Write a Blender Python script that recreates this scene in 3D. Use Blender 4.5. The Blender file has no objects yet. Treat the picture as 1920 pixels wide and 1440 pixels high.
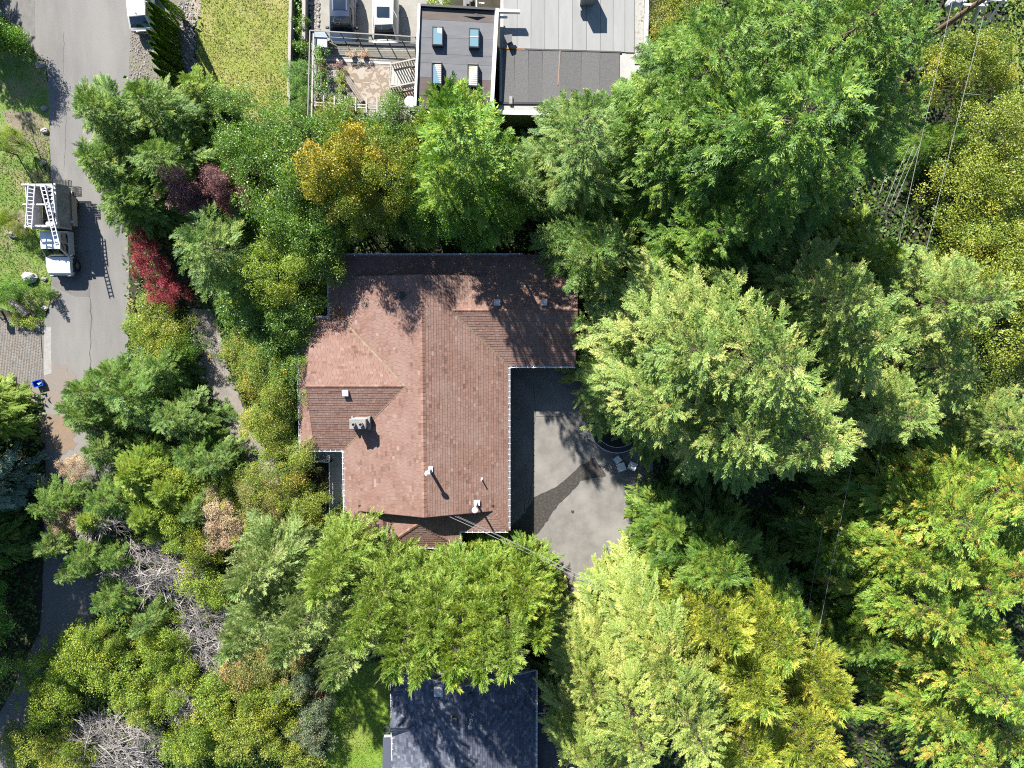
import bpy, math, random
import numpy as np
from mathutils import Vector, Matrix

C = bpy.context.scene.collection
R = math.radians
SC = bpy.context.scene

# ------------------------------------------------------------------ camera, sky, sun, exposure
CAM_H, FOC, TILT = 53.0, 1331.0, R(-5.0)
cam_data = bpy.data.cameras.new('drone_camera')
cam_data.sensor_width = 36.0
cam_data.lens = 36.0 * FOC / 1920.0
cam_data.clip_start, cam_data.clip_end = 0.5, 2000.0
cam = bpy.data.objects.new('drone_camera', cam_data)
C.objects.link(cam)
cam.location = (0, 0, CAM_H)
cam.rotation_euler = (TILT, 0, 0)
SC.camera = cam

SUN_EL = R(38.0)
SUN_H = (0.46, -0.888)                      # horizontal direction the light travels in
world = bpy.data.worlds.new('World')
SC.world = world
world.use_nodes = True
wn = world.node_tree.nodes
wn.clear()
sky = wn.new('ShaderNodeTexSky')
sky.sky_type = 'NISHITA'
sky.sun_disc = False
sky.sun_elevation = SUN_EL
sky.ozone_density = 4.0
sky.dust_density = 0.3
sky.sun_rotation = math.atan2(-SUN_H[0], -SUN_H[1]) % (2 * math.pi)
bg = wn.new('ShaderNodeBackground')
bg.inputs['Strength'].default_value = 0.072
wo = wn.new('ShaderNodeOutputWorld')
world.node_tree.links.new(sky.outputs[0], bg.inputs[0])
world.node_tree.links.new(bg.outputs[0], wo.inputs[0])

sun_data = bpy.data.lights.new('sun', 'SUN')
sun_data.energy = 5.0
sun_data.angle = R(0.53)
sun_data.color = (1.0, 0.955, 0.87)
sun = bpy.data.objects.new('sun', sun_data)
C.objects.link(sun)
sun.location = (0, 0, 90)
_d = Vector((SUN_H[0] * math.cos(SUN_EL), SUN_H[1] * math.cos(SUN_EL), -math.sin(SUN_EL)))
sun.rotation_euler = _d.to_track_quat('-Z', 'Y').to_euler()

SC.render.engine = 'CYCLES'
SC.view_settings.view_transform = 'Standard'
SC.view_settings.look = 'None'
SC.view_settings.exposure = 1.8
SC.view_settings.gamma = 1.0
SC.view_settings.use_curve_mapping = False
SC.cycles.max_bounces = 6
SC.cycles.diffuse_bounces = 3
SC.cycles.glossy_bounces = 2
SC.cycles.transmission_bounces = 4
SC.cycles.transparent_max_bounces = 6
SC.cycles.use_denoising = False
SC.cycles.filter_width = 1.1

# ------------------------------------------------------------------ pixel (1920x1440) -> point at height z
_M = Matrix.Rotation(TILT, 3, 'X')
def at(px, py, z=0.0):
    d = _M @ Vector(((px - 960.0) / FOC, -(py - 720.0) / FOC, -1.0))
    t = (z - CAM_H) / d.z
    return Vector((d.x * t, d.y * t, z))

# ------------------------------------------------------------------ materials
MATS = {}
DULL = 0.66                                  # scales non-foliage base colours down to offset the raised exposure
def _k(c, k): return None if c is None else tuple(v * k for v in c)
def _new(name):
    m = bpy.data.materials.new(name)
    m.use_nodes = True
    nt = m.node_tree
    return m, nt, nt.nodes['Principled BSDF']

def mat(name, col, rough=0.6, metal=0.0, spec=0.4, col2=None, scale=4.0, detail=6.0, bump=0.0, bscale=30.0,
        coat=0.0, stretch=(1, 1, 1), lo=0.35, hi=0.65, col3=None, scale3=0.6, amt3=0.6, local=False, k=DULL):
    """base colour, optionally broken up by two noises, fine relief from a third; world or object coordinates"""
    if name in MATS:
        return MATS[name]
    col, col2, col3 = _k(col, k), _k(col2, k), _k(col3, k)
    m, nt, p = _new(name)
    N, L = nt.nodes, nt.links
    p.inputs['Base Color'].default_value = (*col, 1)
    p.inputs['Roughness'].default_value = rough
    p.inputs['Metallic'].default_value = metal
    p.inputs['Specular IOR Level'].default_value = spec
    p.inputs['Coat Weight'].default_value = coat
    if col2 or bump:
        if local:
            g = N.new('ShaderNodeTexCoord'); src = g.outputs['Object']
        else:
            g = N.new('ShaderNodeNewGeometry'); src = g.outputs['Position']
        mp = N.new('ShaderNodeMapping'); mp.inputs['Scale'].default_value = stretch
        L.new(src, mp.inputs['Vector'])
    if col2:
        n = N.new('ShaderNodeTexNoise'); n.inputs['Scale'].default_value = scale; n.inputs['Detail'].default_value = detail
        n.inputs['Roughness'].default_value = 0.65
        L.new(mp.outputs[0], n.inputs['Vector'])
        rr = N.new('ShaderNodeMapRange'); rr.inputs['From Min'].default_value = lo; rr.inputs['From Max'].default_value = hi
        L.new(n.outputs['Fac'], rr.inputs['Value'])
        mx = N.new('ShaderNodeMix'); mx.data_type = 'RGBA'
        mx.inputs['A'].default_value = (*col, 1); mx.inputs['B'].default_value = (*col2, 1)
        L.new(rr.outputs[0], mx.inputs['Factor'])
        out = mx.outputs['Result']
        if col3:
            n3 = N.new('ShaderNodeTexNoise'); n3.inputs['Scale'].default_value = scale3; n3.inputs['Detail'].default_value = 5
            L.new(mp.outputs[0], n3.inputs['Vector'])
            r3 = N.new('ShaderNodeMapRange'); r3.inputs['From Min'].default_value = 0.48; r3.inputs['From Max'].default_value = 0.66
            r3.inputs['To Max'].default_value = amt3
            L.new(n3.outputs['Fac'], r3.inputs['Value'])
            m3 = N.new('ShaderNodeMix'); m3.data_type = 'RGBA'
            m3.inputs['B'].default_value = (*col3, 1)
            L.new(out, m3.inputs['A']); L.new(r3.outputs[0], m3.inputs['Factor'])
            out = m3.outputs['Result']
        L.new(out, p.inputs['Base Color'])
    if bump:
        n2 = N.new('ShaderNodeTexNoise'); n2.inputs['Scale'].default_value = bscale; n2.inputs['Detail'].default_value = 4
        L.new(mp.outputs[0], n2.inputs['Vector'])
        b = N.new('ShaderNodeBump'); b.inputs['Strength'].default_value = bump; b.inputs['Distance'].default_value = 0.05
        L.new(n2.outputs['Fac'], b.inputs['Height']); L.new(b.outputs[0], p.inputs['Normal'])
    MATS[name] = m
    return m

def tone_mat(name, stops, rough=0.8, spec=0.25, trans=0.0, noise=None, bump=0.0, k=DULL):
    """colour from the per-face attribute 'tone' (each leaf, shingle or blade has its own value)"""
    if name in MATS:
        return MATS[name]
    m, nt, p = _new(name)
    N, L = nt.nodes, nt.links
    a = N.new('ShaderNodeAttribute'); a.attribute_name = 'tone'
    cr = N.new('ShaderNodeValToRGB')
    e = cr.color_ramp.elements
    while len(e) < len(stops):
        e.new(0.5)
    for i, (pos, col) in enumerate(stops):
        e[i].position = pos; e[i].color = (*_k(col, k), 1)
    L.new(a.outputs['Fac'], cr.inputs['Fac'])
    out = cr.outputs['Color']
    if noise:
        g = N.new('ShaderNodeNewGeometry')
        n = N.new('ShaderNodeTexNoise'); n.inputs['Scale'].default_value = noise[0]; n.inputs['Detail'].default_value = 5
        L.new(g.outputs['Position'], n.inputs['Vector'])
        rr = N.new('ShaderNodeMapRange'); rr.inputs['From Min'].default_value = 0.42; rr.inputs['From Max'].default_value = 0.68
        rr.inputs['To Max'].default_value = noise[2]
        L.new(n.outputs['Fac'], rr.inputs['Value'])
        mx = N.new('ShaderNodeMix'); mx.data_type = 'RGBA'; mx.inputs['B'].default_value = (*_k(noise[1], k), 1)
        L.new(out, mx.inputs['A']); L.new(rr.outputs[0], mx.inputs['Factor'])
        out = mx.outputs['Result']
    L.new(out, p.inputs['Base Color'])
    p.inputs['Roughness'].default_value = rough
    p.inputs['Specular IOR Level'].default_value = spec
    if bump:
        g2 = N.new('ShaderNodeNewGeometry')
        n2 = N.new('ShaderNodeTexNoise'); n2.inputs['Scale'].default_value = 60; n2.inputs['Detail'].default_value = 3
        L.new(g2.outputs['Position'], n2.inputs['Vector'])
        b = N.new('ShaderNodeBump'); b.inputs['Strength'].default_value = bump; b.inputs['Distance'].default_value = 0.02
        L.new(n2.outputs['Fac'], b.inputs['Height']); L.new(b.outputs[0], p.inputs['Normal'])
    if trans:
        tr = N.new('ShaderNodeBsdfTranslucent')
        hs = N.new('ShaderNodeHueSaturation'); hs.inputs['Saturation'].default_value = 1.12; hs.inputs['Value'].default_value = 1.15
        L.new(out, hs.inputs['Color']); L.new(hs.outputs[0], tr.inputs['Color'])
        ms = N.new('ShaderNodeMixShader'); ms.inputs[0].default_value = trans
        L.new(p.outputs[0], ms.inputs[1]); L.new(tr.outputs[0], ms.inputs[2])
        L.new(ms.outputs[0], N['Material Output'].inputs['Surface'])
    MATS[name] = m
    return m

def glass_mat(name, col, rough=0.08):
    col = _k(col, DULL)
    if name in MATS:
        return MATS[name]
    m, nt, p = _new(name)
    p.inputs['Base Color'].default_value = (*col, 1)
    p.inputs['Roughness'].default_value = rough
    p.inputs['Specular IOR Level'].default_value = 0.9
    p.inputs['Coat Weight'].default_value = 0.6
    p.inputs['Coat Roughness'].default_value = 0.03
    MATS[name] = m
    return m

# ------------------------------------------------------------------ mesh builder
class MB:
    def __init__(self):
        self.v, self.f, self.t = [], [], []
        self.tone = 0.5
    def add(self, vs, fs):
        o = len(self.v)
        self.v += [tuple(x) for x in vs]
        for f in fs:
            self.f.append(tuple(i + o for i in f)); self.t.append(self.tone)
        return self
    def box(self, c, s, rz=0.0, m=None, bev=0.0):
        x, y, z = s[0] / 2, s[1] / 2, s[2] / 2
        if bev:
            b = bev
            pts = [(-x, -y, -z), (x, -y, -z), (x, y, -z), (-x, y, -z), (-x, -y, z - b), (x, -y, z - b), (x, y, z - b), (-x, y, z - b),
                   (-x + b, -y + b, z), (x - b, -y + b, z), (x - b, y - b, z), (-x + b, y - b, z)]
            fs = [(3, 2, 1, 0), (0, 1, 5, 4), (1, 2, 6, 5), (2, 3, 7, 6), (3, 0, 4, 7), (4, 5, 9, 8), (5, 6, 10, 9), (6, 7, 11, 10), (7, 4, 8, 11), (8, 9, 10, 11)]
        else:
            pts = [(-x, -y, -z), (x, -y, -z), (x, y, -z), (-x, y, -z), (-x, -y, z), (x, -y, z), (x, y, z), (-x, y, z)]
            fs = [(3, 2, 1, 0), (0, 1, 5, 4), (1, 2, 6, 5), (2, 3, 7, 6), (3, 0, 4, 7), (4, 5, 6, 7)]
        M_ = (m or Matrix.Identity(4)) if m is not None else Matrix.Rotation(rz, 4, 'Z')
        cc = Vector(c)
        return self.add([tuple(cc + (M_ @ Vector(p_)).to_3d()) for p_ in pts], fs)
    def bar(self, a, b, w, h=None):
        a, b = Vector(a), Vector(b); h = h or w
        d = (b - a)
        if d.length < 1e-6: return self
        q = d.to_track_quat('X', 'Z').to_matrix().to_4x4()
        return self.box((a + b) / 2, (d.length, w, h), m=q)
    def tube(self, pts, r, n=6, cap=True):
        pts = [Vector(p_) for p_ in pts]
        rs = r if isinstance(r, (list, tuple)) else [r] * len(pts)
        vs, fs = [], []
        up = Vector((0, 0, 1))
        for i, p_ in enumerate(pts):
            d = (pts[min(i + 1, len(pts) - 1)] - pts[max(i - 1, 0)]).normalized()
            u = d.cross(up)
            if u.length < 0.05: u = d.cross(Vector((1, 0, 0)))
            u.normalize(); w = d.cross(u)
            for k in range(n):
                an = 2 * math.pi * k / n
                vs.append(p_ + (u * math.cos(an) + w * math.sin(an)) * rs[i])
        for i in range(len(pts) - 1):
            for k in range(n):
                k2 = (k + 1) % n
                fs.append((i * n + k, (i + 1) * n + k, (i + 1) * n + k2, i * n + k2))
        if cap:
            fs.append(tuple(range(n))); fs.append(tuple((len(pts) - 1) * n + k for k in reversed(range(n))))
        return self.add(vs, fs)
    def lathe(self, prof, c=(0, 0, 0), n=16, m=None):
        cc = Vector(c); vs, fs = [], []
        for r_, z in prof:
            for k in range(n):
                a = 2 * math.pi * k / n
                p_ = Vector((r_ * math.cos(a), r_ * math.sin(a), z))
                if m is not None: p_ = (m @ p_)
                vs.append(cc + p_)
        for i in range(len(prof) - 1):
            for k in range(n):
                k2 = (k + 1) % n
                fs.append((i * n + k, i * n + k2, (i + 1) * n + k2, (i + 1) * n + k))
        fs.append(tuple((len(prof) - 1) * n + k for k in range(n)))
        fs.append(tuple(reversed(range(n))))
        return self.add(vs, fs)
    def poly(self, pts):
        return self.add(pts, [tuple(range(len(pts)))])
    def prism(self, pts, z0, z1):
        """pts: plan polygon (x, y), counter-clockwise or not; a closed block from z0 to z1"""
        a = sum(pts[i][0] * pts[(i + 1) % len(pts)][1] - pts[(i + 1) % len(pts)][0] * pts[i][1] for i in range(len(pts)))
        if a < 0: pts = list(reversed(pts))
        n = len(pts)
        vs = [(p_[0], p_[1], z0) for p_ in pts] + [(p_[0], p_[1], z1) for p_ in pts]
        fs = [tuple(reversed(range(n))), tuple(range(n, 2 * n))] + [(i, (i + 1) % n, n + (i + 1) % n, n + i) for i in range(n)]
        return self.add(vs, fs)
    def slab(self, pts3, th):
        """a sloping polygon with thickness below it"""
        pts3 = [Vector(p_) for p_ in pts3]
        nrm = (pts3[1] - pts3[0]).cross(pts3[2] - pts3[0])
        if nrm.z < 0: pts3.reverse()
        n = len(pts3)
        vs = pts3 + [p_ - Vector((0, 0, th)) for p_ in pts3]
        fs = [tuple(range(n)), tuple(reversed(range(n, 2 * n)))] + [(i, n + i, n + (i + 1) % n, (i + 1) % n) for i in range(n)]
        return self.add(vs, fs)
    def patch(self, c00, c10, c11, c01, nu=6, nv=6, bulge=0.0, lift=0.0):
        c00, c10, c11, c01 = map(Vector, (c00, c10, c11, c01))
        nrm = (c10 - c00).cross(c01 - c00).normalized()
        vs, fs = [], []
        for j in range(nv + 1):
            for i in range(nu + 1):
                u, w = i / nu, j / nv
                p_ = (c00 * (1 - u) + c10 * u) * (1 - w) + (c01 * (1 - u) + c11 * u) * w
                vs.append(p_ + nrm * (lift + bulge * (1 - (2 * u - 1) ** 2) * (1 - (2 * w - 1) ** 2)))
        for j in range(nv):
            for i in range(nu):
                a = j * (nu + 1) + i
                fs.append((a, a + 1, a + nu + 2, a + nu + 1))
        return self.add(vs, fs)
    def mesh(self, name, org=(0, 0, 0), smooth=False):
        me = bpy.data.meshes.new(name)
        ox, oy, oz = org
        me.from_pydata([(x - ox, y - oy, z - oz) for x, y, z in self.v], [], self.f)
        at_ = me.attributes.new('tone', 'FLOAT', 'FACE')
        at_.data.foreach_set('value', self.t)
        if smooth:
            me.polygons.foreach_set('use_smooth', [True] * len(me.polygons))
        me.update()
        return me
    def build(self, name, m, parent=None, smooth=False, kind=None):
        org = (0, 0, 0)
        if parent is not None:
            org = ORG.get(parent.name, (0, 0, 0))
        me = self.mesh(name, org, smooth)
        me.materials.append(m)
        o = bpy.data.objects.new(name, me)
        C.objects.link(o)
        if parent is not None:
            o.parent = parent
            ORG[o.name] = org
        if kind: o['kind'] = kind
        return o

ORG = {}
def tag(o, label, cat, group=None):
    o['label'] = label; o['category'] = cat
    if group: o['group'] = group
    return o
def thing(name, label, cat, loc=(0, 0, 0), rz=0.0, group=None, local=False):
    """an Empty at the thing's base; parts are given in world coordinates unless local"""
    o = bpy.data.objects.new(name, None)
    C.objects.link(o)
    o.location = loc; o.rotation_euler = (0, 0, rz)
    o.empty_display_size = 0.3
    ORG[o.name] = (0, 0, 0) if local else tuple(loc)
    return tag(o, label, cat, group)
def link_mesh(name, me, parent=None, m=None, loc=None, kind=None):
    """one more object on an existing mesh (pieces that are alike)"""
    o = bpy.data.objects.new(name, me)
    C.objects.link(o)
    if parent is not None: o.parent = parent
    if loc is not None: o.location = loc
    if m is not None:
        if not me.materials: me.materials.append(m)
        o.material_slots[0].link = 'OBJECT'
        o.material_slots[0].material = m
    if kind: o['kind'] = kind
    return o
def copy_tree(o, parent=None):
    c = o.copy(); C.objects.link(c)
    if parent is not None: c.parent = parent
    for ch in list(o.children): copy_tree(ch, c)
    return c
def structure(name, mb, m, smooth=False):
    o = mb.build(name, m, None, smooth)
    o['kind'] = 'structure'
    return o
def sheet(name, pxs, z, m, kind='structure'):
    mb = MB(); mb.poly([at(x, y, 0).to_2d().to_3d() + Vector((0, 0, z)) for x, y in ccw_px(pxs)])
    o = mb.build(name, m); o['kind'] = kind
    return o
def ccw_px(pxs):
    a = sum(pxs[i][0] * pxs[(i + 1) % len(pxs)][1] - pxs[(i + 1) % len(pxs)][0] * pxs[i][1] for i in range(len(pxs)))
    return list(reversed(pxs)) if a > 0 else list(pxs)
def wobble(pxs, amp, step, seed):
    """roughen a pixel outline"""
    rg = random.Random(seed); out = []
    for i in range(len(pxs)):
        a, b = pxs[i], pxs[(i + 1) % len(pxs)]
        n = max(1, int(math.hypot(b[0] - a[0], b[1] - a[1]) / step))
        for k in range(n):
            out.append((a[0] + (b[0] - a[0]) * k / n + rg.uniform(-amp, amp), a[1] + (b[1] - a[1]) * k / n + rg.uniform(-amp, amp)))
    return out

# ------------------------------------------------------------------ shingled roof planes
def clip(poly, a, b):
    """keep the part of a 2-D polygon left of the line a->b"""
    out = []
    def side(p_): return (b[0] - a[0]) * (p_[1] - a[1]) - (b[1] - a[1]) * (p_[0] - a[0])
    for i in range(len(poly)):
        p_, q = poly[i], poly[(i + 1) % len(poly)]
        sp, sq = side(p_), side(q)
        if sp >= 0: out.append(p_)
        if (sp > 0 and sq < 0) or (sp < 0 and sq > 0):
            t = sp / (sp - sq)
            out.append((p_[0] + (q[0] - p_[0]) * t, p_[1] + (q[1] - p_[1]) * t))
    return out
def shingles(mb, pts3, eave, rg, row=0.20, tab=0.30, butt=0.020, jit=0.5):
    """pts3: convex sloping polygon; eave: (point, direction along the eave). Every tab is a thin wedge, low edge proud."""
    P = [Vector(p_) for p_ in pts3]
    nrm = (P[1] - P[0]).cross(P[2] - P[0]).normalized()
    if nrm.z < 0:
        nrm.negate(); P.reverse()
    u = Vector(eave[1]).normalized()
    v = nrm.cross(u).normalized()
    if v.z < 0: v.negate(); u.negate()
    o = Vector(eave[0])
    Q = [((p_ - o).dot(u), (p_ - o).dot(v)) for p_ in P]
    a = sum(Q[i][0] * Q[(i + 1) % len(Q)][1] - Q[(i + 1) % len(Q)][0] * Q[i][1] for i in range(len(Q)))
    if a < 0: Q.reverse()
    u0, u1 = min(q[0] for q in Q), max(q[0] for q in Q)
    v0, v1 = min(q[1] for q in Q), max(q[1] for q in Q)
    base = o + nrm * 0.004
    for r_ in range(int(math.floor(v0 / row)), int(math.ceil(v1 / row))):
        off = rg.uniform(0, tab)
        k = u0 - off
        while k < u1:
            w = tab * rg.uniform(0.8, 1.25)
            lo, hi = r_ * row + rg.uniform(-0.008, 0.008), (r_ + 1) * row + 0.005
            q = [(k, lo), (k + w - 0.010, lo), (k + w - 0.010, hi), (k, hi)]
            k += w
            for i in range(len(Q)):
                q = clip(q, Q[i], Q[(i + 1) % len(Q)])
                if len(q) < 3: break
            if len(q) < 3: continue
            th = butt + rg.uniform(-0.005, 0.007)
            mb.tone = min(1, max(0, 0.5 + rg.gauss(0, 0.22 * jit / 0.5)))
            n = len(q)
            top = [base + u * a_ + v * b_ + nrm * (th * (1 - (b_ - lo) / (hi - lo)) + 0.003) for a_, b_ in q]
            bot = [base + u * a_ + v * b_ for a_, b_ in q]
            # low edge and sides
            fs = [tuple(range(n))]
            for i in range(n):
                j = (i + 1) % n
                if not (abs(q[i][1] - hi) < 1e-4 and abs(q[j][1] - hi) < 1e-4):
                    fs.append((n + i, n + j, j, i))
            mb.add(top + bot, fs)
def ridge_caps(mb, a, b, rg, w=0.32, step=0.26, drop=0.10):
    a, b = Vector(a), Vector(b)
    d = (b - a); n = max(1, int(d.length / step)); dn = d.normalized()
    s = dn.cross(Vector((0, 0, 1))).normalized()
    up = s.cross(dn).normalized()
    for i in range(n):
        p0, p1 = a + d * (i / n), a + d * ((i + 1.12) / n)
        mb.tone = min(1, max(0, 0.45 + rg.gauss(0, 0.2)))
        h0, h1 = 0.055, 0.035
        vs = [p0 - s * w / 2 + up * (h0 - drop), p0 + up * h0, p0 + s * w / 2 + up * (h0 - drop),
              p1 - s * w / 2 + up * (h1 - drop), p1 + up * h1, p1 + s * w / 2 + up * (h1 - drop),
              p0 - s * w / 2 + up * (h0 - drop - .03), p0 + s * w / 2 + up * (h0 - drop - .03)]
        mb.add(vs, [(0, 1, 4, 3), (1, 2, 5, 4), (0, 6, 7, 2, 1)])

# ================================================================== THE GROUND
soil = mat('soil', (0.030, 0.026, 0.016), 0.95, col2=(0.05, 0.042, 0.026), scale=1.3, bump=0.6, bscale=9, col3=(0.035, 0.045, 0.015), scale3=0.25)
mb = MB(); mb.poly([(-400, -400, 0), (400, -400, 0), (400, 400, 0), (-400, 400, 0)])
structure('ground', mb, soil)

road_m = mat('road_asphalt', (0.205, 0.196, 0.186), 0.92, col2=(0.162, 0.156, 0.15), scale=0.9, detail=9, bump=0.35, bscale=40, stretch=(1, 0.22, 1),
             col3=(0.235, 0.224, 0.21), scale3=0.35, amt3=0.7)
road_px = [(-60, -60), (247, -60), (246, 60), (242, 140), (240, 430), (243, 560), (239, 700), (215, 900), (190, 1100), (166, 1230), (100, 1330), (40, 1440), (0, 1520),
           (-100, 1520), (-60, 1440), (20, 1300), (76, 1180), (80, 1100), (86, 900), (84, 720), (80, 660), (80, 614), (96, 565), (95, 330), (92, 170), (86, 118), (52, 78), (14, 34), (-60, 30)]
sheet('road', wobble(road_px, 0.9, 14, 1), 0.020, road_m)
patch_m = mat('road_patch_asphalt', (0.185, 0.178, 0.168), 0.9, col2=(0.145, 0.138, 0.13), scale=2.5, detail=8, bump=0.4, bscale=50)
sheet('road_patch', wobble([(15, -50), (66, -50), (66, 70), (50, 76), (15, 32)], 0.8, 10, 2), 0.024, patch_m)
sheet('road_patch', wobble([(96, 470), (167, 470), (167, 556), (140, 556), (97, 535)], 0.5, 14, 3), 0.025, mat('road_patch_dark', (0.165, 0.158, 0.15), 0.9, col2=(0.14, 0.133, 0.126), scale=3, bump=0.4, bscale=50))
crack_m = mat('crack_filler', (0.085, 0.08, 0.075), 0.95)
def crack(pxs, w=0.02, z=0.027, name='road_crack', seed=0, amp=1.2):
    rg = random.Random(seed + len(pxs))
    pts = []
    for (a, b) in zip(pxs[:-1], pxs[1:]):
        n = max(2, int(math.hypot(b[0] - a[0], b[1] - a[1]) / 7))
        for k in range(n):
            pts.append((a[0] + (b[0] - a[0]) * k / n + rg.uniform(-amp, amp), a[1] + (b[1] - a[1]) * k / n + rg.uniform(-amp, amp)))
    pts.append(pxs[-1])
    m_ = MB()
    L_ = [at(x, y, z) for x, y in pts]
    for a, b in zip(L_[:-1], L_[1:]):
        d = (b - a).normalized(); s = Vector((-d.y, d.x, 0)) * w * rg.uniform(0.3, 0.7)
        m_.add([a - s, a + s, b + s * 1.0, b - s], [(0, 3, 2, 1)])
    o = m_.build(name, crack_m); o['kind'] = 'structure'
    return o
crack([(169, 560), (171, 600), (169, 660), (170, 700)], 0.05, seed=1)
crack([(168, 560), (169, 470)], 0.02, seed=2, amp=.3)
crack([(150, 200), (165, 170), (190, 160), (214, 150)], 0.02, seed=4)
crack([(120, 60), (118, 140), (124, 230), (120, 320)], 0.015, seed=5)

# stained verge where the pavers meet the road
dirt_m = mat('sandy_dirt', (0.235, 0.185, 0.15), 0.95, col2=(0.205, 0.188, 0.17), scale=1.8, bump=0.5, bscale=25)
sheet('dirt_verge', wobble([(66, 668), (96, 676), (118, 686), (140, 700), (150, 735), (110, 760), (60, 750), (40, 720), (46, 690)], 5, 5, 5), 0.028, dirt_m)
sheet('dirt_verge', wobble([(76, 770), (112, 776), (136, 800), (142, 830), (124, 852), (104, 850), (80, 830), (70, 800)], 6, 5, 6), 0.028, mat('orange_dirt', (0.26, 0.17, 0.105), 0.95, col2=(0.19, 0.155, 0.125), scale=2.2, bump=0.5, bscale=25))

# brick paver drive: individual paver courses
paver_m = tone_mat('paver_brick', [(0, (0.16, 0.148, 0.135)), (0.5, (0.215, 0.2, 0.183)), (1, (0.26, 0.243, 0.22))], 0.9, noise=(1.2, (0.25, 0.2, 0.155), 0.4))
sheet('paver_bed', [(-30, 588), (60, 600), (83, 612), (84, 720), (-30, 730)], 0.010, mat('joint_sand', (0.10, 0.085, 0.07), 0.95))
rg = random.Random(7); mb = MB()
a0, a1 = at(-26, 594, 0), at(80, 718, 0)
nx = 0; x = a0.x
while x < a1.x:
    y = a1.y - rg.uniform(0, .2)
    ytop = a0.y - max(0, (x - a0.x) / (a1.x - a0.x)) * 0.65
    while y < ytop - 0.1:
        mb.tone = min(1, max(0, rg.gauss(0.5, 0.2)))
        mb.box((x + 0.055, y + 0.105, 0.032), (0.105, 0.2, 0.03 + rg.uniform(0, 0.008)), bev=0.006)
        y += 0.212
    x += 0.118
o = mb.build('paver', paver_m); o['kind'] = 'stuff'; tag(o, 'weathered brick pavers laid in straight courses beside the road', 'pavers')
concrete_edge = mat('concrete_edge', (0.33, 0.32, 0.30), 0.9, col2=(0.26, 0.25, 0.23), scale=3, bump=0.3)
mb = MB(); mb.prism([tuple(at(83, y_, 0).to_2d()) if k == 0 else tuple(at(97, y_, 0).to_2d()) for k, y_ in ((0, 613), (1, 613), (1, 700), (0, 704))], 0.012, 0.03)
structure('kerb', mb, concrete_edge)

# lawns
def lawn_mat(name, a, b, c):
    return mat(name, a, 0.95, col2=b, scale=1.6, detail=8, bump=0.8, bscale=22, col3=c, scale3=0.45, amt3=0.8, k=.85)
lawn_up = lawn_mat('dry_lawn', (0.15, 0.19, 0.03), (0.22, 0.24, 0.05), (0.29, 0.25, 0.10))
lawn_left = lawn_mat('verge_lawn', (0.09, 0.16, 0.025), (0.14, 0.2, 0.04), (0.24, 0.19, 0.11))
lawn_low = lawn_mat('green_lawn', (0.115, 0.2, 0.02), (0.16, 0.235, 0.03), (0.17, 0.20, 0.04))
UP_LAWN = [(362, -60), (372, 60), (360, 150), (375, 200), (470, 250), (546, 225), (551, -60)]
LEFT_LAWN = [(-40, 90), (20, 96), (84, 118), (92, 170), (94, 330), (95, 560), (80, 612), (60, 600), (-40, 560)]
LOW_LAWN = [(588, 1240), (740, 1240), (740, 1500), (600, 1500), (612, 1400), (606, 1330)]
sheet('lawn', wobble(UP_LAWN, 3, 9, 11), 0.012, lawn_up)
sheet('lawn', wobble(LEFT_LAWN, 1.5, 9, 12), 0.012, lawn_left)
sheet('lawn', wobble(LOW_LAWN, 1.5, 9, 13), 0.012, lawn_low)
sheet('bare_soil', wobble([(4, 205), (70, 212), (90, 240), (88, 330), (60, 270), (20, 262)], 4, 8, 14), 0.016, mat('bare_verge_soil', (0.25, 0.205, 0.15), 0.95, col2=(0.17, 0.15, 0.09), scale=2.2, bump=0.6, bscale=20))
sheet('bare_soil', wobble([(14, 395), (46, 392), (50, 440), (20, 445)], 3, 7, 15), 0.016, MATS['bare_verge_soil'])
sheet('bare_soil', wobble([(42, 602), (60, 590), (80, 604), (76, 612), (56, 606)], 1, 6, 16), 0.017, MATS['bare_verge_soil'])
sheet('right_lawn', wobble([(1880, -60), (1990, -60), (1990, 240), (1890, 230), (1900, 120)], 3, 10, 17), 0.012, lawn_up)
gravel_m = mat('pale_gravel', (0.235, 0.21, 0.185), 0.95, col2=(0.16, 0.14, 0.12), scale=6, detail=10, bump=0.9, bscale=18, col3=(0.16, 0.17, 0.08), scale3=0.9, amt3=0.5)
sheet('gravel_verge', wobble([(243, -60), (362, -60), (365, 30), (362, 150), (300, 165), (240, 160)], 2, 8, 18), 0.013, gravel_m)
sheet('sandy_strip', wobble([(351, -60), (376, -60), (376, 30), (366, 44), (356, 42), (353, 20)], 2, 6, 19), 0.017, mat('sandstone_dust', (0.42, 0.33, 0.25), 0.95, col2=(0.3, 0.27, 0.25), scale=2.5, bump=0.7, bscale=20))

# loose stones of the gravel strips: real pebbles, nobody could count them
def pebbles(name, pxpoly, n, r0, r1, m, seed, label):
    rg = random.Random(seed); m_ = MB()
    xs = [p[0] for p in pxpoly]; ys = [p[1] for p in pxpoly]
    k = 0
    while k < n:
        x, y = rg.uniform(min(xs), max(xs)), rg.uniform(min(ys), max(ys))
        inside = False; j = len(pxpoly) - 1
        for i in range(len(pxpoly)):
            xi, yi = pxpoly[i]; xj, yj = pxpoly[j]
            if (yi > y) != (yj > y) and x < (xj - xi) * (y - yi) / (yj - yi) + xi: inside = not inside
            j = i
        if not inside: continue
        k += 1
        r_ = rg.uniform(r0, r1); c = at(x, y, 0)
        m_.tone = rg.random()
        q = Matrix.Rotation(rg.uniform(0, 6.28), 4, 'Z')
        m_.box((c.x, c.y, 0.015 + r_ * 0.3), (2 * r_ * rg.uniform(.7, 1.2), 2 * r_ * rg.uniform(.5, 1), r_ * rg.uniform(.6, 1.1)), m=q, bev=r_ * 0.25)
    o = m_.build(name, m); o['kind'] = 'stuff'; tag(o, label, 'gravel')
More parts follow.
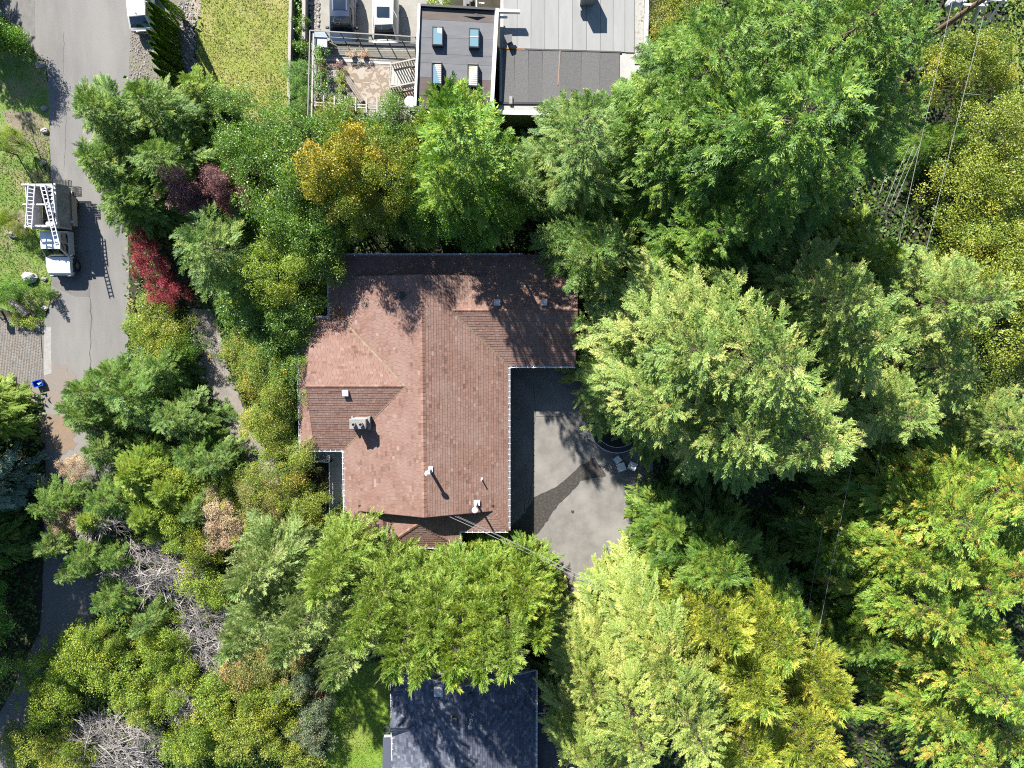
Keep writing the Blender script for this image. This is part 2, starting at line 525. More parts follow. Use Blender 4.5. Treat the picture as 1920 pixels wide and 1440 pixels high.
stone_m = tone_mat('river_stone', [(0, (0.13, 0.12, 0.11)), (0.4, (0.24, 0.22, 0.2)), (1, (0.4, 0.375, 0.345))], 0.85)
pebbles('gravel', [(579, -30), (599, -30), (598, 62), (585, 66)], 620, 0.04, 0.11, stone_m, 3, 'pale river stones in the strip between two walls beside the carport')
pebbles('gravel', [(245, 60), (300, 75), (330, 150), (243, 150)], 500, 0.02, 0.055, stone_m, 4, 'small grey gravel on the verge behind the white parked car')
pebbles('gravel', [(335, -20), (366, -20), (372, 130), (340, 140)], 420, 0.03, 0.08, stone_m, 5, 'scattered stones in the shade behind the clipped cedar hedge')

# concrete yard of the brown house and its wet streak
conc = mat('yard_concrete', (0.225, 0.212, 0.196), 0.9, col2=(0.165, 0.156, 0.147), scale=1.1, detail=10, bump=0.35, bscale=35, col3=(0.275, 0.262, 0.242), scale3=0.4, amt3=0.7)
sheet('driveway', wobble([(900, 640), (1110, 640), (1170, 740), (1222, 860), (1234, 960), (1215, 1010), (1190, 1060), (1120, 1130), (1010, 1130), (690, 1090), (690, 1000), (900, 980)], 1.2, 10, 21), 0.016, conc)
wet = mat('wet_concrete', (0.040, 0.036, 0.031), 0.6, spec=0.4, col2=(0.092, 0.082, 0.07), scale=7, detail=8, lo=0.45, hi=0.7)
sheet('wet_streak', wobble([(945, 1010), (960, 985), (985, 960), (1000, 932), (1016, 924), (1040, 915), (1068, 892), (1088, 872), (1108, 862), (1114, 858), (1122, 870), (1132, 882), (1136, 894), (1110, 896),
       (1088, 902), (1070, 925), (1050, 944), (1030, 970), (1016, 992), (1003, 1005), (985, 1030), (940, 1040), (900, 1055), (870, 1050), (880, 1020)], 1.5, 6, 22), 0.0205, wet)
for k, pts in enumerate([[(1000, 700), (1002, 740), (1004, 780), (998, 830), (1001, 880), (990, 950)], [(1004, 780), (1040, 782), (1075, 776)], [(985, 870), (988, 900), (984, 960)]]):
    crack(pts, 0.035, 0.0215, 'driveway_crack', 30 + k)
sheet('oil_spot', wobble([(1071, 957), (1077, 957), (1077, 962), (1071, 962)], 1, 3, 31), 0.0208, wet)

# narrow concrete lane behind the house
sheet('footpath', wobble([(352, 580), (402, 580), (418, 640), (432, 700), (455, 760), (490, 830), (540, 900), (560, 960), (500, 930), (464, 895), (442, 860), (420, 800), (398, 752), (380, 692), (366, 642)], 1.6, 7, 23), 0.014,
      mat('lane_concrete', (0.28, 0.25, 0.215), 0.95, col2=(0.19, 0.17, 0.15), scale=1.4, detail=9, bump=0.6, bscale=20))
rock_m = tone_mat('field_rock', [(0, (0.2, 0.19, 0.18)), (0.5, (0.33, 0.31, 0.29)), (1, (0.48, 0.46, 0.43))], 0.9, bump=0.5)
def rock(px, py, r_, label, seed, group=None):
    rg = random.Random(seed); c = at(px, py, 0); m_ = MB()
    n, k = 9, 6
    vs, fs = [], []
    for j in range(k + 1):
        ph = math.pi * j / k
        for i in range(n):
            th = 2 * math.pi * i / n
            rr = r_ * rg.uniform(0.78, 1.15)
            vs.append((c.x + rr * math.sin(ph) * math.cos(th) * 1.1, c.y + rr * math.sin(ph) * math.sin(th) * 0.85, r_ * 0.35 + rr * math.cos(ph) * 0.7))
    for j in range(k):
        for i in range(n):
            fs.append((j * n + i, (j + 1) * n + i, (j + 1) * n + (i + 1) % n, j * n + (i + 1) % n))
    m_.tone = rg.uniform(0.3, 1); m_.add(vs, fs)
    o = m_.build('boulder', rock_m); tag(o, label, 'rock', group)
for a in [(77, 122, 0.30, 'white boulder at the kerb right of the round shrub shadow', 1), (84, 203, 0.24, 'pale boulder at the road edge where the dark shade ends', 2),
          (85, 246, 0.26, 'round grey boulder on the road edge below the bare soil', 3), (83, 305, 0.2, 'small grey boulder at the road edge above the truck', 4),
          (58, 521, 0.52, 'flat dark slab rock on the grass below the truck', 5), (84, 523, 0.2, 'small pale rock just left of the truck bonnet', 6),
          (85, 578, 0.24, 'pale rock at the lawn corner by the paver drive', 7), (28, 440, 0.34, 'brown rock beside the young yellow tree', 8)]:
    rock(*a, group='rocks along the road edge')
rgk = random.Random(88)
ORD = ['first', 'second', 'third', 'fourth', 'fifth', 'sixth', 'seventh', 'eighth', 'ninth', 'tenth', 'eleventh', 'twelfth', 'thirteenth', 'fourteenth', 'fifteenth']
for i, (x, y) in enumerate([(360, 600), (364, 622), (368, 640), (372, 660), (378, 684), (385, 708), (391, 730), (396, 750), (404, 768), (414, 788), (424, 812), (431, 830), (440, 852), (452, 876), (462, 892)]):
    o = rock(x - 3 + rgk.uniform(-2, 2), y, rgk.uniform(.18, .32), '%s in the line of rocks along the narrow lane' % ('uppermost edging stone' if i == 0 else 'lowest edging stone' if i == 14 else ORD[i] + ' edging stone from the upper end'), 100 + i, 'edging stones of the lane')

# low walls beside the upper lawn and the carport
def strip_wall(name, px0, px1, w, h, m, label, cat):
    a, b = at(*px0, 0), at(*px1, 0)
    t = thing(name, label, cat, (a.x, a.y, 0))
    n = max(1, int((b - a).length / 2.4))
    for i in range(n):
        p0, p1 = a + (b - a) * (i / n), a + (b - a) * ((i + 1) / n)
        d = (b - a).normalized() * 0.012
        m_ = MB(); m_.bar(p0 + d + Vector((0, 0, h / 2)), p1 - d + Vector((0, 0, h / 2)), w, h)
        m_.build('panel', m, t)
    return t
wall_m = mat('grey_timber', (0.40, 0.37, 0.33), 0.85, col2=(0.3, 0.275, 0.25), scale=3, bump=0.4, stretch=(1, .3, 1))
strip_wall('low_wall', (551, -40), (546, 208), 0.20, 0.7, wall_m, 'thin pale timber wall along the right edge of the dry lawn', 'wall')
strip_wall('low_wall', (576, -40), (575, 82), 0.24, 0.8, wall_m, 'short pale wall left of the stone strip by the carport', 'wall')
sheet('carport_slab', [(597, -60), (800, -60), (800, 90), (592, 80)], 0.014, mat('carport_concrete', (0.33, 0.315, 0.28), 0.9, col2=(0.27, 0.255, 0.225), scale=1.2, detail=9, bump=0.3, bscale=30))
# ================================================================== THE BROWN HOUSE
ZE, ZR = 3.1, 5.2
shingle_m = tone_mat('brown_shingle', [(0, (0.145, 0.085, 0.068)), (0.3, (0.212, 0.124, 0.099)), (0.62, (0.242, 0.145, 0.117)), (0.85, (0.265, 0.17, 0.142)), (1, (0.31, 0.228, 0.197))], 0.93, 0.2,
                     noise=(0.6, (0.275, 0.188, 0.16), 0.6), bump=0.25)
roof_core = mat('roof_felt', (0.07, 0.045, 0.038), 0.95)
cap_m = tone_mat('brown_ridge_cap', [(0, (0.17, 0.09, 0.068)), (1, (0.31, 0.19, 0.15))], 0.93, 0.2)
wall_house = mat('stucco', (0.50, 0.47, 0.41), 0.9, col2=(0.44, 0.41, 0.36), scale=2, bump=0.2)
white_metal = mat('white_metal', (0.78, 0.77, 0.80), 0.4, spec=0.5)
dark_metal = mat('dark_metal', (0.03, 0.03, 0.032), 0.5)
lead = mat('grey_flashing', (0.32, 0.31, 0.30), 0.6, col2=(0.2, 0.19, 0.185), scale=5)
moss_m = mat('valley_moss', (0.30, 0.235, 0.16), 0.95, col2=(0.16, 0.125, 0.075), scale=5, bump=0.5)

def XY(px, py, z): p = at(px, py, z); return p.x, p.y
XL, XR = at(645, 850, ZE).x, at(953, 850, ZE).x
XRG = at(793, 740, ZR).x
YT, YB = at(790, 515, ZR).y, at(790, 970, ZR).y          # gable edges at the ridge
YBE, YTE = at(800, 995, ZE).y, at(800, 479, ZE).y        # end eaves
sL, sR = (ZR - ZE) / (XRG - XL), (ZR - ZE) / (XR - XRG)
def zl(x): return ZE + (x - XL) * sL
def zr(x): return ZE + (XR - x) * sR
XW, XW2 = at(561, 720, ZE).x, at(587, 720, ZE).x         # west wing
YWT, YWB = at(600, 596, ZE).y, at(600, 843, ZE).y
YW = (YWT + YWB) / 2
sW = sL
ZW = ZE + (YWT - YW) * sW
XV = XL + (ZW - ZE) / sL                                  # where its ridge meets the main slope
XG = at(1079, 620, ZE).x                                  # garage wing
YGB = at(1000, 686, ZE).y
YGR = at(1000, 582, 4.4).y
sG = sR
ZG = ZE + (YGR - YGB) * sG
XVG = XR - (ZG - ZE) / sR
YGT = 2 * YGR - YGB

house = thing('brown_house', 'large house with brown shingle hip roofs beside the concrete yard', 'house', ((XL + XR) / 2, (YT + YB) / 2, 0))
rgs = random.Random(21)
core = MB(); sh = MB(); caps = MB()
def plane(pts, eave, th=0.14, **kw):
    core.slab(pts, th); shingles(sh, pts, eave, rgs, **{**dict(row=.185, tab=.27, butt=.018, jit=.42), **kw})
V = Vector
up, rt = V((0, 1, 0)), V((1, 0, 0))
cx = 1.05                                                 # depth of the end skirts at the gables
XLc, XRc = XL + cx, XR - cx
# main slopes: between the gables, then the corner pieces that run down to the hips
plane([V((XL, YB, ZE)), V((XRG, YB, ZR)), V((XRG, YT, ZR)), V((XL, YT, ZE))], ((XL, 0, ZE), up))
plane([V((XL, YB, ZE)), V((XL, YBE, ZE)), V((XLc, YB, zl(XLc)))], ((XL, 0, ZE), up))
plane([V((XL, YT, ZE)), V((XLc, YT, zl(XLc))), V((XL, YTE, ZE))], ((XL, 0, ZE), up))
plane([V((XR, YB, ZE)), V((XR, YT, ZE)), V((XRG, YT, ZR)), V((XRG, YB, ZR))], ((XR, 0, ZE), up))
plane([V((XR, YB, ZE)), V((XRc, YB, zr(XRc))), V((XR, YBE, ZE))], ((XR, 0, ZE), up))
# end skirts below the gables
sk = cx * sL
gb = 0.45                                                 # gable wall set back under the overhang
plane([V((XL, YBE, ZE)), V((XR, YBE, ZE)), V((XRc, YB + .02, zr(XRc))), V((XLc, YB + .02, zl(XLc)))], ((0, YBE, ZE), rt))
core.slab([V((XLc, YB + .02, zl(XLc) - .02)), V((XRc, YB + .02, zr(XRc) - .02)), V((XRc, YB + gb, zr(XRc) + .1)), V((XLc, YB + gb, zl(XLc) + .1))], .1)
plane([V((XL, YTE, ZE)), V((XLc, YT - .02, zl(XLc))), V((XRc, YT - .02, zr(XRc))), V((XR, YTE, ZE))], ((0, YTE, ZE), rt))
# west wing
plane([V((XW2, YWT, ZE)), V((XW2, YW, ZW)), V((XV, YW, ZW)), V((XL, YWT, ZE))], ((0, YWT, ZE), rt))
plane([V((XW2, YWB, ZE)), V((XL, YWB, ZE)), V((XV, YW, ZW)), V((XW2, YW, ZW))], ((0, YWB, ZE), rt))
cw = XW2 - XW
plane([V((XW, YWT, ZE)), V((XW2, YWT - cw, ZE + cw * sW)), V((XW2, YWT, ZE))], ((0, YWT, ZE), rt))
plane([V((XW, YWB, ZE)), V((XW2, YWB, ZE)), V((XW2, YWB + cw, ZE + cw * sW))], ((0, YWB, ZE), rt))
plane([V((XW, YWT, ZE)), V((XW, YWB, ZE)), V((XW2, YWB + cw, ZE + cw * sW)), V((XW2, YWT - cw, ZE + cw * sW))], ((XW, 0, ZE), up))
# low strip roof at the north-west corner
XN = at(617, 540, 2.95).x
YN0 = at(617, 488, 2.95).y
plane([V((XN, YN0, 2.93)), V((XN, YWT, 2.93)), V((XL + .05, YWT, 3.02)), V((XL + .05, YN0, 3.02))], ((XN, 0, 2.93), up), jit=0.15, tab=0.6, row=0.45, butt=0.006)
# garage wing
plane([V((XVG, YGR, ZG)), V((XR, YGB, ZE)), V((XG, YGB, ZE)), V((XG, YGR, ZG))], ((0, YGB, ZE), rt))
plane([V((XVG, YGR, ZG)), V((XG, YGR, ZG)), V((XG, YGT, ZE)), V((XR, YGT, ZE))], ((0, YGT, ZE), rt))
# bay roof under the south gable
XB0, XB1 = at(719, 1020, ZE).x, at(861, 1020, ZE).x
YBB = at(790, 1025, ZE).y
XBM = (XB0 + XB1) / 2
hb = (XB1 - XB0) / 2 * 0.40
YBA = YBB + (XB1 - XB0) / 2 * 0.75
plane([V((XB0, YBB, ZE)), V((XB1, YBB, ZE)), V((XBM, YBA, ZE + hb))], ((0, YBB, ZE), rt))
plane([V((XB0, YBB, ZE)), V((XBM, YBA, ZE + hb)), V((XBM, YB + gb, ZE + hb)), V((XB0, YB + gb, ZE))], ((XB0, 0, ZE), up))
plane([V((XB1, YBB, ZE)), V((XB1, YB + gb, ZE)), V((XBM, YB + gb, ZE + hb)), V((XBM, YBA, ZE + hb))], ((XB1, 0, ZE), up))
roof = core.build('roof', roof_core, house)
sh.build('shingles', shingle_m, roof, kind='stuff')
e = V((0, 0, 0.012))
ridge_caps(caps, V((XRG, YB + .75, ZR)) + e, V((XRG, YT, ZR)) + e, rgs, 0.36)
ridge_caps(caps, V((XW2 - .05, YW, ZW)) + e, V((XV, YW, ZW)) + e, rgs, 0.30)
ridge_caps(caps, V((XG, YGR, ZG)) + e, V((XVG, YGR, ZG)) + e, rgs, 0.30)
for a, b in (((XL, YBE, ZE), (XLc, YB, zl(XLc))), ((XR, YBE, ZE), (XRc, YB, zr(XRc))), ((XL, YTE, ZE), (XLc, YT, zl(XLc))), ((XW, YWB, ZE), (XW2, YWB + cw, ZE + cw * sW)),
             ((XW, YWT, ZE), (XW2, YWT - cw, ZE + cw * sW)), ((XB0, YBB, ZE), (XBM, YBA, ZE + hb)), ((XB1, YBB, ZE), (XBM, YBA, ZE + hb)), ((XBM, YBA, ZE + hb), (XBM, YB + gb, ZE + hb))):
    ridge_caps(caps, V(a) + e, V(b) + e, rgs, 0.26, 0.22, 0.06)
caps.build('ridge_caps', cap_m, roof, kind='stuff')
# valleys, with the debris that collects in them
for a, b, w in (((XL, YWT, ZE), (XV, YW, ZW), .11), ((XL, YWB, ZE), (XV, YW, ZW), .06), ((XR, YGB, ZE), (XVG, YGR, ZG), .10), ((XVG, YGR, ZG), (XR - .75, YGT - .75, ZE + .75 * sR), .06)):
    val = MB(); val.bar(V(a) + V((0, 0, .03)), V(b) + V((0, 0, .03)), w, 0.03); val.build('valley', moss_m, roof)
# gable boards
def fb(a, b, w_=.05, h_=.2):
    m0 = MB(); m0.bar(a, b, w_, h_); m0.build('fascia', brown_paint, house)
brown_paint = mat('brown_fascia', (0.11, 0.06, 0.05), 0.7)
for yy in (YB, YT):
    fb((XLc - .1, yy, zl(XLc - .1) - .09), (XRG, yy, ZR - .09)); fb((XRG, yy, ZR - .09), (XRc + .1, yy, zr(XRc + .1) - .09))
fb((XW2, YWT - cw, ZE + cw * sW - .09), (XW2, YW, ZW - .09)); fb((XW2, YW, ZW - .09), (XW2, YWB + cw, ZE + cw * sW - .09))
fb((XG, YGB, ZE - .08), (XG, YGR, ZG - .08), .06, .22); fb((XG, YGR, ZG - .08), (XG, YGT, ZE - .08), .06, .22)
# walls
w = MB(); ov = 0.55
w.prism([(XL + ov, YBE + ov), (XR - ov, YBE + ov), (XR - ov, YTE - ov), (XL + ov, YTE - ov)], 0, ZE + .02)
w.prism([(XW + ov, YWB + ov), (XL + ov, YWB + ov), (XL + ov, YWT - ov), (XW + ov, YWT - ov)], 0, ZE)
w.prism([(XR - ov, YGB + ov), (XG - .3, YGB + ov), (XG - .3, YGT - ov), (XR - ov, YGT - ov)], 0, ZE)
w.prism([(XB0 + .4, YBB + .4), (XB1 - .4, YBB + .4), (XB1 - .4, YBE + ov), (XB0 + .4, YBE + ov)], 0, ZE - .05)
w.prism([(XN + .4, YWT), (XL + ov, YWT), (XL + ov, YN0 - .4), (XN + .4, YN0 - .4)], 0, 2.75)
for yy in (YB + gb, YT - gb):
    w.add([(XLc, yy, zl(XLc) - .1), (XRc, yy, zr(XRc) - .1), (XRG, yy, ZR - .15)], [(0, 1, 2)])
w.build('wall', wall_house, house)
# wall openings (seen from the side only)
win_glass = glass_mat('window_glass', (0.03, 0.04, 0.05))
for (xx, y0) in ((XR - ov, at(950, 740, 0).y), (XR - ov, at(950, 820, 0).y), (XR - ov, at(950, 920, 0).y)):
    f = MB(); f.box((xx + .03, y0, 1.55), (.08, 1.5, 1.3)); fo = f.build('window', white_metal, house)
    g = MB(); g.box((xx + .06, y0, 1.55), (.06, 1.36, 1.16)); g.build('pane', win_glass, fo)
f = MB(); f.box(((XR + XG) / 2, YGB + ov - .03, 1.1), (2.9, .08, 2.2)); fo = f.build('garage_door', white_metal, house)
for k in range(4):
    g = MB(); g.box(((XR + XG) / 2, YGB + ov - .06, .3 + k * .53), (2.8, .06, .48)); g.build('door_panel', mat('garage_panel', (0.6, 0.58, 0.54), .6), fo)
# gutters with their clips
def gutter(a, b, z=ZE - .06, parent=house, m=white_metal, clipstep=0.42):
    a, b = V((a[0], a[1], z)), V((b[0], b[1], z))
    d = (b - a).normalized(); s = V((d.y, -d.x, 0))
    g = MB()
    for off, zz, ww, hh in ((0.05, 0.0, .03, .11), (0.0, -0.09, .10, .015), (-.045, 0.0, .012, .11)):
        g.bar(a + s * off + V((0, 0, zz)), b + s * off + V((0, 0, zz)), ww, hh)
    go = g.build('gutter', m, parent)
    c_ = MB(); n = int((b - a).length / clipstep)
    for i in range(n + 1):
        p_ = a + (b - a) * ((i + .5) / (n + 1))
        c_.bar(p_ - s * .17 + V((0, 0, .066)), p_ + s * .09 + V((0, 0, .066)), .035, .02)
    c_.build('gutter_clips', m, go, kind='stuff')
gd = .07
gutter((XR + gd, YBE), (XR + gd, YGB)); gutter((XL - gd, YWB), (XL - gd, YBE)); gutter((XW - gd, YWT), (XW - gd, YWB))
gutter((XW, YWB - gd), (XL, YWB - gd)); gutter((XN, YWT + gd), (XW, YWT + gd)); gutter((XN - gd, YN0), (XN - gd, YWT), 2.88)
gutter((XL, YBE - gd), (XB0, YBE - gd)); gutter((XB1, YBE - gd), (XR, YBE - gd)); gutter((XB0, YBB - gd), (XB1, YBB - gd))
gutter((XB1 + gd, YBB), (XB1 + gd, YBE)); gutter((XB0 - gd, YBE), (XB0 - gd, YBB)); gutter((XR, YGB - gd), (XG, YGB - gd)); gutter((XR + 1, YTE + gd), (XL, YTE + gd))
gutter((XL, YTE + gd), (XN, YN0 + gd), 3.0)
# chimney
cp = at(671, 795, 5.2); cz0 = ZE + .8
ch = MB(); rgc = random.Random(5)
for k in range(9):
    for i in range(3):
        for j in range(2):
            ch.tone = rgc.uniform(0.2, 1)
            ch.box((cp.x - .34 + i * .34, cp.y - .15 + j * .30, 3.7 + k * .17), (.33, .29, .16), bev=.012)
chim = ch.build('chimney', tone_mat('pale_brick', [(0, (0.28, 0.27, 0.26)), (1, (0.46, 0.45, 0.44))], .9, bump=.3), house)
k_ = MB(); k_.box((cp.x, cp.y, 5.24), (1.12, .70, .1), bev=.03); k_.build('cap', mat('chimney_cap', (0.30, 0.295, 0.285), .85, col2=(.2, .195, .185), scale=5), chim)
for fx in (-.24, .24):
    k_ = MB(); k_.lathe([(.14, 0), (.14, .26), (.10, .26), (.10, .05)], (cp.x + fx, cp.y, 5.28), 10); k_.build('flue', lead, chim)
for s_, xx in ((-1, -.6), (1, .6)):
    k_ = MB(); k_.box((cp.x + xx, cp.y - .05, 3.95 + (xx + .75) * .25), (.16, .9, .5)); k_.build('flashing', lead, chim)
# roof vents
def box_vent(px, py, z, s=.34, slope=0):
    p_ = at(px, py, z); m_ = MB()
    m_.box((p_.x, p_.y, z - .1), (s, s, .34), bev=.02); m_.box((p_.x, p_.y, z + .11), (s + .1, s + .1, .06), bev=.015)
    m_.build('roof_vent', mat('galvanised', (0.5, 0.49, 0.5), .45, .3), house)
box_vent(648, 737, 4.62); box_vent(932, 567, 4.5); box_vent(1020, 567, 4.5)
def pipe_vent(px, py, ztop, zroof, r_, m_, hood=False):
    p_ = at(px, py, zroof); m2 = MB()
    m2.box((p_.x, p_.y, zroof + .03), (r_ * 4.2, r_ * 4.2, .03))
    m2.lathe([(r_ * 1.3, zroof - .1), (r_, zroof + .2), (r_, ztop), (r_ * .75, ztop), (r_ * .75, ztop - .1)], (p_.x, p_.y, 0), 12)
    if hood:
        m2.lathe([(r_ * 1.9, ztop + .06), (r_ * 1.9, ztop + .16), (.02, ztop + .28)], (p_.x, p_.y, 0), 14)
        for k in range(3):
            a = k * 2.09; m2.bar((p_.x + r_ * math.cos(a), p_.y + r_ * math.sin(a), ztop - .05), (p_.x + r_ * 1.6 * math.cos(a), p_.y + r_ * 1.6 * math.sin(a), ztop + .1), .02)
    m2.build('vent_pipe', m_, house)
pipe_vent(806, 880, zr(at(806, 880, 5).x) + 1.25, zr(at(806, 880, 5).x), .10, white_metal, True)
pipe_vent(903, 898, zr(at(903, 898, 4).x) + .55, zr(at(903, 898, 4).x), .045, white_metal)
p_ = at(752, 553, 4.8); m_ = MB(); zz = zl(p_.x)
m_.lathe([(.20, 0), (.20, .18), (.25, .18), (.25, .28), (.03, .34)], (p_.x, p_.y, zz), 14); m_.box((p_.x - .3, p_.y + .04, zz + .03), (.5, .06, .08)); m_.box((p_.x - .3, p_.y - .1, zz + .03), (.5, .06, .08))
m_.build('roof_vent', dark_metal, house)
# service mast with its boot, where the supply cables come in
p_ = at(893, 943, 4.0); zz = zr(p_.x); m_ = MB()
m_.box((p_.x, p_.y, zz + .05), (.5, .4, .05)); m_.lathe([(.11, zz), (.07, zz + .25), (.07, zz + 1.9), (.19, zz + 1.9), (.2, zz + 2.06), (.05, zz + 2.12)], (p_.x, p_.y, 0), 12)
m_.build('service_mast', white_metal, house)
# balcony on the west side
bz = 0.45
bal_floor = mat('balcony_floor', (0.62, 0.62, 0.58), .7, col2=(.55, .56, .52), scale=2)
bx0, bx1 = at(597, 850, bz).x, XL + ov
pts = [at(597, 842, bz), at(646, 842, bz), at(646, 985, bz), at(624, 955, bz), at(624, 862, bz), at(597, 860, bz)]
m_ = MB(); m_.prism([(p.x, p.y) for p in pts], bz - .22, bz); bal = m_.build('balcony', bal_floor, house)
m_ = MB(); rail_pts = [at(597, 845, bz), at(597, 860, bz), at(624, 862, bz), at(624, 955, bz), at(644, 982, bz)]
gl = MB()
for a, b in zip(rail_pts[:-1], rail_pts[1:]):
    m_.bar(a + V((0, 0, 1.0)), b + V((0, 0, 1.0)), .07, .05); m_.bar(a + V((0, 0, .1)), b + V((0, 0, .1)), .04, .04)
    n = max(1, int((b - a).length / 1.3))
    for i in range(n + 1):
        q = a + (b - a) * (i / n); m_.box((q.x, q.y, bz + .5), (.05, .05, 1.0))
    gl.bar(a + V((0, 0, .55)), b + V((0, 0, .55)), .012, .78)
m_.build('railing', white_metal, bal)
gl.build('glass_panel', glass_mat('pale_glass', (0.35, 0.4, 0.42), .05), bal)
for q in (at(600, 858, 0), at(626, 952, 0), at(626, 866, 0)):
    m_ = MB(); m_.box((q.x + .1, q.y, bz / 2 - .1), (.14, .14, bz - .1)); m_.build('post', wall_house, bal)
# leaf litter on the roof
lit = MB(); rgl = random.Random(9)
for k in range(420):
    if k < 200:
        x, y, z = at(rgl.gauss(636, 6), rgl.gauss(588, 6), 3).x, at(630, rgl.gauss(588, 6), 3).y, 3.05
        z = 3.04 if x < XL else zl(x) + .05
    elif k < 330:
        x = XR + rgl.uniform(-1, 4); y = YGR + abs(rgl.gauss(0, 2.0)); z = ZE + (YGT - y) * sG + .06
        if y > YGT or x > XG: continue
    else:
        x = rgl.uniform(XLc, XRc); y = rgl.uniform(YT, YTE); z = ZE + (YTE - y) * .39 + .06
    s_ = rgl.uniform(.04, .09); a = rgl.uniform(0, 6.28); lit.tone = rgl.random()
    lit.add([(x - s_ * math.cos(a), y - s_ * math.sin(a), z), (x - s_ * .5 * math.sin(a), y + s_ * .5 * math.cos(a), z + .02), (x + s_ * math.cos(a), y + s_ * math.sin(a), z + .01), (x + s_ * .5 * math.sin(a), y - s_ * .5 * math.cos(a), z)], [(0, 3, 2, 1)])
o = lit.build('fallen_leaves', tone_mat('fallen_leaf', [(0, (.12, .06, .03)), (.5, (.34, .16, .06)), (1, (.42, .24, .1))], .9)); o['kind'] = 'stuff'; tag(o, 'dry orange leaves fallen on the brown shingle roof', 'leaves')
# ================================================================== NEIGHBOUR'S FLAT ROOFED HOUSE (top)
ZT, ZLOW, ZD = 5.35, 4.6, 2.6
nb = thing('flat_roofed_house', 'grey flat roofed house with four skylights at the top edge', 'house', tuple(at(900, 120, 0)))
def pp(pxs, z): return [(at(x, y, z).x, at(x, y, z).y) for x, y in pxs]
m_ = MB(); m_.prism(pp([(790, 11), (928, 24), (920, 200), (782, 197)], ZT - .1), 0, ZT - .06)
m_.prism(pp([(939, -80), (1208, -80), (1206, 200), (936, 210)], ZLOW - .1), 0, ZLOW - .05)
m_.build('wall', mat('grey_render', (.42, .41, .39), .9, col2=(.36, .35, .33), scale=2), nb)
shcols = [((.10, .082, .072), (.135, .11, .098)), ((.135, .138, .15), (.165, .166, .178)), ((.125, .128, .14), (.155, .157, .168)), ((.12, .122, .132), (.148, .15, .16)), ((.13, .132, .144), (.16, .162, .175)), ((.088, .068, .062), (.115, .092, .084)), ((.07, .045, .04), (.09, .062, .056))]
L_ = [(788, 17), (787, 36), (786, 70), (785, 100), (784, 117), (782, 144), (780, 178), (779, 198)]
R_ = [(929, 22), (928, 44), (927, 74), (926, 106), (925, 124), (923, 151), (921, 185), (920, 204)]
for k in range(7):
    c1, c2 = shcols[k]
    zz = ZT + .012 * (7 - k) * .6
    m_ = MB(); m_.prism(pp([L_[k], R_[k], R_[k + 1], L_[k + 1]], ZT), ZT - .05, zz)
    m_.build('roof_sheet', mat('felt_%s' % 'abcdefg'[k], c1, .9, col2=c2, scale=1.7, detail=8, bump=.25, bscale=40, stretch=(.4, 1.4, 1)), nb)
edge_m = mat('pale_coping', (.62, .66, .72), .5)
for a, b, wv, hv in (((787, 9), (779, 200), .16, .34), ((932, 18), (922, 206), .24, .36)):
    A, B = at(*a, ZT), at(*b, ZT); m_ = MB(); m_.bar(A + V((0, 0, .05)), B + V((0, 0, .05)), wv, hv); m_.build('coping', edge_m, nb)
A, B = at(789, 12, ZT), at(929, 20, ZT); m_ = MB(); m_.bar(A + V((0, 0, .06)), B + V((0, 0, .06)), .14, .4); m_.build('coping', mat('black_coping', (.02, .02, .023), .5), nb)
A, B = at(780, 202, ZT), at(918, 208, ZT); m_ = MB(); m_.bar(A + V((0, 0, -.02)), B + V((0, 0, -.02)), .16, .2); m_.build('gutter', MATS['black_coping'], nb)
mound = MB(); c_ = at(893, 31, ZT)
vs = []; fs = []
rgm = random.Random(3)
out = pp([(868, 30), (880, 29), (888, 26), (893, 23), (898, 26), (908, 30), (911, 32), (900, 33), (885, 33)], ZT + .06)
mound.add([(x, y, ZT + .055) for x, y in out] + [(c_.x, c_.y - .1, ZT + .20)], [(i, (i + 1) % len(out), len(out)) for i in range(len(out))][::1])
mound.build('roof_blister', mat('dark_felt', (.05, .046, .045), .9, bump=.3), nb)
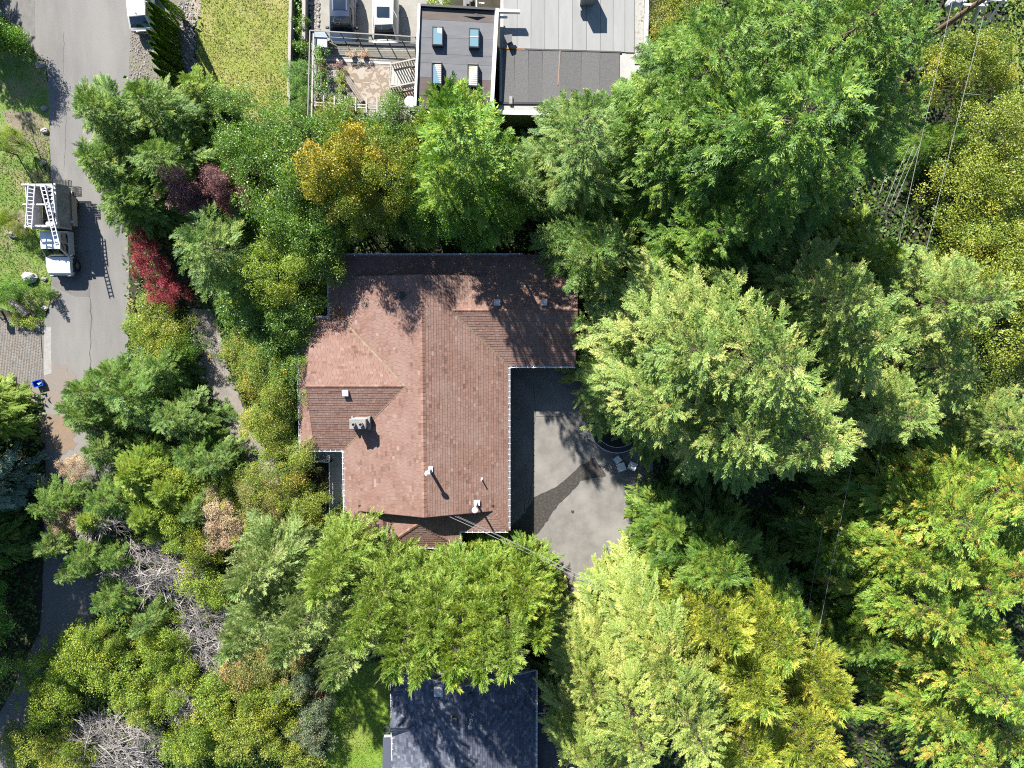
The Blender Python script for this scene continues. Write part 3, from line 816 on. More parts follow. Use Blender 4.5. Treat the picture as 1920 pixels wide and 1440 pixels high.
# skylights
sky_glass = glass_mat('skylight_glass', (.16, .27, .32), .03)
blind_m = mat('cream_blind', (.6, .54, .42), .7)
for k, (x0, y0, x1, y1) in enumerate([(810, 48, 831, 85), (879, 51, 899, 89), (809, 115, 829, 158), (876, 118, 897, 162)]):
    zc = ZT + .42
    s = thing('skylight', ['glass skylight nearest the deck, with a pale corner reflection, upper row', 'glass skylight in the upper row beside the white roof edge', 'skylight with a half drawn cream blind, lower row nearest the deck', 'skylight showing cream slats all over, lower row beside the white roof edge'][k], 'skylight', tuple(at((x0 + x1) / 2, (y0 + y1) / 2, ZT)), group='skylights of the flat roofed house')
    q = pp([(x0, y0), (x1, y0 + .8), (x1 - .5, y1 + .8), (x0 - .5, y1)], zc)
    c0 = (sum(p[0] for p in q) / 4, sum(p[1] for p in q) / 4)
    inn = [(c0[0] + (p[0] - c0[0]) * .82, c0[1] + (p[1] - c0[1]) * .88) for p in q]
    f = MB()
    for i in range(4):
        j = (i + 1) % 4
        f.add([(*q[i], ZT), (*q[j], ZT), (*q[j], zc), (*q[i], zc), (*inn[i], zc + .03), (*inn[j], zc + .03), (*inn[i], zc - .12), (*inn[j], zc - .12)], [(3, 2, 1, 0), (4, 5, 2, 3)[::1], (6, 7, 5, 4)])
    f.build('frame', mat('skylight_frame', (.045, .05, .055), .45, .2), s)
    g = MB(); g.add([(*p, zc - .06 if k > 1 else zc - .01) for p in inn], [(3, 2, 1, 0)])
    if k < 2:
        g.build('pane', sky_glass, s)
        if k == 0:
            w_ = MB(); w_.add([(*[inn[0][i] * .55 + inn[1][i] * .45 for i in (0, 1)], zc - .006), (*[inn[1][i] * .95 + inn[0][i] * .05 for i in (0, 1)], zc - .006), (*[inn[1][i] * .62 + inn[2][i] * .36 + inn[0][i] * .02 for i in (0, 1)], zc - .006), (*[inn[0][i] * .5 + inn[2][i] * .3 + inn[1][i] * .2 for i in (0, 1)], zc - .006)], [(3, 2, 1, 0)])
            w_.build('blind', mat('pane_reflection', (.62, .66, .62), .4), s)  # pale glass reflection painted as a flat patch, not a blind
        else:
            w_ = MB(); w_.bar((*[(inn[0][i] * .55 + inn[3][i] * .45) for i in (0, 1)], zc), (*[(inn[1][i] * .55 + inn[2][i] * .45) for i in (0, 1)], zc), .05, .02); w_.build('glazing_bar', edge_m, s)
    else:
        g.build('pane', sky_glass if k == 2 else mat('blind_back', (.3, .28, .22), .7), s)
        for j in range(10):
            t0, t1 = j / 10 + .012, (j + 1) / 10 - .012
            lft = .0 if k == 3 else max(0.0, .95 - j * .13 if j < 7 else .05)
            if k == 2: lft = min(.9, .25 + j * .07)
            a_ = [(inn[0][i] * (1 - t0) + inn[3][i] * t0) * (1 - lft) + (inn[1][i] * (1 - t0) + inn[2][i] * t0) * lft for i in (0, 1)]
            b_ = [inn[1][i] * (1 - t0) + inn[2][i] * t0 for i in (0, 1)]
            d_ = [(inn[0][i] * (1 - t1) + inn[3][i] * t1) * (1 - lft) + (inn[1][i] * (1 - t1) + inn[2][i] * t1) * lft for i in (0, 1)]
            e_ = [inn[1][i] * (1 - t1) + inn[2][i] * t1 for i in (0, 1)]
            w_ = MB(); w_.add([(*a_, zc - .045), (*b_, zc - .045), (*e_, zc - .03), (*d_, zc - .03)], [(3, 2, 1, 0)]); w_.build('slat', blind_m, s)
# low roof: pale membrane in lengths, dark felt below it
top_y = [90.5, 91, 91.5, 92, 92.5, 93.5, 94.5, 96, 97, 98]
xs = [944, 970, 996, 1022, 1048, 1074, 1100, 1126, 1150, 1172, 1190]
for k in range(10):
    x0, x1 = xs[k], xs[k + 1]; y1 = top_y[min(k, 9)]
    m_ = MB(); m_.prism(pp([(x0 + .3, -70), (x1 - .3, -70), (x1 - .8, y1 + .5), (x0 - .2, y1)], ZLOW), ZLOW - .06, ZLOW + .012 + .006 * (k % 2))
    v_ = (.40, .425, .38, .41, .43, .39, .42, .40, .42, .405)[k] * .70
    m_.build('membrane_sheet', mat('membrane_%s' % 'abcdefghij'[k], (v_, v_, v_ * .985), .8, col2=(v_ * .88, v_ * .88, v_ * .86), scale=1.5, detail=8, bump=.12, stretch=(1.5, .3, 1)), nb)
m_ = MB(); m_.prism(pp([(1192.5, -70), (1209, -70), (1206, 120), (1190, 120)], ZLOW), ZLOW - .06, ZLOW + .01); m_.build('membrane_sheet', mat('mossy_membrane', (.36, .35, .32), .9, col2=(.2, .17, .1), scale=5, detail=8, lo=.5, hi=.7), nb)
A, B = at(1214, -70, ZLOW), at(1210, 110, ZLOW); m_ = MB(); m_.bar(A, B, .24, .3); m_.build('coping', white_metal, nb)
xs2 = [942, 965, 991, 1017, 1052, 1090, 1125, 1162]
yb = [192, 192, 192.5, 193, 193, 193.5, 194, 194]
for k in range(7):
    m_ = MB(); m_.prism(pp([(xs2[k] + .3, 91.5 + k * .8), (xs2[k + 1] - .3, 92.5 + k * .8), (xs2[k + 1] - 1, yb[k]), (xs2[k] - 1, yb[k])], ZLOW), ZLOW - .06, ZLOW + .02 + .006 * (k % 2))
    v_ = (.115, .12, .112, .125, .108, .118, .11)[k]
    m_.build('roof_sheet', mat('asphalt_felt_%s' % 'abcdefg'[k], (v_, v_ * .98, v_ * .98), .95, col2=(v_ * 1.5, v_ * 1.47, v_ * 1.47), scale=14, detail=10, lo=.45, hi=.75, bump=.5, bscale=60), nb)
for a, b, c_, w_ in (((942, 91), (984, 93), (.5, .22, .04), .07), ((1050, 95), (1046, 160), (.28, .19, .15), .07)):
    A, B = at(*a, ZLOW), at(*b, ZLOW); m_ = MB(); m_.bar(A + V((0, 0, .04)), B + V((0, 0, .04)), w_, .02); m_.build('seam', mat('seam_%d' % int(c_[0] * 100), c_, .9), nb)
A, B = at(940, 91, ZLOW), at(1165, 98, ZLOW); m_ = MB(); m_.bar(A + V((0, 0, .035)), B + V((0, 0, .035)), .09, .03); m_.build('seam', mat('black_seam', (.07, .07, .07), .9), nb)
m_ = MB(); m_.prism(pp([(936, 190), (942, 92), (944.5, 92), (941, 190)], ZLOW), ZLOW - .4, ZLOW + .016); m_.build('flashing', mat('strip_grey', (.30, .31, .32), .8), nb)  # narrow plain grey strip between the tall block and the dark felt
m_ = MB(); m_.prism(pp([(936, 191.5), (1160, 194), (1160, 197), (936, 195.5)], ZLOW), ZLOW - .1, ZLOW + .06); m_.build('upstand', MATS['black_coping'], nb)
m_ = MB(); m_.prism(pp([(932, 196.5), (1160, 198), (1160, 213), (932, 209)], ZLOW), ZLOW - .4, ZLOW - .02); m_.build('ledge', mat('cast_ledge', (.40, .39, .37), .9, col2=(.33, .32, .31), scale=3), nb)
A, B = at(922, 211, ZLOW), at(1160, 216, ZLOW); m_ = MB(); m_.bar(A, B, .24, .16); m_.build('gutter', white_metal, nb)
# cowl, duct, cleat
q = at(954, 78, ZLOW); m_ = MB()
m_.box((q.x, q.y, ZLOW + .2), (.3, .3, .42), rz=.2); m_.prism([(q.x - .32, q.y + .2), (q.x + .22, q.y + .25), (q.x + .18, q.y - .2), (q.x - .1, q.y - .32)], ZLOW + .42, ZLOW + .56); m_.build('vent_cowl', mat('cowl_grey', (.11, .11, .115), .6), nb)
q = at(1100, -3, ZLOW); m_ = MB(); m_.box((q.x, q.y, ZLOW + .8), (.9, .9, 1.6), bev=.05); m_.box((q.x - .55, q.y - .15, ZLOW + .85), (.5, .35, .3)); m_.build('roof_unit', mat('unit_grey', (.42, .43, .45), .5, .3), nb)
A, B = at(934, 21, ZT + .1), at(975, 22, ZT + .1); m_ = MB(); m_.bar(A, B, .18, .3); m_.bar(A + V((0, -.25, -.3)), A + V((.6, -.25, -.3)), .12, .1); m_.build('parapet_stub', white_metal, nb)
q = at(958, 189, ZLOW); m_ = MB(); m_.box((q.x, q.y, ZLOW + .1), (.22, .5, .14), bev=.02); m_.build('scupper', lead, nb)
# steps and bins behind the tall block
st = thing('garden_steps', 'grey steps with white handrail behind the dark roof block', 'steps', tuple(at(890, 5, 0)))
for k in range(5):
    A = at(872 + k * 6, -14, 0); B = at(872 + k * 6, 14, 0); m_ = MB(); m_.bar(A + V((0, 0, .2 + k * .35)), B + V((0, 0, .2 + k * .35)), .24, .1); m_.build('tread', mat('slate_step', (.13, .13, .135), .8, col2=(.2, .2, .2), scale=4), st)
m_ = MB(); A, B = at(893, -14, 2.5), at(893, 16, 2.5); m_.bar(A, B, .06); m_.bar((A.x, A.y, 0), A, .05); m_.bar((B.x, B.y, 0), B, .05); A2, B2 = at(898, 5, 2), at(908, 6, 2); m_.bar(A2, B2, .08, .05); m_.build('handrail', white_metal, st)

# ================================================================== DECK
deck = thing('timber_deck', 'weathered grey timber deck with glass railing beside the flat roofed house', 'deck', tuple(at(680, 150, 0)))
dk_m = [tone_mat('deck_plank_%s' % c, [(0, a), (1, a)], .9, noise=(5, b, .8), bump=.3) for c, a, b in (('grey', (.33, .305, .27), (.235, .21, .185)), ('pale', (.40, .372, .336), (.29, .265, .235)), ('brown', (.27, .235, .2), (.2, .17, .14)))]
rgd = random.Random(12)
dx0, dx1 = at(585, 150, ZD).x, at(779, 150, ZD).x
dy1, dy0 = at(680, 80, ZD).y, at(680, 222, ZD).y
npl = 34; pw = (dy1 - dy0) / npl
for k in range(npl):
    y = dy0 + (k + .5) * pw
    cut = rgd.uniform(.3, .7)
    for a, b in ((0, cut), (cut, 1)):
        m_ = MB(); xa, xb = dx0 + (dx1 - dx0) * a + .006, dx0 + (dx1 - dx0) * b - .006
        m_.box(((xa + xb) / 2, y, ZD - .02 + rgd.uniform(-.004, .004)), (xb - xa, pw - .022, .04)); m_.build('plank', rgd.choice(dk_m), deck)
m_ = MB(); m_.prism([(dx0, dy0), (dx1, dy0), (dx1, dy1), (dx0, dy1)], ZD - .32, ZD - .05)
for xx in (dx0 + .2, dx1 - .2):
    for yy in (dy0 + .2, dy1 - .2): m_.box((xx, yy, ZD / 2 - .2), (.2, .2, ZD - .4))
m_.build('joist', mat('dark_joist', (.05, .045, .04), .9), deck)
m_ = MB(); A, B = at(585, 79, ZD), at(778, 86, ZD); m_.bar(A + V((0, 0, .04)), B + V((0, 0, .04)), .16, .14); m_.build('rim_board', mat('black_trim', (.025, .028, .035), .6), deck)
m_ = MB(); A, B = at(604, 111, ZD), at(733, 119, ZD); m_.bar(A + V((0, 0, .012)), B + V((0, 0, .012)), .14, .02); m_.build('trim_board', mat('pale_board', (.5, .48, .45), .8), deck)
rail_m = mat('grey_rail', (.17, .165, .16), .5, .3)
ZRL = ZD + 1.05
m_ = MB(); gl = MB()
def railrun(a, b, n):
    A, B = at(*a, ZRL), at(*b, ZRL); m_.bar(A, B, .07, .05); m_.bar(A - V((0, 0, .95)), B - V((0, 0, .95)), .04, .05)
    for i in range(n + 1):
        q = A + (B - A) * (i / n); m_.box((q.x, q.y, ZD + .5), (.055, .055, 1.05))
    gl.bar(A - V((0, 0, .5)), B - V((0, 0, .5)), .012, .82)
railrun((581, 57), (779, 69), 7); railrun((581, 57), (577, 219), 5)
m_.build('railing', rail_m, deck)
clear = bpy.data.materials.new('clear_glass'); clear.use_nodes = True
_n = clear.node_tree.nodes; _p = _n['Principled BSDF']; _p.inputs['Roughness'].default_value = 0.02; _p.inputs['Base Color'].default_value = (.5, .55, .55, 1)
_t = _n.new('ShaderNodeBsdfTransparent'); _t.inputs['Color'].default_value = (.92, .95, .95, 1); _x = _n.new('ShaderNodeMixShader'); _x.inputs[0].default_value = .10
clear.node_tree.links.new(_t.outputs[0], _x.inputs[1]); clear.node_tree.links.new(_p.outputs[0], _x.inputs[2]); clear.node_tree.links.new(_x.outputs[0], _n['Material Output'].inputs['Surface'])
gl.build('glass_panel', clear, deck)
m_ = MB(); A, B = at(588, 62, ZRL - .1), at(584, 222, ZRL - .1); m_.bar(A, B, .10, .06)
m_.build('handrail', mat('silver_timber', (.4, .37, .33), .85), deck)
m_ = MB(); A, B = at(587, 222, ZD + .25), at(774, 229, ZD + .25); m_.bar(A, B, .22, .5); m_.build('parapet', MATS['grey_timber'], deck)

# trellis over the planters
tr = thing('trellis', 'open timber trellis rail with short crosspieces along the deck edge', 'trellis', tuple(at(680, 200, ZD)))
zt = ZD + 1.25
for a, b in (((589, 192), (790, 202)), ((589, 197.5), (790, 208))):
    m_ = MB(); m_.bar(at(*a, zt), at(*b, zt), .07, .09); m_.build('rail', MATS['silver_timber'], tr)
for k in range(9):
    x = 607 + k * 20; y = 190 + k * 1.0
    m_ = MB(); m_.bar(at(x, y - 11, zt + .09), at(x, y + 17, zt + .09), .085, .07); m_.build('crosspiece', MATS['silver_timber'], tr)
for x, y in ((592, 197), (780, 205)):
    q = at(x, y, zt); m_ = MB(); m_.box((q.x, q.y, ZD + .6), (.1, .1, 1.2)); m_.build('post', MATS['silver_timber'], tr)

def ground_box(name, label, cat, pxc, z, size, m, rz=0, lid=None, group=None):
    q = at(*pxc, z); t = thing(name, label, cat, tuple(q), group=group)
    m_ = MB(); sx, sy, szz = size
    m_.box((q.x, q.y, z + szz / 2), (sx, sy, szz), rz=rz, bev=min(.03, szz * .3)); m_.build('body', m, t)
    if lid:
        m_ = MB(); m_.box((q.x, q.y, z + szz + .02), (sx + .05, sy + .05, .04), rz=rz, bev=.012); m_.build('lid', lid, t)
    return t
# things on the deck
rug_m = bpy.data.materials.new('swirl_rug'); rug_m.use_nodes = True
_nt = rug_m.node_tree; _N, _L = _nt.nodes, _nt.links
_g = _N.new('ShaderNodeNewGeometry'); _nz = _N.new('ShaderNodeTexNoise'); _nz.inputs['Scale'].default_value = 1.5; _nz.inputs['Detail'].default_value = 1.2; _nz.inputs['Distortion'].default_value = 2.6
_L.new(_g.outputs['Position'], _nz.inputs['Vector'])
_cr = _N.new('ShaderNodeValToRGB'); _cr.color_ramp.interpolation = 'EASE'
_cr.color_ramp.elements[0].position = .47; _cr.color_ramp.elements[0].color = (.155, .118, .088, 1); _cr.color_ramp.elements[1].position = .53; _cr.color_ramp.elements[1].color = (.235, .205, .17, 1)
_L.new(_nz.outputs['Fac'], _cr.inputs['Fac']); _L.new(_cr.outputs[0], _N['Principled BSDF'].inputs['Base Color']); _N['Principled BSDF'].inputs['Roughness'].default_value = .95
m_ = MB(); m_.prism(pp([(645, 121), (731, 127), (728, 195), (690, 195), (668, 186), (646, 140)], ZD), ZD + .004, ZD + .022)
o = m_.build('patterned_rug', rug_m); tag(o, 'tan and cream swirl patterned rug on the deck', 'rug')
q = at(607, 82, ZD); t = thing('patio_table', 'grey patio table in the deck corner by the railing', 'table', tuple(q))
m_ = MB(); m_.box((q.x, q.y, ZD + .72), (.85, 1.0, .05), bev=.015); m_.build('tabletop', mat('grey_laminate', (.36, .38, .42), .5), t)
for sx in (-.36, .36):
    for sy in (-.42, .42):
        m_ = MB(); m_.box((q.x + sx, q.y + sy, ZD + .35), (.05, .05, .7)); m_.build('leg', rail_m, t)
q = at(622, 88, ZD); t = thing('garden_chair', 'olive folding garden chair beside the grey patio table', 'chair', tuple(q))
ol = mat('olive_canvas', (.2, .19, .13), .9)
m_ = MB(); m_.box((q.x, q.y, ZD + .42), (.5, .5, .05), rz=.5); m_.build('seat', ol, t)
m_ = MB(); m_.bar((q.x + .2, q.y - .1, ZD + .45), (q.x + .34, q.y - .16, ZD + .95), .06, .5); m_.build('backrest', ol, t)
for sx in (-.2, .2):
    for sy in (-.2, .2):
        m_ = MB(); m_.box((q.x + sx, q.y + sy, ZD + .2), (.04, .04, .42)); m_.build('leg', rail_m, t)
# slats added in place of a post's cast shadow; stair rails
A, B = at(648, 142, ZD), at(682, 194, ZD); t = thing('shadow_slats', 'narrow brown slats added in the shape of a post shadow across the rug', 'shadow slats', tuple(A))
for k in (-1, 0, 1):
    d = (B - A).normalized(); s = V((d.y, -d.x, 0)) * .12 * k
    m_ = MB(); m_.bar(A + s + V((0, 0, .44)), B + s + V((0, 0, .44)), .10, .04); m_.build('slat', dk_m[2], t)
for f_ in (.12, .88):
    q = A + (B - A) * f_; m_ = MB(); m_.box((q.x, q.y, ZD + .21), (.3, .12, .42)); m_.build('leg', dk_m[2], t)
stair = thing('stair_railing', 'white timber railings round the stair opening in the deck', 'railing', tuple(at(750, 140, ZD)))
cream = mat('white_timber', (.40, .375, .335), .8, col2=(.32, .30, .265), scale=6)
for a, b in (((733, 120), (779, 110)), ((730, 164), (779, 154))):
    A, B = at(*a, ZRL), at(*b, ZRL); m_ = MB(); m_.bar(A, B, .09, .06); m_.bar(A - V((0, 0, .95)), B - V((0, 0, .95)), .06, .06); m_.build('rail', cream, stair)
    for i in range(10):
        qq = A + (B - A) * ((i + .5) / 10); m_ = MB(); m_.box((qq.x, qq.y, ZD + .55), (.07, .05, .95)); m_.build('baluster', cream, stair)
A, B = at(733, 120, ZRL), at(730, 164, ZRL)
m_ = MB(); m_.bar(A, B, .06, .06); m_.build('rail', cream, stair)
m_ = MB()
for k in range(6):
    q0, q1 = at(739 + k * 6, 124, ZD), at(736 + k * 6, 160, ZD); m_.bar(q0 + V((0, 0, .02 + .0)), q1 + V((0, 0, .02)), .2, .03)
m_.build('tread', mat('pale_tread', (.42, .40, .36), .8), stair)
q = at(753, 186, ZD); t = thing('covered_lounger', 'brown fabric cover over furniture beside the stair rails', 'cover', tuple(q))
m_ = MB(); pl = pp([(733, 174), (775, 177), (772, 199), (742, 199)], ZD + .4); m_.prism(pl, ZD, ZD + .42); c0 = (sum(p[0] for p in pl) / 4, sum(p[1] for p in pl) / 4)
m_.prism([(c0[0] + (p[0] - c0[0]) * .7, c0[1] + (p[1] - c0[1]) * .6) for p in pl], ZD + .42, ZD + .5); m_.build('fabric', mat('brown_canvas', (.18, .11, .075), .9, col2=(.13, .08, .06), scale=3, bump=.4, bscale=6), t)
q = at(769, 191, ZD + .72); t = thing('round_table', 'round white table at the deck corner below the roof edge', 'table', (q.x, q.y, ZD))
m_ = MB(); m_.lathe([(.38, ZD + .69), (.40, ZD + .71), (.39, ZD + .73)], (q.x, q.y, 0), 24); m_.build('tabletop', mat('white_plastic', (.72, .71, .68), .5), t)
m_ = MB(); m_.lathe([(.25, ZD), (.05, ZD + .06), (.04, ZD + .7)], (q.x, q.y, 0), 10); m_.build('pedestal', MATS['white_plastic'], t)
terra = mat('terracotta', (.40, .16, .085), .85, col2=(.33, .12, .07), scale=5)
ground_box('planter_box', 'square terracotta planter box under the deck trellis', 'planter', (656, 213), ZD, (.72, .5, .55), terra, lid=mat('terracotta_rim', (.46, .2, .11), .85))
ground_box('storage_box', 'white lidded storage box under the deck trellis', 'box', (717, 218), ZD, (.62, .5, .5), MATS['white_plastic'], lid=MATS['white_plastic'])
ground_box('storage_bench', 'long grey slatted chest right of the white storage box', 'chest', (747, 220), ZD, (1.35, .5, .5), MATS['grey_timber'], lid=MATS['silver_timber'])
ground_box('planter_trough', 'long timber planter trough along the left railing of the deck', 'planter', (599, 140), ZD, (.5, 3.6, .45), MATS['silver_timber'])
ground_box('watering_tub', 'small green plastic tub beside the terracotta planter', 'tub', (640, 210), ZD, (.3, .3, .35), mat('green_plastic', (.02, .22, .1), .5))

# ================================================================== BLUE SLATE ROOF HOUSE (bottom)
ZB, ZBR = 3.6, 5.9
sl_m = tone_mat('slate_shingle', [(0, (.05, .058, .08)), (.5, (.085, .096, .13)), (.85, (.12, .132, .168)), (1, (.165, .175, .205))], .9, .25, bump=.2)
bh = thing('slate_roofed_house', 'house with dark blue grey shingle roof behind the small lawn', 'house', tuple(at(870, 1400, 0)))
bl, br = at(737, 1400, ZB).x, at(1004, 1400, ZB).x
bt = at(868, 1288, ZBR).y; bb = bt - 14
bm = at(868, 1350, ZBR).x
core = MB(); sh = MB(); rgs2 = random.Random(77)
def bplane(pts, eave, **kw): core.slab(pts, .14); shingles(sh, pts, eave, rgs2, row=.19, tab=.28, jit=.75, **kw)
bplane([V((bl, bb, ZB)), V((bm, bb, ZBR)), V((bm, bt, ZBR)), V((bl, bt, ZB))], ((bl, 0, ZB), up))
bplane([V((br, bb, ZB)), V((br, bt, ZB)), V((bm, bt, ZBR)), V((bm, bb, ZBR))], ((br, 0, ZB), up))
sB = (ZBR - ZB) / (bm - bl)
for ya, yb_, xe in ((at(740, 1352, ZB).y + 1.15, at(740, 1352, ZB).y - 1.15, bl), (at(740, 1290, ZB).y + .6, at(740, 1290, ZB).y - .6, bl), (at(740, 1432, ZB).y + 1.1, at(740, 1432, ZB).y - 1.1, bl)):
    h_ = (ya - yb_) / 2; ym = (ya + yb_) / 2; zt_ = ZB + .35 + h_ * sB
    d_ = (zt_ - ZB) / sB
    bplane([V((xe - .05, ya, ZB + .02)), V((xe - .05, ym, zt_)), V((xe + d_, ym, zt_))], ((0, ya, ZB + .02), rt))
    bplane([V((xe - .05, yb_, ZB + .02)), V((xe + d_, ym, zt_)), V((xe - .05, ym, zt_))], ((0, yb_, ZB + .02), rt))
rf2 = core.build('roof', mat('slate_felt', (.04, .042, .05), .95), bh)
sh.build('shingles', sl_m, rf2, kind='stuff')
caps = MB(); ridge_caps(caps, V((bm, bb, ZBR + .02)), V((bm, bt, ZBR + .02)), rgs2, .34); caps.build('ridge_caps', sl_m, rf2, kind='stuff')
w = MB(); w.prism([(bl + .4, bb), (br - .4, bb), (br - .4, bt - .35), (bl + .4, bt - .35)], 0, ZB - .1)
w.add([(bl + .4, bt - .34, ZB - .1), (br - .4, bt - .34, ZB - .1), (bm, bt - .34, ZBR - .16)], [(0, 2, 1)])
w.build('wall', mat('pale_siding', (.5, .49, .46), .85), bh)
w = MB(); w.bar((bl, bt + .02, ZB - .1), (bm, bt + .02, ZBR - .1), .06, .22); w.bar((bm, bt + .02, ZBR - .1), (br, bt + .02, ZB - .1), .06, .22); w.build('bargeboard', mat('pale_trim', (.55, .54, .51), .6), bh)
gutter((br + .07, bb), (br + .07, bt), ZB - .05, bh); gutter((bl - .07, bt), (bl - .07, bb), ZB - .05, bh)
# lower roofs beside it, the porch gable on the north
lowr = mat('flat_dark_roof', (.05, .052, .058), .9, col2=(.035, .036, .04), scale=2)
w = MB(); w.prism(pp([(1008, 1282), (1090, 1270), (1090, 1500), (1008, 1500)], 2.8), 0, 2.8); w.build('side_roof', lowr, bh)
w = MB(); A, B = at(1008, 1337, 2.85), at(1090, 1337, 2.85); w.bar(A, B, .05, .06); w.build('roof_seam', white_metal, bh)
w = MB(); w.prism(pp([(718, 1384), (734, 1384), (734, 1500), (716, 1500)], 2.9), 2.6, 2.9); w.build('side_roof', sl_m, bh)
A, B = at(721, 1380, 2.95), at(735, 1380, 2.95); w = MB(); w.bar(A, B, .12, .12); w.build('gutter', white_metal, bh)
w = MB(); gx, gw = at(905, 1262, 4.4).x, 5.2
w.add([(gx - gw / 2, bt + 1.9, 3.4), (gx + gw / 2, bt + 2.2, 3.4), (gx + gw / 2, bt + .05, 3.9), (gx - gw / 2, bt + .05, 3.9)], [(0, 1, 2, 3)])
w.build('porch_roof', mat('pale_porch', (.42, .41, .39), .85, col2=(.36, .35, .33), scale=2), bh)
for px, py, s_, hh, mm in ((822, 1301, .62, .16, 'galvanised'), (853, 1345, .36, .3, 'dark_metal'), (882, 1299, .26, .2, 'dark_metal')):
    q = at(px, py, ZBR - .4); zz = ZB + (min(q.x - bl, br - q.x)) * sB; w = MB(); w.box((q.x, q.y, zz + hh / 2), (s_, s_, hh + .1), bev=.03); w.build('roof_vent', MATS[mm], bh)
q = at(883, 1352, ZBR); zz = ZB + (br - q.x) * sB; w = MB()
w.lathe([(.16, zz), (.13, zz + .25), (.07, zz + .3), (.07, zz + .9)], (q.x, q.y, 0), 12); w.lathe([(.14, zz + .95), (.16, zz + 1.0), (.14, zz + 1.08)], (q.x - .02, q.y - .02, 0), 12)
w.bar((q.x - .1, q.y + .5, zz + .12), (q.x + .22, q.y + .25, zz + .1), .05); w.bar((q.x, q.y + .2, zz + .12), (q.x + .2, q.y + .5, zz + .12), .05); w.build('flue', MATS['galvanised'], bh)
# ================================================================== VEHICLES
tyre_m = mat('tyre_rubber', (.018, .018, .02), .85)
rim_m = mat('alloy_rim', (.45, .45, .47), .35, .8)
car_glass = glass_mat('car_glass', (.012, .02, .028), .03)
chrome = mat('bright_trim', (.6, .6, .62), .25, .9)
def paint(name, c): return mat(name, c, .28, spec=.5, coat=.9)
def wheel(parent, x, y, r_=.33, w_=.22):
    t_ = MB(); m4 = Matrix.Rotation(R(90), 3, 'X')
    t_.lathe([(r_ * .62, -w_ / 2), (r_ * .95, -w_ / 2), (r_, -w_ * .3), (r_, w_ * .3), (r_ * .95, w_ / 2), (r_ * .62, w_ / 2)], (x, y, r_), 18, m4)
    wo_ = t_.build('wheel', tyre_m, parent)
    h_ = MB(); h_.lathe([(r_ * .6, -w_ * .53), (r_ * .2, -w_ * .56), (r_ * .15, -w_ * .6)], (x, y, r_), 12, m4); h_.lathe([(r_ * .6, w_ * .53), (r_ * .2, w_ * .56), (r_ * .15, w_ * .6)], (x, y, r_), 12, m4)
    h_.build('rim', rim_m, wo_)
def car_body(sts, hw_fn=None, n=9):
    """lofted shell: sts = (x, half width, bottom, shoulder height, crown of the top)"""
    m_ = MB(); ring = []
    for (x, hw, zb, zs, zt_) in sts:
        pts = [(x, -hw * .90, zb), (x, -hw, zb + (zs - zb) * .35), (x, -hw * 1.0, zb + (zs - zb) * .75), (x, -hw * .95, zs)]
        for k in range(1, n - 1):
            u = -0.95 + 1.9 * k / (n - 1); pts.append((x, hw * u * .98, zs + (zt_ - zs) * (1 - abs(u) ** 2.6)))
        pts += [(x, hw * .95, zs), (x, hw, zb + (zs - zb) * .75), (x, hw, zb + (zs - zb) * .35), (x, hw * .90, zb)]
        ring.append(pts)
    nn = len(ring[0]); vs = [p for r_ in ring for p in r_]; fs = []
    for i in range(len(ring) - 1):
        for k in range(nn):
            fs.append((i * nn + k, i * nn + (k + 1) % nn, (i + 1) * nn + (k + 1) % nn, (i + 1) * nn + k))
    fs.append(tuple(range(nn))); fs.append(tuple((len(ring) - 1) * nn + k for k in reversed(range(nn))))
    return m_.add(vs, fs)
def cabin(m_, gm, xb0, xb1, xr0, xr1, hwb, hwr, zb, zr_, front=True):
    """pillars and roof skin into m_, glass panels listed in gm: (name, mesh)"""
    b = [(xb0, -hwb, zb), (xb1, -hwb, zb), (xb1, hwb, zb), (xb0, hwb, zb)]
    r_ = [(xr0, -hwr, zr_), (xr1, -hwr, zr_), (xr1, hwr, zr_), (xr0, hwr, zr_)]
    m_.add(b + r_, [(0, 1, 5, 4), (1, 2, 6, 5), (2, 3, 7, 6), (3, 0, 4, 7)])
    m_.patch(r_[0], r_[1], r_[2], r_[3], 8, 8, .07)
    def inset(a, b_, c, d, i0, i1, j0, j1):
        a, b_, c, d = map(Vector, (a, b_, c, d))
        f_ = lambda u, v_: (a * (1 - u) + b_ * u) * (1 - v_) + (d * (1 - u) + c * u) * v_
        return f_(i0, j0), f_(i1, j0), f_(i1, j1), f_(i0, j1)
    g = MB(); g.patch(*inset(b[1], b[2], r_[2], r_[1], .05, .95, .03, .95), 8, 5, .05, .02); gm.append(('windshield', g))
    g = MB(); g.patch(*inset(b[3], b[0], r_[0], r_[3], .08, .92, .08, .93), 8, 5, .04, .02); gm.append(('rear_window', g))
    for q in (inset(b[0], b[1], r_[1], r_[0], .06, .5, .1, .86), inset(b[0], b[1], r_[1], r_[0], .53, .94, .1, .86), inset(b[2], b[3], r_[3], r_[2], .06, .47, .1, .86), inset(b[2], b[3], r_[3], r_[2], .5, .94, .1, .86)):
        g = MB(); g.patch(*q, 4, 3, .015, .012); gm.append(('side_window', g))
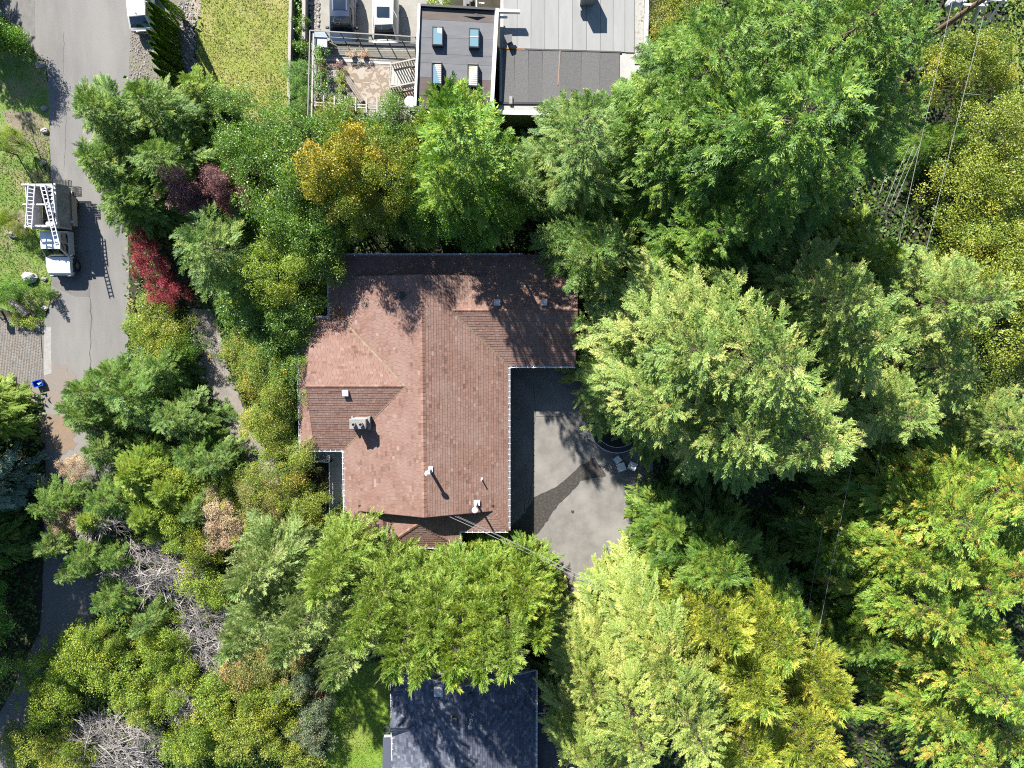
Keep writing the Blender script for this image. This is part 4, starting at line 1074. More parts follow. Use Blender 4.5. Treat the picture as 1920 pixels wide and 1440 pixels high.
def make_car(label, pm, loc, rz, suv=False, sunroof=True, scl=1.0, dark_roof=None, hatch=False):
    """nose points along local +x"""
    t = thing('parked_car', label, 'car', loc, rz, 'cars parked by the road and carport', local=True)
    hw = .92
    if suv:
        sts = [(-2.3, .72, .45, .8, .86), (-2.22, .86, .35, .95, 1.0), (-1.8, hw, .28, 1.02, 1.06), (-.6, hw + .01, .25, 1.02, 1.08), (.7, hw, .25, 1.0, 1.08), (1.0, hw, .26, .98, 1.08), (1.7, .90, .28, .90, 1.0), (2.1, .84, .32, .80, .9), (2.3, .70, .42, .66, .74)]
        cab = (-2.15, 1.0, -1.9, .15, .86, .66, 1.0, 1.66)
    else:
        sts = [(-2.3, .66, .42, .70, .76), (-2.2, .80, .34, .86, .92), (-1.85, .88, .28, .92, .99), (-1.2, .91, .25, .93, .98), (0, hw, .23, .92, .97), (1.05, .90, .24, .90, .97), (1.7, .87, .27, .80, .90), (2.1, .80, .32, .68, .78), (2.3, .64, .40, .58, .64)]
        cab = (-1.85, 1.15, -1.15, .35, .84, .60, .9, 1.42)
        if hatch: cab = (-2.12, 1.15, -1.45, .35, .84, .62, .88, 1.46)
    b = car_body(sts); gm = []
    cabin(b, gm, *cab)
    body = b.build('body', pm, t, smooth=True)
    for nme, g in gm: g.build(nme, car_glass, t, smooth=True)
    for x in (-1.4, 1.4):
        for y in (-.80, .80): wheel(t, x, y, .35 if suv else .32)
    for s_ in (-1, 1):
        m_ = MB(); m_.box((cab[1] - .32, s_ * (hw + .11), 1.02), (.14, .24, .15), bev=.03); m_.build('mirror', pm if not suv else MATS['dark_metal'], t)
        m_ = MB(); m_.patch((2.02, s_ * .50, .78), (2.2, s_ * .50, .70), (2.1, s_ * .74, .70), (1.9, s_ * .78, .78), 3, 3, .02, .03); m_.build('headlight', glass_mat('headlight_glass', (.5, .52, .55)), t)
        m_ = MB(); m_.box((-2.27, s_ * .58, .78), (.06, .3, .14), bev=.01); m_.build('taillight', mat('red_lens', (.35, .01, .01), .3), t)
    m_ = MB(); m_.bar((cab[1] + .06, -.7, 1.035), (cab[1] + .02, .2, 1.05), .02); m_.bar((cab[1] + .06, -.05, 1.05), (cab[1] + .0, .72, 1.05), .02); m_.build('wiper', dark_metal, t)
    m_ = MB()
    for yy in (-.62, .62): m_.bar((1.15, yy * 1.1, 1.03 if suv else .945), (2.0, yy, .90 if suv else .79), .012)
    m_.build('hood_seam', MATS['dark_metal'], t)
    if sunroof:
        m_ = MB(); xr = (cab[2] + cab[3]) / 2
        m_.patch((xr - .1, -.42, cab[7] + .05), (xr + .62, -.42, cab[7] + .05), (xr + .62, .42, cab[7] + .05), (xr - .1, .42, cab[7] + .05), 5, 5, .02, .02); m_.build('sunroof', car_glass, t, smooth=True)
        m_ = MB()
        for k_ in (-.46, .46): m_.bar((xr - .12, k_, cab[7] + .07), (xr + .64, k_, cab[7] + .07), .025, .02)
        m_.build('sunroof_trim', chrome, t)
    else:
        m_ = MB(); m_.bar((cab[2] + .15, 0, cab[7] + .03), (cab[2] + .05, 0, cab[7] + .14), .035, .05); m_.build('antenna', dark_metal, t)
    return t
navy, whitep = paint('navy_paint', (.018, .030, .065)), paint('white_paint', (.74, .74, .72))
q = at(640, 10, 0.0)
make_car('navy blue car parked in the carport left of the white car', navy, (at(642, 0, .8).x, at(642, 36, .8).y, .015), R(-91), suv=True)
make_car('white car with large sunroof parked right of the navy car', whitep, (at(722, 0, .8).x, at(722, 46, .8).y - .15, .015), R(-91), suv=True)
make_car('white car parked on the verge beside the clipped cedar hedge', whitep, (at(262, 0, .8).x, at(262, 0, .8).y + .15, .013), R(92), sunroof=False, hatch=True)

# ---- ladder truck: nose towards the bottom of the picture
tx, ty = at(129, 430, .9).x - .78, at(129, 430, .9).y
truck = thing('ladder_truck', 'white dump bed pickup truck with two ladders on its rack', 'truck', (tx, ty, .02), R(-90), local=True)
P = whitep
# local: +x is forward (down in the picture), +y is picture right after the -90 degree turn
fr = (at(129, 517, .9).y - ty) * -1
cabb = car_body([(fr - 1.55, .86, .45, 1.12, 1.16), (fr - 1.2, .9, .4, 1.12, 1.18), (fr - .6, .9, .4, 1.10, 1.18), (fr - .18, .86, .42, 1.0, 1.08), (fr - .02, .76, .5, .85, .92)])
gm = []
x_back = fr - 3.15
cabb.add([(x_back, -.88, .5), (fr - 1.5, -.88, .5), (fr - 1.5, .88, .5), (x_back, .88, .5), (x_back, -.9, 1.12), (fr - 1.5, -.9, 1.12), (fr - 1.5, .9, 1.12), (x_back, .9, 1.12)],
         [(3, 2, 1, 0), (0, 1, 5, 4), (1, 2, 6, 5), (2, 3, 7, 6), (3, 0, 4, 7), (4, 5, 6, 7)])
cabin(cabb, gm, x_back, fr - 1.30, x_back + .08, fr - 1.85, .86, .68, 1.1, 1.86)
cabb.build('cab', P, truck)
for nme, g in gm: g.build(nme, car_glass, truck)
m_ = MB(); m_.box((fr - .02, 0, .5), (.16, 1.7, .22), bev=.03); m_.build('bumper', mat('grey_bumper', (.12, .12, .13), .6), truck)
for s_ in (-1, 1):
    m_ = MB(); m_.bar((fr - 1.4, s_ * .9, 1.15), (fr - 1.38, s_ * 1.12, 1.22), .05); m_.box((fr - 1.4, s_ * 1.16, 1.24), (.1, .2, .3), bev=.02); m_.build('mirror', dark_metal, truck)
    m_ = MB(); m_.box((fr - 2.2, s_ * .895, .85), (.9, .02, .55)); m_.build('door', P, truck)
    m_ = MB(); m_.box((fr + .0, s_ * .62, .82), (.08, .26, .16), bev=.02); m_.build('headlight', MATS['headlight_glass'], truck)
    m_ = MB(); m_.box((fr - .75, s_ * .9, .72), (1.0, .16, .12), bev=.03); m_.build('wheel_arch', mat('black_arch', (.03, .03, .032), .7), truck)
wheel(truck, fr - .75, .86, .42, .26); wheel(truck, fr - .75, -.86, .42, .26)
xr0 = -(at(129, 352, .9).y - ty)             # tail of the bed
xr1 = x_back - .12
wheel(truck, xr0 + 1.05, .95, .42, .34); wheel(truck, xr0 + 1.05, -.95, .42, .34)
L_b = xr1 - xr0; xc = (xr0 + xr1) / 2
m_ = MB(); m_.box((xc, 0, .55), (L_b, .9, .22)); m_.build('chassis', mat('black_steel', (.02, .02, .022), .6), truck)
ws = mat('white_steel', (.66, .66, .68), .45, col2=(.5, .48, .46), scale=5, local=True)
dirty = mat('dirty_panel', (.42, .40, .35), .8, col2=(.26, .23, .18), scale=3, detail=9, local=True)
m_ = MB(); m_.box((xc, 0, .85), (L_b, 2.05, .1)); m_.build('bed_floor', mat('bed_floor', (.09, .075, .06), .9, col2=(.05, .04, .035), scale=5, local=True), truck)
BT = 2.5
m_ = MB(); m_.box((xc, -1.08, (BT + .9) / 2), (L_b, .07, BT - .9), bev=.01); m_.build('bed_side', ws, truck)
m_ = MB(); m_.box((xc, .98, (BT + .9) / 2), (L_b, .06, BT - .9), bev=.01); m_.box((xc, .98, BT + .03), (L_b, .14, .08), bev=.015); m_.build('bed_side', ws, truck)
m_ = MB(); m_.box((xr1 - .05, -.05, (BT + .9) / 2), (.08, 2.0, BT - .9), bev=.01); m_.box((xr1 - .05, -.05, BT + .03), (.14, 2.1, .08), bev=.015); m_.build('headboard', ws, truck)
m_ = MB(); m_.box((xr0 + .05, -.05, 1.4), (.07, 2.0, 1.0), bev=.01); m_.build('tailgate', ws, truck)
m_ = MB(); m_.slab([(xr0, 1.03, BT - .02), (xr1 - .1, 1.03, BT - .02), (xr1 - .1, 1.34, 1.62), (xr0, 1.34, 1.62)], .06); m_.build('side_panel', dirty, truck)
m_ = MB(); m_.lathe([(.03, -.42), (.22, -.38), (.24, 0), (.22, .38), (.03, .42)], (xr1 - .16, .75, BT + .08), 12, Matrix.Rotation(R(90), 3, 'X')); m_.build('fuel_tank', mat('tank_alu', (.55, .56, .58), .35, .7), truck)
for yy, mm in ((1.30, 'brown_plank'), (1.39, 'pale_plank')):
    for k in range(3 if yy < 1.35 else 1):
        ll = L_b * (.27 if yy < 1.35 else .8); m_ = MB(); m_.box((xr0 + .35 + (k + .5) * (L_b - .6) / (3 if yy < 1.35 else 1), yy, 1.3 if yy < 1.35 else 1.1), (ll, .08, .5), bev=.01)
        m_.build('stake_board', mat(mm, (.30, .19, .11) if yy < 1.35 else (.46, .42, .36), .9), truck)
m_ = MB(); m_.box((xr1 - .5, 1.3, 1.5), (.16, .4, .08), bev=.02); m_.build('board_clamp', ws, truck)
m_ = MB(); m_.box((xr1 - .4, -.3, 1.0), (.25, .45, .2), bev=.02); m_.build('tool_case', mat('orange_case', (.65, .2, .02), .5), truck)
m_ = MB(); rgt = random.Random(4)
for k in range(14):
    a = V((xr1 - .4 - rgt.random() * 1.2, -.75 + rgt.random() * .8, .95)); m_.bar(a, a + V((rgt.uniform(-.5, .5), rgt.uniform(-.4, .4), rgt.uniform(.02, .4))), .035)
m_.build('tools', mat('tool_grey', (.3, .3, .3), .5), truck)
# rack: posts and cross bars
zr_ = 2.86
m_ = MB()
for xx in (xr0 + .15, xc, xr1 - .05):
    m_.bar((xx, -1.08, zr_), (xx, .98, zr_), .09, .09)
    for yy in (-1.08, .98): m_.bar((xx, yy, 1.3), (xx, yy, zr_), .07)
m_.bar((xr0 + .1, .98, zr_ + .02), (xr1, .98, zr_ + .02), .08)
m_.build('ladder_rack', white_metal, truck)
# wire cages at the tail
m_ = MB()
for (x0, y0, x1, y1, z0, z1) in ((xr0 - .42, .3, xr0 - .02, 1.3, 1.1, 1.5), (xr0 + .0, 1.42, xr0 + .62, 1.85, .9, 1.3)):
    n = 5
    for z_ in (z0, z1):
        for i in range(n + 1):
            u = i / n; m_.bar((x0 + (x1 - x0) * u, y0, z_), (x0 + (x1 - x0) * u, y1, z_), .03); m_.bar((x0, y0 + (y1 - y0) * u, z_), (x1, y0 + (y1 - y0) * u, z_), .03)
    for a in ((x0, y0), (x1, y0), (x0, y1), (x1, y1)): m_.bar((*a, z0), (*a, z1), .035)
m_.build('wire_cage', dark_metal, truck)
# ladders carried on the rack (things of their own)
alu = mat('ladder_alu', (.72, .73, .76), .4, .35)
def ladder(a, b, w_, n, label):
    A, B = V(a), V(b); t = thing('ladder', label, 'ladder', (tx, ty, .02), R(-90), 'ladders on the truck', local=True)
    d = (B - A).normalized(); s = V((d.y, -d.x, 0)).normalized() * w_ / 2
    for k in (-1, 1):
        m_ = MB(); m_.bar(A + s * k, B + s * k, .06, .09); m_.build('stile', alu, t)
    for i in range(n):
        q = A + (B - A) * ((i + .5) / n); m_ = MB(); m_.bar(q - s, q + s, .045, .045); m_.build('rung', alu, t)
def tl(px, py, z): w_ = at(px, py, z); return (-(w_.y - ty), (w_.x - tx), z)
ladder(tl(60, 344, 3.0), tl(54, 429, 3.0), .44, 12, 'straight aluminium ladder lying along the left side of the truck bed')
ladder(tl(80, 346, 3.1), tl(109, 460, 3.1), .30, 15, 'long aluminium ladder slanting from the truck bed over the cab roof')
ladder(tl(93, 347, 2.99), tl(99, 400, 2.99), .40, 7, 'short aluminium ladder between the two long ones on the truck rack')

# ================================================================== SMALL THINGS ALONG THE ROAD
q = at(77, 718, 0); t = thing('recycling_tub', 'bright blue recycling tub at the corner of the paver drive', 'tub', tuple(q), R(15), local=True)
bp = mat('blue_plastic', (.01, .07, .5), .4); m_ = MB()
m_.add([(-.3, -.2, .03), (.3, -.2, .03), (.3, .2, .03), (-.3, .2, .03), (-.36, -.25, .42), (.36, -.25, .42), (.36, .25, .42), (-.36, .25, .42), (-.31, -.2, .42), (.31, -.2, .42), (.31, .2, .42), (-.31, .2, .42), (-.27, -.17, .1), (.27, -.17, .1), (.27, .17, .1), (-.27, .17, .1)],
       [(3, 2, 1, 0), (0, 1, 5, 4), (1, 2, 6, 5), (2, 3, 7, 6), (3, 0, 4, 7), (4, 5, 9, 8), (5, 6, 10, 9), (6, 7, 11, 10), (7, 4, 8, 11), (8, 9, 13, 12), (9, 10, 14, 13), (10, 11, 15, 14), (11, 8, 12, 15), (12, 13, 14, 15)])
m_.build('tub', bp, t); m_ = MB(); m_.box((.05, .02, .2), (.3, .2, .16), rz=.5); m_.build('crumpled_paper', mat('newsprint', (.3, .42, .6), .8), t)
# lamp post by the little yellow tree
q = at(33, 291, 0); t = thing('garden_lamp', 'green topped garden lamp post beside the small yellow tree', 'lamp', tuple(q), local=True)
m_ = MB(); m_.lathe([(.09, 0), (.05, .15), (.04, 1.7)], n=10); m_.build('post', dark_metal, t)
m_ = MB(); m_.lathe([(.09, 1.68), (.14, 1.95), (.13, 1.97)], n=12); m_.build('lantern', glass_mat('lantern_glass', (.3, .33, .3)), t)
m_ = MB(); m_.lathe([(.22, 1.96), (.19, 2.02), (.03, 2.14)], n=14); m_.build('lamp_shade', mat('verdigris', (.06, .16, .12), .6), t)
# timber sleeper edge and letter box on the left edge
A, B = at(18, 560, .2), at(52, 590, .2)
m_ = MB(); m_.bar(A, B, .28, .4); o = m_.build('timber_sleeper', mat('sleeper', (.42, .37, .33), .9, col2=(.3, .26, .23), scale=4, bump=.4)); tag(o, 'pale timber sleeper edging the lawn above the paver drive', 'sleeper')
q = at(3, 583, 0); t = thing('letter_box', 'grey letter box at the left edge beside the timber sleeper', 'letter box', tuple(q), local=True)
m_ = MB(); m_.box((0, 0, .5), (.12, .12, 1.0)); m_.build('post', MATS['grey_timber'], t); m_ = MB(); m_.box((0, 0, 1.2), (.4, .55, .42), bev=.06); m_.build('body', mat('grey_enamel', (.28, .28, .28), .6), t); m_ = MB(); m_.box((.205, 0, 1.25), (.01, .3, .05)); m_.build('slot', dark_metal, t)

# trampoline with its ladder in the yard
q = at(1158, 798, .9); t = thing('trampoline', 'round black trampoline half hidden by the fir beside the yard', 'trampoline', (q.x, q.y, 0), local=True)
n = 40; rr = 2.05
m_ = MB(); m_.tube([(rr * math.cos(2 * math.pi * k / n), rr * math.sin(2 * math.pi * k / n), .9) for k in range(n + 1)], .045, 6, cap=False); m_.build('frame', MATS['galvanised'], t)
m_ = MB(); m_.lathe([(1.62, .885), (1.64, .89)], n=40); m_.build('jumping_mat', mat('black_mesh', (.012, .012, .014), .8), t)
m_ = MB(); vs = []; fs = []
for k in range(n):
    a = 2 * math.pi * k / n
    vs += [(1.66 * math.cos(a), 1.66 * math.sin(a), .90), (2.0 * math.cos(a), 2.0 * math.sin(a), .92)]
for k in range(n): fs.append((2 * k, 2 * k + 1, (2 * k + 3) % (2 * n), (2 * k + 2) % (2 * n)))
m_.add(vs, fs); m_.build('safety_pad', mat('black_pad', (.02, .021, .026), .6), t)
m_ = MB(); m_.tube([(1.63 * math.cos(2 * math.pi * k / n), 1.63 * math.sin(2 * math.pi * k / n), .93) for k in range(n + 1)], .02, 5, cap=False); m_.build('spring_cover_edge', white_metal, t)
for k in range(6):
    a = k * math.pi / 3; m_ = MB(); m_.tube([(rr * math.cos(a), rr * math.sin(a), .88), (rr * 1.0 * math.cos(a), rr * math.sin(a), .04)], .03, 6); m_.build('leg', MATS['galvanised'], t)
m_ = MB(); m_.tube([(-1.98, -.55, .9), (-2.75, -.75, .05)], .028); m_.tube([(-1.88, -.95, .9), (-2.6, -1.18, .05)], .028)
for u in (.25, .5, .75): m_.bar((-1.98 - .77 * u, -.55 - .2 * u, .9 - .85 * u), (-1.88 - .72 * u, -.95 - .23 * u, .9 - .85 * u), .05)
m_.build('ladder', MATS['galvanised'], t)
def side_table(px, py, rz, s_, label, m):
    q = at(px, py, .5); t = thing('side_table', label, 'table', (q.x, q.y, .016), rz, 'small tables in the yard', local=True)
    m_ = MB(); m_.box((0, 0, .5), (s_, s_, .04), bev=.01); m_.build('tabletop', m, t)
    for a in (-1, 1):
        for b in (-1, 1): m_ = MB(); m_.box((a * s_ * .42, b * s_ * .42, .24), (.05, .05, .48)); m_.build('leg', m, t)
side_table(1165, 876, .35, .62, 'white square side table in the open beside the trampoline', MATS['white_plastic'])
side_table(1158, 862, .7, .5, 'white side table partly tucked behind the front one under the fir', MATS['white_plastic'])
side_table(1186, 874, -.4, .6, 'white side table mostly hidden under the fir branches at right', MATS['white_plastic'])

# pots along the small lawn
def pot(px, py, r_, h_, label, m, fill):
    q = at(px, py, 0); t = thing('plant_pot', label, 'plant pot', tuple(q), group='pots along the small lawn', local=True)
    m_ = MB(); m_.lathe([(r_ * .7, .01), (r_, h_), (r_ * 1.08, h_), (r_ * 1.08, h_ + .04), (r_ * .92, h_ + .04), (r_ * .88, h_ - .05), (.01, h_ - .06)], n=16); m_.build('pot', m, t)
    m_ = MB(); m_.lathe([(r_ * .87, h_ - .045), (r_ * .5, h_ - .02), (.01, h_)], n=14); m_.build('soil', fill, t)
    return t
potm = mat('grey_pot', (.3, .3, .31), .6); pblk = mat('black_pot', (.02, .02, .022), .5); psoil = mat('pot_soil', (.04, .03, .02), .95); pyel = mat('yellow_mulch', (.5, .4, .02), .8, col2=(.3, .3, .03), scale=12)
pot(597, 1281, .23, .45, 'grey rimmed pot with yellow filling at the top of the lawn edge', potm, pyel)
pot(600, 1297, .26, .4, 'pale pot holding the red leaved plant beside the lawn', potm, psoil)
pot(601, 1338, .2, .38, 'small black pot just below the red leaved plant', pblk, psoil)
pot(607, 1346, .2, .38, 'pale grey pot between blue green shrub and lawn', potm, psoil)
pot(610, 1372, .2, .38, 'pale pot half under the blue green shrub at mid lawn', potm, psoil)
pot(612, 1384, .24, .4, 'dark pot second from the bottom of the lawn edge row', pblk, psoil)
pot(608, 1395, .26, .4, 'black pot at the bottom of the lawn edge row', pblk, psoil)
pot(727, 1362, .26, .5, 'green rimmed round pot against the slate roofed house wall', mat('green_glaze', (.06, .12, .09), .35), psoil)
A, B = at(576, 1420, .4), at(584, 1405, .9); m_ = MB(); m_.tube([A, B], .035); m_.tube([A + V((-.2, -.02, 0)), A + V((.2, .02, 0))], .03); o = m_.build('garden_tool', white_metal); tag(o, 'white metal tool handle leaning in the shrubs beside the lawn', 'garden tool')

# ================================================================== UTILITY POLE AND WIRES
base = at(1687, 106, 0)
pole = thing('utility_pole', 'weathered wooden utility pole with pale cross arms at the top right', 'utility pole', tuple(base))
wood = mat('pole_wood', (.22, .15, .085), .9, col2=(.15, .10, .06), scale=3, bump=.4, stretch=(1, 1, .2))
m_ = MB(); m_.tube([base + V((0, 0, z)) for z in (0, 4, 8, 12.5)], [.19, .18, .16, .13], 12); m_.build('pole', wood, pole)
steel = mat('pale_steel', (.55, .56, .58), .5, .3)
for z_, l0, l1, ww in ((8.1, -1.5, .9, .14), (8.9, -.9, 1.5, .1), (10.6, -.6, 2.7, .16)):
    m_ = MB(); m_.bar(base + V((l0, .02 * l0 + .18, z_)), base + V((l1, -.12 * l1 + .18, z_)), ww, ww); m_.build('cross_arm', steel, pole)
m_ = MB(); m_.lathe([(.3, 0), (.32, .1), (.32, .8), (.25, .95), (.1, 1.0)], tuple(base + V((-1.1, .3, 7.6))), 14); m_.build('transformer', mat('transformer_grey', (.45, .46, .47), .5), pole)
for dx, z_ in ((-1.4, 8.2), (-.7, 8.2), (.7, 8.2), (1.2, 9.0), (.3, 9.0), (2.5, 10.7), (1.6, 10.7)):
    m_ = MB(); m_.lathe([(.05, 0), (.05, .08), (.09, .12), (.05, .17), (.09, .22), (.05, .27), (.06, .34)], tuple(base + V((dx, .18, z_))), 10); m_.build('insulator', mat('porcelain', (.5, .5, .5), .3), pole)
m_ = MB(); m_.bar(base + V((.5, .2, 8.0)), base + V((1.0, -.3, 6.6)), .22, .22); m_.bar(base + V((1.2, .1, 9.2)), base + V((1.5, -.6, 7.2)), .1, .1); m_.bar(base + V((-1.2, .3, 8.3)), base + V((-.2, .1, 7.3)), .06); m_.build('bracket', steel, pole)
wire_m = mat('wire_alu', (.30, .30, .31), .6, .2)
def wire(a, b, sag, r_, label, z0, z1, group='overhead wires'):
    A, B = at(*a, z0), at(*b, z1); pts = []
    for i in range(25):
        u = i / 24; p_ = A + (B - A) * u; p_.z -= sag * 4 * u * (1 - u); pts.append(p_)
    m_ = MB(); m_.tube(pts, r_, 5); o = m_.build('overhead_wire', wire_m); tag(o, label, 'wire', group)
wire((1800, -60), (1490, 1420), .5, .013, 'overhead wire passing left of the yellow green trees, long pale line', 9.2, 8.6)
wire((1725, 270), (1662, 420), .05, .012, 'first of three thin wires beside the big dark fir', 8.3, 8.2)
wire((1716, 270), (1654, 420), .05, .012, 'second of three thin wires beside the big dark fir', 8.3, 8.2)
wire((1706, 270), (1645, 420), .05, .012, 'third of three thin wires beside the big dark fir', 8.3, 8.2)
wire((1548, 960), (1500, 1240), .1, .008, 'faint wire beside the pale single wire in the dark gap', 7.3, 7.2)
wire((1862, -40), (1640, 900), .3, .013, 'overhead wire nearest the yellow green trees on the right', 8.9, 8.5)
wire((1660, 330), (1600, 520), .05, .02, 'thick pale wire alone in the gap below the big fir', 8.5, 8.3)
wire((1800, 174), (1895, 183), .05, .016, 'short wire crossing sideways below the yellow tree', 6.5, 6.5)
wire((1600, 1325), (1760, 1333), .05, .014, 'faint wire crossing sideways in the dark gap at bottom right', 4.5, 4.5)
# supply cables from the brown house gable
for k, (a, b, r_) in enumerate((((843, 969), (1118, 1102), .018), ((853, 968), (1120, 1096), .013), ((858, 968), (1128, 1100), .010))):
    A, B = at(*a, 4.9), at(*b, 5.6); pts = []
    for i in range(17):
        u = i / 16; p_ = A + (B - A) * u; p_.z -= .35 * 4 * u * (1 - u); pts.append(p_)
    m_ = MB(); m_.tube(pts, r_, 6); o = m_.build('supply_cable', wire_m)
    tag(o, ['thickest white supply cable running from the brown house gable across the yard', 'middle supply cable from the brown house gable', 'thinnest supply cable from the brown house gable'][k], 'cable', 'cables to the brown house')
# ================================================================== PLANTS: builders
def np_mesh(name, verts, faces_n, tone, m=None):
    """verts (n*faces_n, 3): separate faces of faces_n corners each"""
    n = len(verts) // faces_n
    me = bpy.data.meshes.new(name)
    me.vertices.add(len(verts)); me.vertices.foreach_set('co', np.ascontiguousarray(verts, np.float32).ravel())
    me.loops.add(len(verts)); me.loops.foreach_set('vertex_index', np.arange(len(verts), dtype=np.int32))
    me.polygons.add(n); me.polygons.foreach_set('loop_start', np.arange(0, len(verts), faces_n, dtype=np.int32))
    a = me.attributes.new('tone', 'FLOAT', 'FACE'); a.data.foreach_set('value', np.clip(tone, 0, 1).astype(np.float32))
    me.update(calc_edges=True)
    me.materials.append(m)
    return me
def nrmz(a): return a / np.maximum(np.linalg.norm(a, axis=-1, keepdims=True), 1e-9)
def leaves(P, D, N, L, W):
    """one diamond leaf per row: from P along D, facing N"""
    D = nrmz(D); S = nrmz(np.cross(N, D)); L = L[:, None]; W = W[:, None]
    fold = nrmz(np.cross(D, S)) * W * 0.25
    return np.stack([P, P + D * L * 0.45 + S * W * 0.5 + fold, P + D * L, P + D * L * 0.45 - S * W * 0.5 + fold], 1).reshape(-1, 3)

def spikes(P, D, N, L, W):
    """one needle tuft per row: a narrow triangle from P along D"""
    D = nrmz(D); S = nrmz(np.cross(N, D)) * W[:, None] * .5
    return np.stack([P + S, P + D * L[:, None], P - S], 1).reshape(-1, 3)

def frond(rng, L, wr, bsp, tsp, tl, tw, bang=52, tang=42, zr=.25, nr=.5, bdroop=.05, double=True):
    """a conifer branch lying along +x: side branchlets carrying needle tufts"""
    P, D, T = [], [], []
    nb = int(L / bsp) * 2
    for i in range(nb):
        t = .10 + .90 * (i / nb); s = 1 if i % 2 else -1
        shape = min(1, (t - .02) / .28) * (1 - t) ** .55 + .05
        l = max(tl * .8, wr * L * shape * rng.uniform(.7, 1.2))
        a = math.radians(bang * (1.1 - .45 * t) * rng.uniform(.8, 1.2)) * s
        d = np.array([math.cos(a), math.sin(a), rng.normal(0, zr * .6)])
        p0 = np.array([t * L, 0, rng.normal(0, .02)])
        br = rng.normal(0, .10)
        m = max(1, int(l / tsp))
        for j in range(m):
            q = p0 + d * (l * (j + .35) / m); q[2] -= bdroop * (l * (j + .5) / m) ** 2
            for s2 in ((1, -1) if double else (rng.choice([1, -1]),)):
                a2 = a + math.radians(tang) * s2 * rng.uniform(.6, 1.3)
                P.append(q); D.append((math.cos(a2), math.sin(a2), rng.normal(.05, zr))); T.append(br + .15 * (j / m))
        d = d + np.array([0, 0, .0])
        q = p0 + d * l * .93; q[2] -= bdroop * l * l
        P.append(q); D.append((d[0], d[1], d[2] + rng.normal(0, zr * .5))); T.append(br + .2)
    for k in range(int(L / tsp)):
        a2 = rng.normal(0, .6); P.append(np.array([k * tsp, 0, .02])); D.append((math.cos(a2), math.sin(a2), .25)); T.append(0)
    P, D, T = np.array(P), np.array(D), np.array(T)
    n = len(P)
    N = np.array([0, 0, 1.0]) + rng.normal(0, nr, (n, 3))
    V_ = spikes(P, D, N, tl * rng.uniform(.65, 1.3, n), tw * rng.uniform(.7, 1.3, n))
    return V_, T

def tube_mb(mb, pts, rs, n=5): mb.tube(pts, rs, n, cap=False)

def bough(rng, L, tongues, step=.62, ang=42, lmax=2.0, k=.46, start=.2):
    """a conifer limb along +x that forks into separate dense tongues of foliage with gaps between them"""
    lens = sorted(tongues)
    VS, TS = [], []
    def put(l, x, y, z, a, pitch):
        key = min(lens, key=lambda q: abs(q - l)); v, t = tongues[key][rng.integers(len(tongues[key]))]
        s = l / key; v = v * np.array([s, s ** .7, s ** .7])
        ro = rng.normal(0, .35); c, d = math.cos(ro), math.sin(ro)
        y0, z0 = v[:, 1] * c - v[:, 2] * d, v[:, 1] * d + v[:, 2] * c
        c, d = math.cos(pitch), math.sin(pitch)
        x1, z1 = v[:, 0] * c - z0 * d, v[:, 0] * d + z0 * c
        c, d = math.cos(a), math.sin(a)
        VS.append(np.stack([x + x1 * c - y0 * d, y + x1 * d + y0 * c, z + z1], 1)); TS.append(t + rng.normal(0, .15))
    if L <= 1.0:
        put(L, 0, 0, 0, 0, 0)
    else:
        x = L * start; i = 0
        while x < L * .86:
            s = 1 if i % 2 else -1
            f = x / L
            l = min(lmax, max(.45, k * L * (1.15 - .75 * f))) * rng.uniform(.65, 1.2)
            put(l, x, 0, rng.normal(0, .05), s * math.radians(ang * (1.1 - .3 * f)) * rng.uniform(.8, 1.2), rng.normal(-.10, .16))
            if rng.random() < .35: put(l * .7, x + .1, 0, .08, rng.normal(0, .5), rng.uniform(.05, .4))
            x += step * rng.uniform(.6, 1.3) * .6; i += 1
        lt = min(lmax, max(.6, .38 * L)); put(lt, L - lt, 0, 0, rng.normal(0, .1), rng.normal(.06, .1))
    return np.concatenate(VS), np.concatenate(TS)

